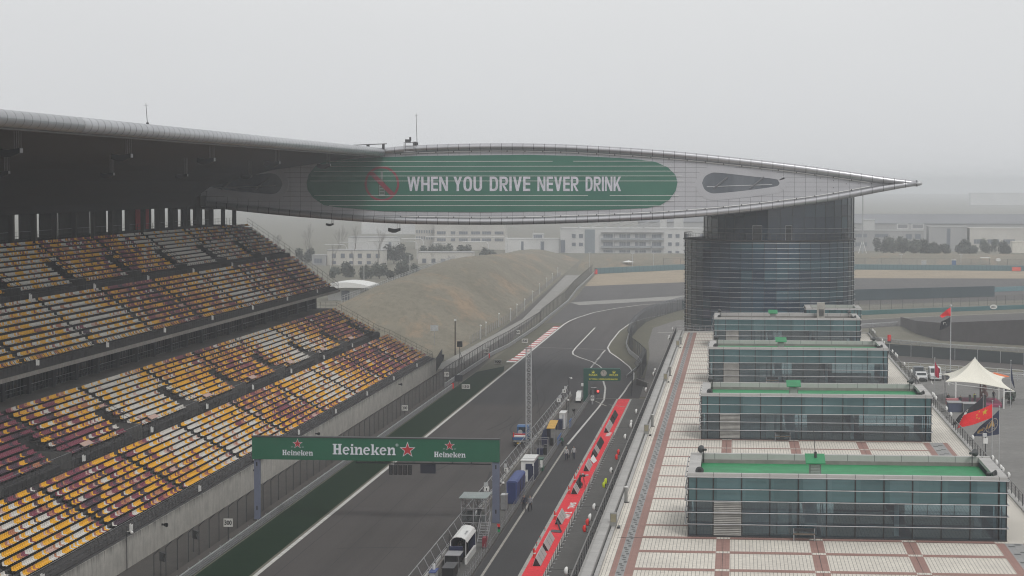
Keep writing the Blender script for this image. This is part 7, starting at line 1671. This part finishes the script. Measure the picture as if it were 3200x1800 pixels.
# road gantries, lamp poles
for k, (xa, xb, y, z, lb) in enumerate(((-191,-180.5,1000,6.8,'short white arched road gantry arm at the far left'),(-186,-171.5,1010,7.6,'white arched road gantry arm above the two-storey house'),(-171,-148,1005,8.3,'long white arched road gantry arm behind the big bare tree'),(-157,-146.5,1015,9.2,'upper white arched road gantry arm beside the big bare tree'),(-140,-132.5,1000,7.6,'short white road gantry arm above the flat-roofed house'),(-146,-107,1020,10.0,'longest white road gantry arm below the office block'),(-126,-114,1000,8.3,'white road gantry arm nearest the white link block'))):
    boxthing('road_gantry', lb, 'gantry', [('arm', MB().path([(xa,y,z),(xb-1.6,y,z),(xb-0.5,y,z-0.4),(xb,y,z-1.6)],0.22,offw,6)), ('post', MB().tube((xb,y,0),(xb,y,z-1.5),0.22,offw,6)), ('foot', MB().box(xb-0.5,xb+0.5,y-0.5,y+0.5,0,0.3,grey_r))], (xb,y,0), 'white road gantries behind the circuit')
for k, (x, y, h) in enumerate(((-133.5,775,7.6),(-119,790,8.8),(-150.5,800,9),(-105.5,1000,12),(-96.8,1040,13))):
    boxthing('street_pole', f'thin pale street pole behind the grandstand end, {ORD[k+1]} from the near side', 'pole', [('pole', MB().tube((x,y,0),(x,y,h),0.12,offw,6)), ('head', MB().box(x-0.3,x+0.5,y-0.1,y+0.1,h,h+0.15,offw)), ('foot', MB().tube((x,y,0),(x,y,0.5),0.25,grey_r,6))], (x,y,0), 'street poles behind the grandstand')
# ------------------------------------------------------------------ trees
bark = mat('bark', (0.14,0.125,0.11), 0.95); twig_m = mat('twig', (0.20,0.185,0.17), 0.95)
def bare_tree(name, label, x, y, h, seed, spread=0.33, grp='bare trees beyond the circuit'):
    r = random.Random(seed); t = thing(name, label, 'tree', (x, y, 0), grp); tr_ = MB(); cr_ = MB()
    def grow(p, d, L, rad_, depth):
        q = p+d*L
        (tr_ if depth < 2 else cr_).tube(p, q, rad_, bark if depth < 2 else twig_m, 5 if depth < 2 else 3, rad_*0.72)
        if depth >= 6 or L < 0.35: return
        n_ = 2 if depth < 1 else r.choice((2,3,3))
        for k in range(n_):
            a = Vector((r.uniform(-1,1), r.uniform(-1,1), r.uniform(-0.1,0.7))); nd_ = (d*(1.0 if k else 1.5)+a*spread*(0.6 if k == 0 else 1.3)).normalized(); nd_.z = max(nd_.z, 0.15)
            grow(q if k == 0 else p+d*L*r.uniform(0.45,1), nd_.normalized(), L*r.uniform(0.66,0.86), rad_*(0.70 if k == 0 else 0.5), depth+1)
    grow(Vector((x,y,0)), Vector((0,0,1)), h*0.24, h*0.016, 0)
    tr_.build('trunk', t); cr_.build('crown', t); return t
for k, (x, y, h, lb) in enumerate(((-151.5,915,18,'biggest bare tree, standing before the right end of the two-storey house'),(-170.5,912,12,'bare tree before the left half of the two-storey house'),(-160.5,905,9,'small bare tree before the middle of the two-storey house'),(-205,960,16,'bare tree at the far left beside the grandstand end'),(-196,990,17,'bare tree left of the pale shed'),(-184,1000,18,'bare tree in front of the pale shed, left one'),(-178,1010,17,'bare tree in front of the pale shed, right one'),(-131,938,6.5,'small bare tree before the flat-roofed house'),(-124,938,5.5,'smallest bare tree before the flat-roofed house'),(150.5,1110,8,'thin bare tree by the bright cream hut'),(-213,930,14,'bare tree half hidden by the upper stand edge'),(-190,955,12,'bare tree above the kiosk, nearest the stand'))):
    bare_tree('bare_tree', lb, x, y, h, 20+k)
leaf_a = mat('hazed_leaf', (0.095,0.110,0.092), 0.9, scale=0.6, var=0.2, spec=0.1); leaf_b = mat('hazed_leaf_pale', (0.140,0.152,0.125), 0.9, scale=0.6, var=0.2, spec=0.1)  # leaf colours lightened, putting extra distance haze into them
def bush_mesh(seed, rx, rz, n):
    r = random.Random(seed); cr_ = MB(); lob = [(r.uniform(-.6,.6)*rx, r.uniform(-.6,.6)*rx, r.uniform(.35,.85)*rz, r.uniform(.35,.6)) for _ in range(7)]
    for i in range(n):
        l = r.choice(lob); d = Vector((r.gauss(0,1),r.gauss(0,1),r.gauss(0,1))).normalized()*(r.random()**0.45*(1.25 if r.random() < .12 else 1)); c = Vector((l[0]+d.x*rx*l[3], l[1]+d.y*rx*l[3], max(0.15, l[2]+d.z*rz*l[3]*0.8)))
        u = Vector((r.uniform(-1,1),r.uniform(-1,1),r.uniform(-1,1))).normalized(); w = u.orthogonal(); s_ = r.uniform(0.12,0.30)
        cr_.quad(c-u*s_-w*s_*.6, c+u*s_-w*s_*.6, c+u*s_*.8+w*s_*.6, c-u*s_*.8+w*s_*.6, leaf_a if r.random() < .6 else leaf_b)
    tk = MB()
    for l in lob[:4]: tk.tube((0,0,0),(l[0]*.8,l[1]*.8,l[2]),0.10,bark,5,0.04)
    return cr_, tk
protos = []
for k, (rx, rz, n_) in enumerate(((3.0,4.6,1500),(2.6,3.6,1200),(3.6,5.4,1700))):
    t = thing('evergreen_shrub', 'evergreen shrub', 'shrub', (0,0,0), 'evergreen shrubs beyond the circuit'); c, tk = bush_mesh(60+k, rx, rz, n_); c.build('crown', t); tk.build('trunk', t); protos.append(t)
spots = [(-149,800,1,'dark evergreen shrub below the low annex, leftmost of its clump'),(-145,806,0,'dark evergreen shrub below the two-storey house, left clump'),(-135,790,0,'dark evergreen shrub at the left end of the roadside clump'),(-131,794,2,'taller dark evergreen shrub second in the roadside clump'),(-126.5,790,1,'dark evergreen shrub in the middle of the roadside clump'),(-122.5,796,2,'broad dark evergreen shrub right of the roadside clump middle'),(-118.5,792,0,'dark evergreen shrub at the right end of the roadside clump'),
  (-149.5,945,2,'evergreen shrub right of the two-storey house'),(-144.5,950,1,'evergreen shrub between the two houses'),(-140,985,2,'evergreen tree left behind the flat-roofed house'),(-133,990,2,'evergreen tree behind the middle of the flat-roofed house'),(-125,995,2,'evergreen tree behind the right end of the flat-roofed house'),(-114,985,0,'evergreen shrub before the white link block'),(-110,975,1,'low evergreen shrub on the hill crest before the link block'),(-186,930,2,'evergreen tree left of the low annex'),
  (67,1010,2,'dark evergreen tree beyond the embankment, leftmost beside the tall mast'),(72,1008,2,'dark evergreen tree, second from the tall mast'),(76.5,1012,2,'dark evergreen tree, third from the tall mast'),(81,1006,2,'dark evergreen tree, fourth from the tall mast'),(86,1010,0,'dark evergreen tree, fifth from the tall mast'),(90.5,1006,0,'low dark evergreen tree, sixth from the tall mast'),(94.5,1004,1,'lowest dark evergreen tree of the row by the mast'),
  (103,1008,0,'dark evergreen tree before the cream-fronted block, left one'),(107.5,1006,1,'dark evergreen tree before the cream-fronted block, second one'),(115,1012,2,'dark evergreen tree under the dark windows of the cream-fronted block'),(122,1010,0,'dark evergreen tree left of the bright cream hut')]
scl = lambda x: 1.0
for k, (x, y, p, lb) in enumerate(spots):
    s_ = (1.0 if y < 900 else 1.25)*random.uniform(0.9,1.15); z = 0 if y < 1003 else 2.6
    if k in (0, 2, 3):
        o = protos[{0:1,2:0,3:2}[k]]; o.location = (x,y,z); o.scale = (s_,)*3; o['label'] = lb
    else: dup(protos[p], (x,y,z), random.uniform(0,6.28), lb, s_)
boxthing('potted_plant', 'dark leafy potted plants right of the tent', 'plant', [('foliage', bush_mesh(90, 0.9, 2.0, 260)[0]), ('pot', MB().tube((0,0,0),(0,0,0.4),0.4,steel_d,10))], (0,0,0)).location = (43.6,352.5,0.01)
